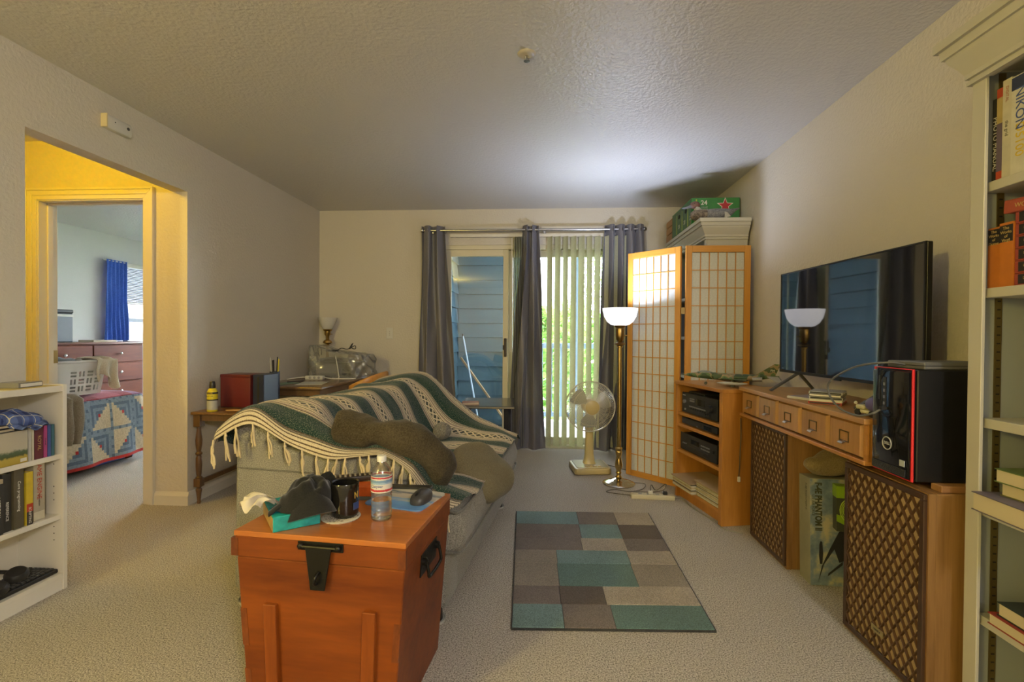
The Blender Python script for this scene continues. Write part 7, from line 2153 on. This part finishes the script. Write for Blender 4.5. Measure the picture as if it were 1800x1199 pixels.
for x in (-0.032, 0.032):
    for y in (-0.02, 0.02):
        B().lathe([(0.012, -0.004), (0.012, 0.004)], 14, (x, y, 0.012), 'Y').build('wheel', BLK, car, smooth=40)
B().lathe([(0.006, 0), (0.006, 0.004)], 10, (-0.0535, -0.012, 0.045), 'X').build('headlight', TXW, car)
# jet model
JG = mat('jet_dark_green', (0.035, 0.065, 0.025), 0.6, var=0.25, vscale=25)
JG2 = mat('jet_mid_green', (0.085, 0.14, 0.05), 0.6, var=0.2, vscale=25)
JT = mat('jet_tan', (0.26, 0.19, 0.10), 0.6, var=0.15, vscale=25)
JW = mat('jet_grey_belly', (0.38, 0.37, 0.34), 0.6)
def _camo():
    k = NT('jet_camouflage')
    f = k.noise(k.coord(), 16, 2, 0.4)
    k.l(k.ramp(f, [(0.0, (0.035, 0.065, 0.025)), (0.44, (0.26, 0.19, 0.10)), (0.52, (0.085, 0.14, 0.05)), (0.60, (0.035, 0.065, 0.025))], 'CONSTANT'), k.b.inputs['Base Color'])
    k.b.inputs['Roughness'].default_value = 0.55
    return k.m
CAMO = _camo()
jt = thing('model_jet', 'camouflaged twin-engine jet fighter model on the stereo cabinet', 'model plane', (1.185, 3.205, AVH + 0.002), R(156))
jt.scale = (1.1, 1.1, 1.1)
# local +X = nose
zf = 0.052
B().loft([((0.262, 0, zf + 0.004), (0, 0.001, 0), (0, 0, 0.001)), ((0.225, 0, zf + 0.004), (0, 0.009, 0), (0, 0, 0.010)), ((0.17, 0, zf + 0.005), (0, 0.016, 0), (0, 0, 0.018)), ((0.11, 0, zf + 0.004), (0, 0.019, 0), (0, 0, 0.021)), ((0.04, 0, zf), (0, 0.030, 0), (0, 0, 0.022)), ((-0.05, 0, zf), (0, 0.034, 0), (0, 0, 0.021)), ((-0.13, 0, zf + 0.002), (0, 0.028, 0), (0, 0, 0.018)), ((-0.20, 0, zf + 0.010), (0, 0.010, 0), (0, 0, 0.010)), ((-0.255, 0, zf + 0.012), (0, 0.003, 0), (0, 0, 0.004))], 20).build('fuselage', CAMO, jt, smooth=70)
B().ell((0.135, 0, zf + 0.020), 0.045, 0.011, 0.013, 18, 10).build('canopy', mat('jet_canopy', (0.20, 0.22, 0.22), 0.1), jt, smooth=70)
for s in (-1, 1):
    B().box(-0.02, 0.085, s * 0.031 - 0.011, s * 0.031 + 0.011, zf - 0.013, zf + 0.016).build('air_intake', CAMO, jt, bevel=0.006, seg=2, smooth=50)
    B().add([(0.07, s * 0.03, zf - 0.012), (-0.09, s * 0.03, zf - 0.012), (-0.095, s * 0.17, zf - 0.004), (-0.055, s * 0.17, zf - 0.004), (0.07, s * 0.03, zf - 0.006), (-0.09, s * 0.03, zf - 0.008), (-0.095, s * 0.17, zf - 0.001), (-0.055, s * 0.17, zf - 0.001)], [(0, 1, 2, 3), (7, 6, 5, 4), (0, 4, 5, 1), (1, 5, 6, 2), (2, 6, 7, 3), (3, 7, 4, 0)]).build('wing', CAMO, jt)
    B().add([(-0.19, s * 0.008, zf + 0.010), (-0.25, s * 0.008, zf + 0.010), (-0.268, s * 0.085, zf - 0.012), (-0.240, s * 0.085, zf - 0.012), (-0.19, s * 0.008, zf + 0.013), (-0.25, s * 0.008, zf + 0.013), (-0.268, s * 0.085, zf - 0.010), (-0.240, s * 0.085, zf - 0.010)], [(0, 1, 2, 3), (7, 6, 5, 4), (0, 4, 5, 1), (1, 5, 6, 2), (2, 6, 7, 3), (3, 7, 4, 0)]).build('tailplane', JW, jt)
    B().loft([((0.06, s * 0.105, zf - 0.028), (0, 0.001, 0), (0, 0, 0.001)), ((0.02, s * 0.105, zf - 0.028), (0, 0.009, 0), (0, 0, 0.009)), ((-0.06, s * 0.105, zf - 0.028), (0, 0.009, 0), (0, 0, 0.009)), ((-0.10, s * 0.105, zf - 0.026), (0, 0.001, 0), (0, 0, 0.001))], 12).build('drop_tank', JW, jt, smooth=60)
    B().lathe([(0.013, -0.004), (0.013, 0.004)], 14, (-0.02, s * 0.07, 0.0135), 'Y').build('wheel', BLK, jt, smooth=40)
    B().tube([(-0.02, s * 0.066, 0.012), (-0.015, s * 0.062, zf - 0.006)], 0.002, 6).build('gear_strut', JW, jt)
    B().lathe([(0.013, 0), (0.015, 0.05)], 16, (-0.17, s * 0.018, zf - 0.006), 'X').build('engine_nozzle', SILV, jt, smooth=40)
B().prism([(-0.13, zf + 0.014), (-0.235, zf + 0.016), (-0.262, zf + 0.082), (-0.232, zf + 0.084)], -0.002, 0.002, 'Y').build('tail_fin', CAMO, jt)
text('lettering', 'FM', 0.018, TXW, jt, (-0.222, 0.0028, zf + 0.045), (PI / 2, 0, PI))
for y in (-0.006, 0.006):
    B().lathe([(0.009, -0.003), (0.009, 0.003)], 12, (0.13, y, 0.0095), 'Y').build('nose_wheel', BLK, jt, smooth=40)
B().tube([(0.13, 0, 0.01), (0.135, 0, zf - 0.012)], 0.002, 6).build('gear_strut', JW, jt)
jt2 = None

# ---- boxes between the speakers
def _skyart():
    k = NT('kit_box_art')
    vec = k.coord('Object', (1, 1, 1))
    f = k.noise(vec, 9, 4, 0.6)
    k.l(k.ramp(f, [(0.34, (0.10, 0.14, 0.20)), (0.50, (0.20, 0.26, 0.32)), (0.60, (0.46, 0.42, 0.28)), (0.75, (0.52, 0.47, 0.33))]), k.b.inputs['Base Color'])
    k.b.inputs['Roughness'].default_value = 0.4
    return k.m
kb = thing('model_kit_box', 'tall model aircraft kit box with sky artwork standing between the speakers', 'box', (1.236, 2.325, 0), R(-3), rot=(R(-2.5), 0, R(-3)))
KW, KD, KH = 0.255, 0.105, 0.492
box('carton', 0, KW, 0, KD, 0.0, KH, mat('kit_grey_side', (0.26, 0.25, 0.17), 0.55, var=0.12, vscale=10), kb, bevel=0.001)
lab(box('art_panel', 0.001, KW - 0.001, -0.0012, 0.0005, 0.002, KH - 0.002, _skyart(), kb), 'painted sky artwork with a dark jet')
KT = mat('kit_title', (0.055, 0.06, 0.035), 0.5)
text('title_lettering', 'F-4E PHANTOM II', 0.040, KT, kb, (0.036, -0.0016, KH - 0.018), (PI / 2, PI / 2, 0), ax='LEFT', sx=0.72, bold=0.0018)
text('title_lettering', 'U.S. AIR FORCE', 0.018, KT, kb, (0.014, -0.0016, KH - 0.075), (PI / 2, PI / 2, 0), ax='LEFT', sx=0.8)
text('side_lettering', 'F-4E PHANTOM II', 0.020, KT, kb, (-0.0006, 0.035, KH - 0.03), (PI / 2, PI / 2, -PI / 2), ax='LEFT', sx=0.8)
JD = mat('kit_jet_dark', (0.030, 0.030, 0.036), 0.5)
B().prism([(0.035, 0.02), (0.05, 0.09), (0.085, 0.17), (0.125, 0.25), (0.15, 0.27), (0.15, 0.12), (0.125, 0.11), (0.105, 0.17), (0.06, 0.10)], -0.0022, -0.0008, 'Y').build('jet_print', JD, kb)
B().prism([(0.042, 0.10), (0.052, 0.10), (0.056, 0.15), (0.052, 0.20), (0.046, 0.205), (0.04, 0.19), (0.038, 0.14)], -0.0024, -0.0010, 'Y').build('jet_print', JD, kb)
B().prism([(0.075, 0.045), (0.14, 0.10), (0.14, 0.115), (0.078, 0.058)], -0.0022, -0.0008, 'Y').build('jet_print', JD, kb)
gb = thing('drive_carton', 'bright green carton leaning against the kit box', 'box', (1.303, 2.245, 0.285), rot=(R(-3), R(0), R(-14)))
GLM = mat('lime_card', (0.22, 0.36, 0.015), 0.4)
box('carton', 0, 0.16, 0, 0.055, 0.0, 0.20, mat('carton_charcoal', (0.045, 0.05, 0.035), 0.45), gb, bevel=0.001)
lab(box('top_band', -0.0006, 0.1606, -0.0008, 0.0558, 0.148, 0.2006, GLM, gb), 'lime green top band')
lab(B().prism([(0.0, 0.045), (0.10, 0.0), (0.10, 0.05), (0.0, 0.075)], -0.0012, 0.0, 'Y').build('lower_band', GLM, gb), 'lime green lower band')
for i in range(4):
    B().tube([(0.075 + (0.045 + 0.006 * i) * math.cos(a), -0.0014 - 0.0008 * i, 0.095 + (0.038 + 0.008 * i) * math.sin(a)) for a in [0.9 + 4.4 * q / 18 for q in range(19)]], 0.0022, 5).build('swirl_print', mat('lime_bright', (0.36, 0.48, 0.06), 0.4), gb)
text('lettering', 'SEAGATE', 0.016, TXW, gb, (0.075, -0.0014, 0.172), FACE_NY)
gbs = thing('game_box', 'dark boxed game with red corner between kit box and near speaker', 'box', (1.352, 2.15, 0), R(0))
box('carton', 0, 0.16, 0, 0.055, 0, 0.285, mat('carton_purple_black', (0.03, 0.022, 0.035), 0.4), gbs, bevel=0.001)
lab(box('red_corner', -0.0008, 0.05, -0.0008, 0.04, 0.004, 0.06, mat('corner_red', (0.38, 0.12, 0.06), 0.45), gbs), 'salmon red corner panel')
text('lettering', 'UNICORN', 0.022, TXW, gbs, (0.016, -0.0012, 0.17), (PI / 2, -PI / 2, 0), sx=0.9)
cl = thing('canvas_bag', 'crumpled tan canvas bag stuffed on top of the kit box', 'bag', (1.355, 2.395, 0.535))
clm = B().ell((0, 0, 0), 0.125, 0.055, 0.05, 36, 18)
for i, p in enumerate(clm.v):
    q = crumple(p, 0.012, 42, 0.4)
    q.z += 0.03 * math.exp(-((p[0] + 0.0) ** 2) / 0.003) * (1 if p[2] > 0 else 0)
    q.z = max(-0.034, q.z)
    clm.v[i] = tuple(q)
clm.build('cloth', fabric('tan_canvas', (0.17, 0.125, 0.055), (0.27, 0.205, 0.10), 220, 0.4), cl, smooth=80)

# ================================================================== BOOKS IN THE RIGHT BOOKCASE
# spines face -X (into the room); local -X already faces world -X
def rbook(label, y1, z, t, h, cover, xs=1.305, d=0.18, **kw):
    """y1 = far edge of the book; it extends towards the viewer by t"""
    return book(label, (xs, y1 - t, z), t, h, d, cover, **kw)
zA = 1.6075
def rb_txt(*a):
    return list(a)
yy = 1.5295
rbook('black photo manual standing against the bookcase side', yy, zA, 0.019, 0.245, cm('charcoal', (0.035, 0.033, 0.03)), xs=1.312, txt=[('PHOTO MANUAL', 0.020, 0.46, TXW, 0)])
yy -= 0.0205
rbook('tan and violet spined book with red ends on the top shelf', yy, zA, 0.022, 0.265, cm('tan', (0.46, 0.36, 0.16)), xs=1.305,
      spine_m=[(0.0, 0.10, cm('redend', (0.46, 0.07, 0.03))), (0.90, 1.0, cm('redend', (0.46, 0.07, 0.03))), (0.10, 0.62, cm('violet', (0.15, 0.115, 0.18)))])
yy -= 0.0235
rbook('cream paperback with faint lettering on the top shelf', yy, zA, 0.027, 0.278, cm('creamb', (0.52, 0.49, 0.40)), xs=1.300, txt=[('the grid', 0.014, 0.50, mat('print_grey', (0.2, 0.19, 0.17), 0.6), 0), ('DIGITAL', 0.012, 0.85, mat('print_salmon', (0.45, 0.22, 0.16), 0.6), 0)])
yy -= 0.0285
rbook('white camera guide with blue and yellow title on the top shelf', yy, zA, 0.050, 0.272, cm('whiteb', (0.56, 0.54, 0.46)), xs=1.298, spine_m=[(0.86, 0.99, cm('navy', (0.03, 0.04, 0.09)))],
      txt=[('NIKON', 0.036, 0.66, TXBL, 0), ('D5100', 0.034, 0.34, TXY, 0)])
yy -= 0.0515
rbook('pale blue spined book next to the camera guide', yy, zA, 0.04, 0.265, cm('pale_blue', (0.26, 0.36, 0.44)), xs=1.302)
yy -= 0.0415
rbook('dark red book further along the top shelf', yy, zA, 0.05, 0.25, cm('darkred', (0.20, 0.03, 0.02)), xs=1.302)
yy -= 0.0515
rbook('grey book furthest along the top shelf', yy, zA, 0.06, 0.26, cm('greyb', (0.2, 0.2, 0.2)), xs=1.302)
# second shelf: orange and red sets
zB = 1.2975
ORG = cm('orange_cloth', (0.48, 0.155, 0.018))
BKL = cm('black_label', (0.02, 0.018, 0.016))
yy = 1.5295
rbook('orange cloth volume with black title label against the bookcase side', yy, zB, 0.038, 0.176, ORG, xs=1.305, spine_m=[(0.72, 0.97, BKL)])
for q, (s_) in enumerate(('The', 'Works', 'of')):
    pass
def spine_caption(y, z, lines, size, m, x):
    o = C.objects
    for i, s_ in enumerate(lines):
        yield (s_, z - i * size * 1.05)
_ob = [o for o in C.objects if o.get('label', '').startswith('orange cloth volume with black')][0]
for i, s_ in enumerate(('The', 'Works', 'of', 'Donne')):
    text('title_lettering', s_, 0.0115, TXG, _ob, (-0.0012, 0.019, 0.163 - i * 0.0115), FACE_NX)
yy -= 0.0392
b2_ = rbook('orange cloth volume with black title label, second from the bookcase side', yy, zB, 0.041, 0.182, ORG, xs=1.302, spine_m=[(0.70, 0.96, BKL)])
for i, s_ in enumerate(('The', 'Works', 'of', 'Virgil')):
    text('title_lettering', s_, 0.012, TXG, b2_, (-0.0012, 0.0205, 0.166 - i * 0.0115), FACE_NX)
yy -= 0.0425
REDV = cm('red_leather', (0.30, 0.055, 0.035))
nmz = ['lowest', 'second lowest', 'third lowest', 'third highest', 'second highest', 'topmost']
for i in range(6):
    zz_ = zB + i * 0.0345
    r = thing('book', nmz[i] + ' of the six red volumes with black labels piled flat', 'book', (1.305, yy, zz_), 0, 'red leather volumes piled flat')
    B().box(0, 0.18, -0.22, 0, 0, 0.003).box(0, 0.18, -0.22, 0, 0.0305, 0.0335).box(0, 0.004, -0.22, 0, 0.003, 0.0305).build('cover', REDV, r, bevel=0.001)
    box('page_block', 0.004, 0.175, -0.215, -0.003, 0.003, 0.0305, mat('pages_62', (0.62, 0.54, 0.38), 0.9), r)
    box('title_label', -0.0008, 0.0006, -0.085, -0.012, 0.004, 0.030, BKL, r)
    text('title_lettering', 'of the', 0.016, TXG, r, (-0.0011, -0.045, 0.018), (PI / 2, PI, -PI / 2))
r = thing('book', 'red volume laid across the orange volumes on the second shelf', 'book', (1.30, 1.478, zB + 0.2075), 0, rot=(R(4.0), 0, 0))
B().box(0, 0.17, -0.23, 0, 0, 0.003).box(0, 0.17, -0.23, 0, 0.034, 0.037).box(0, 0.004, -0.23, 0, 0.003, 0.034).build('cover', cm('brick_cloth', (0.36, 0.075, 0.04)), r, bevel=0.001)
box('page_block', 0.004, 0.165, -0.225, -0.003, 0.003, 0.034, mat('pages_62', (0.62, 0.54, 0.38), 0.9), r)
text('title_lettering', 'WORKS', 0.018, TXG, r, (-0.0008, -0.065, 0.018), FACE_NX)
# third shelf: framed trinket
tk = thing('trinket_frame', 'small black and white patterned frame with olive picture on the third shelf', 'frame', (1.44, 1.33, 0.9152), R(0))
def _tribal():
    k = NT('pattern_black_white')
    v = k.n('ShaderNodeTexVoronoi')
    v.inputs['Scale'].default_value = 70
    k.l(k.coord(), v.inputs['Vector'])
    k.l(k.ramp(v.outputs['Distance'], [(0.0, (0.5, 0.47, 0.38)), (0.40, (0.03, 0.03, 0.025))], 'CONSTANT'), k.b.inputs['Base Color'])
    return k.m
TRB = _tribal()
B().box(-0.01, 0.01, -0.08, 0.08, 0.10, 0.118).box(-0.01, 0.01, -0.08, 0.08, 0.185, 0.20).box(-0.01, 0.01, 0.062, 0.08, 0.118, 0.185).box(-0.01, 0.01, -0.08, -0.062, 0.118, 0.185).build('frame', TRB, tk, bevel=0.002)
box('picture', -0.006, 0.006, -0.062, 0.062, 0.118, 0.185, mat('olive_picture', (0.13, 0.12, 0.03), 0.4, var=0.4, vscale=60), tk)
box('pedestal', -0.03, 0.03, -0.04, 0.045, 0.0, 0.10, wood('pedestal_wood', (0.14, 0.075, 0.025), (0.22, 0.13, 0.05), 'Z'), tk, bevel=0.002)
box('base_band', -0.032, 0.032, -0.042, 0.047, 0.0, 0.018, TRB, tk)
# fourth and fifth shelf: flat books with their fore edges to the room
def fore(label, x, y, z, sx_, sy_, t_, cover, pages=(0.58, 0.50, 0.34), rz=0.0):
    r = thing('book', label, 'book', (x, y, z), rz)
    B().box(0, sx_, -sy_, 0, 0, 0.0025).box(0, sx_, -sy_, 0, t_ - 0.0025, t_).box(sx_ - 0.003, sx_, -sy_, 0, 0.0025, t_ - 0.0025).build('cover', cover, r)
    box('page_block', 0.003, sx_ - 0.003, -sy_ + 0.004, -0.004, 0.0025, t_ - 0.0025, mat('pages_%02d' % int(pages[0] * 100), pages, 0.9), r)
    return r
fore('huge thick book jutting out over the fourth shelf edge', 1.238, 1.490, 0.6545, 0.28, 0.30, 0.052, cm('violet_grey', (0.15, 0.13, 0.17)), rz=R(-2))
fore('thick paperback lying on the huge book', 1.285, 1.455, 0.7075, 0.20, 0.26, 0.036, cm('olive_cover', (0.16, 0.16, 0.06)), rz=R(4))
fore('second paperback lying on top of the flat pile on the fourth shelf', 1.275, 1.462, 0.7442, 0.20, 0.25, 0.038, cm('moss_cover', (0.12, 0.17, 0.05)), rz=R(2))
fore('red spined flat book on the lowest visible shelf', 1.275, 1.475, 0.3325, 0.20, 0.28, 0.032, cm('redcover', (0.26, 0.03, 0.02)))
fore('black covered book lying on the red flat book', 1.285, 1.458, 0.3652, 0.19, 0.27, 0.038, cm('blackteal', (0.03, 0.04, 0.035)))
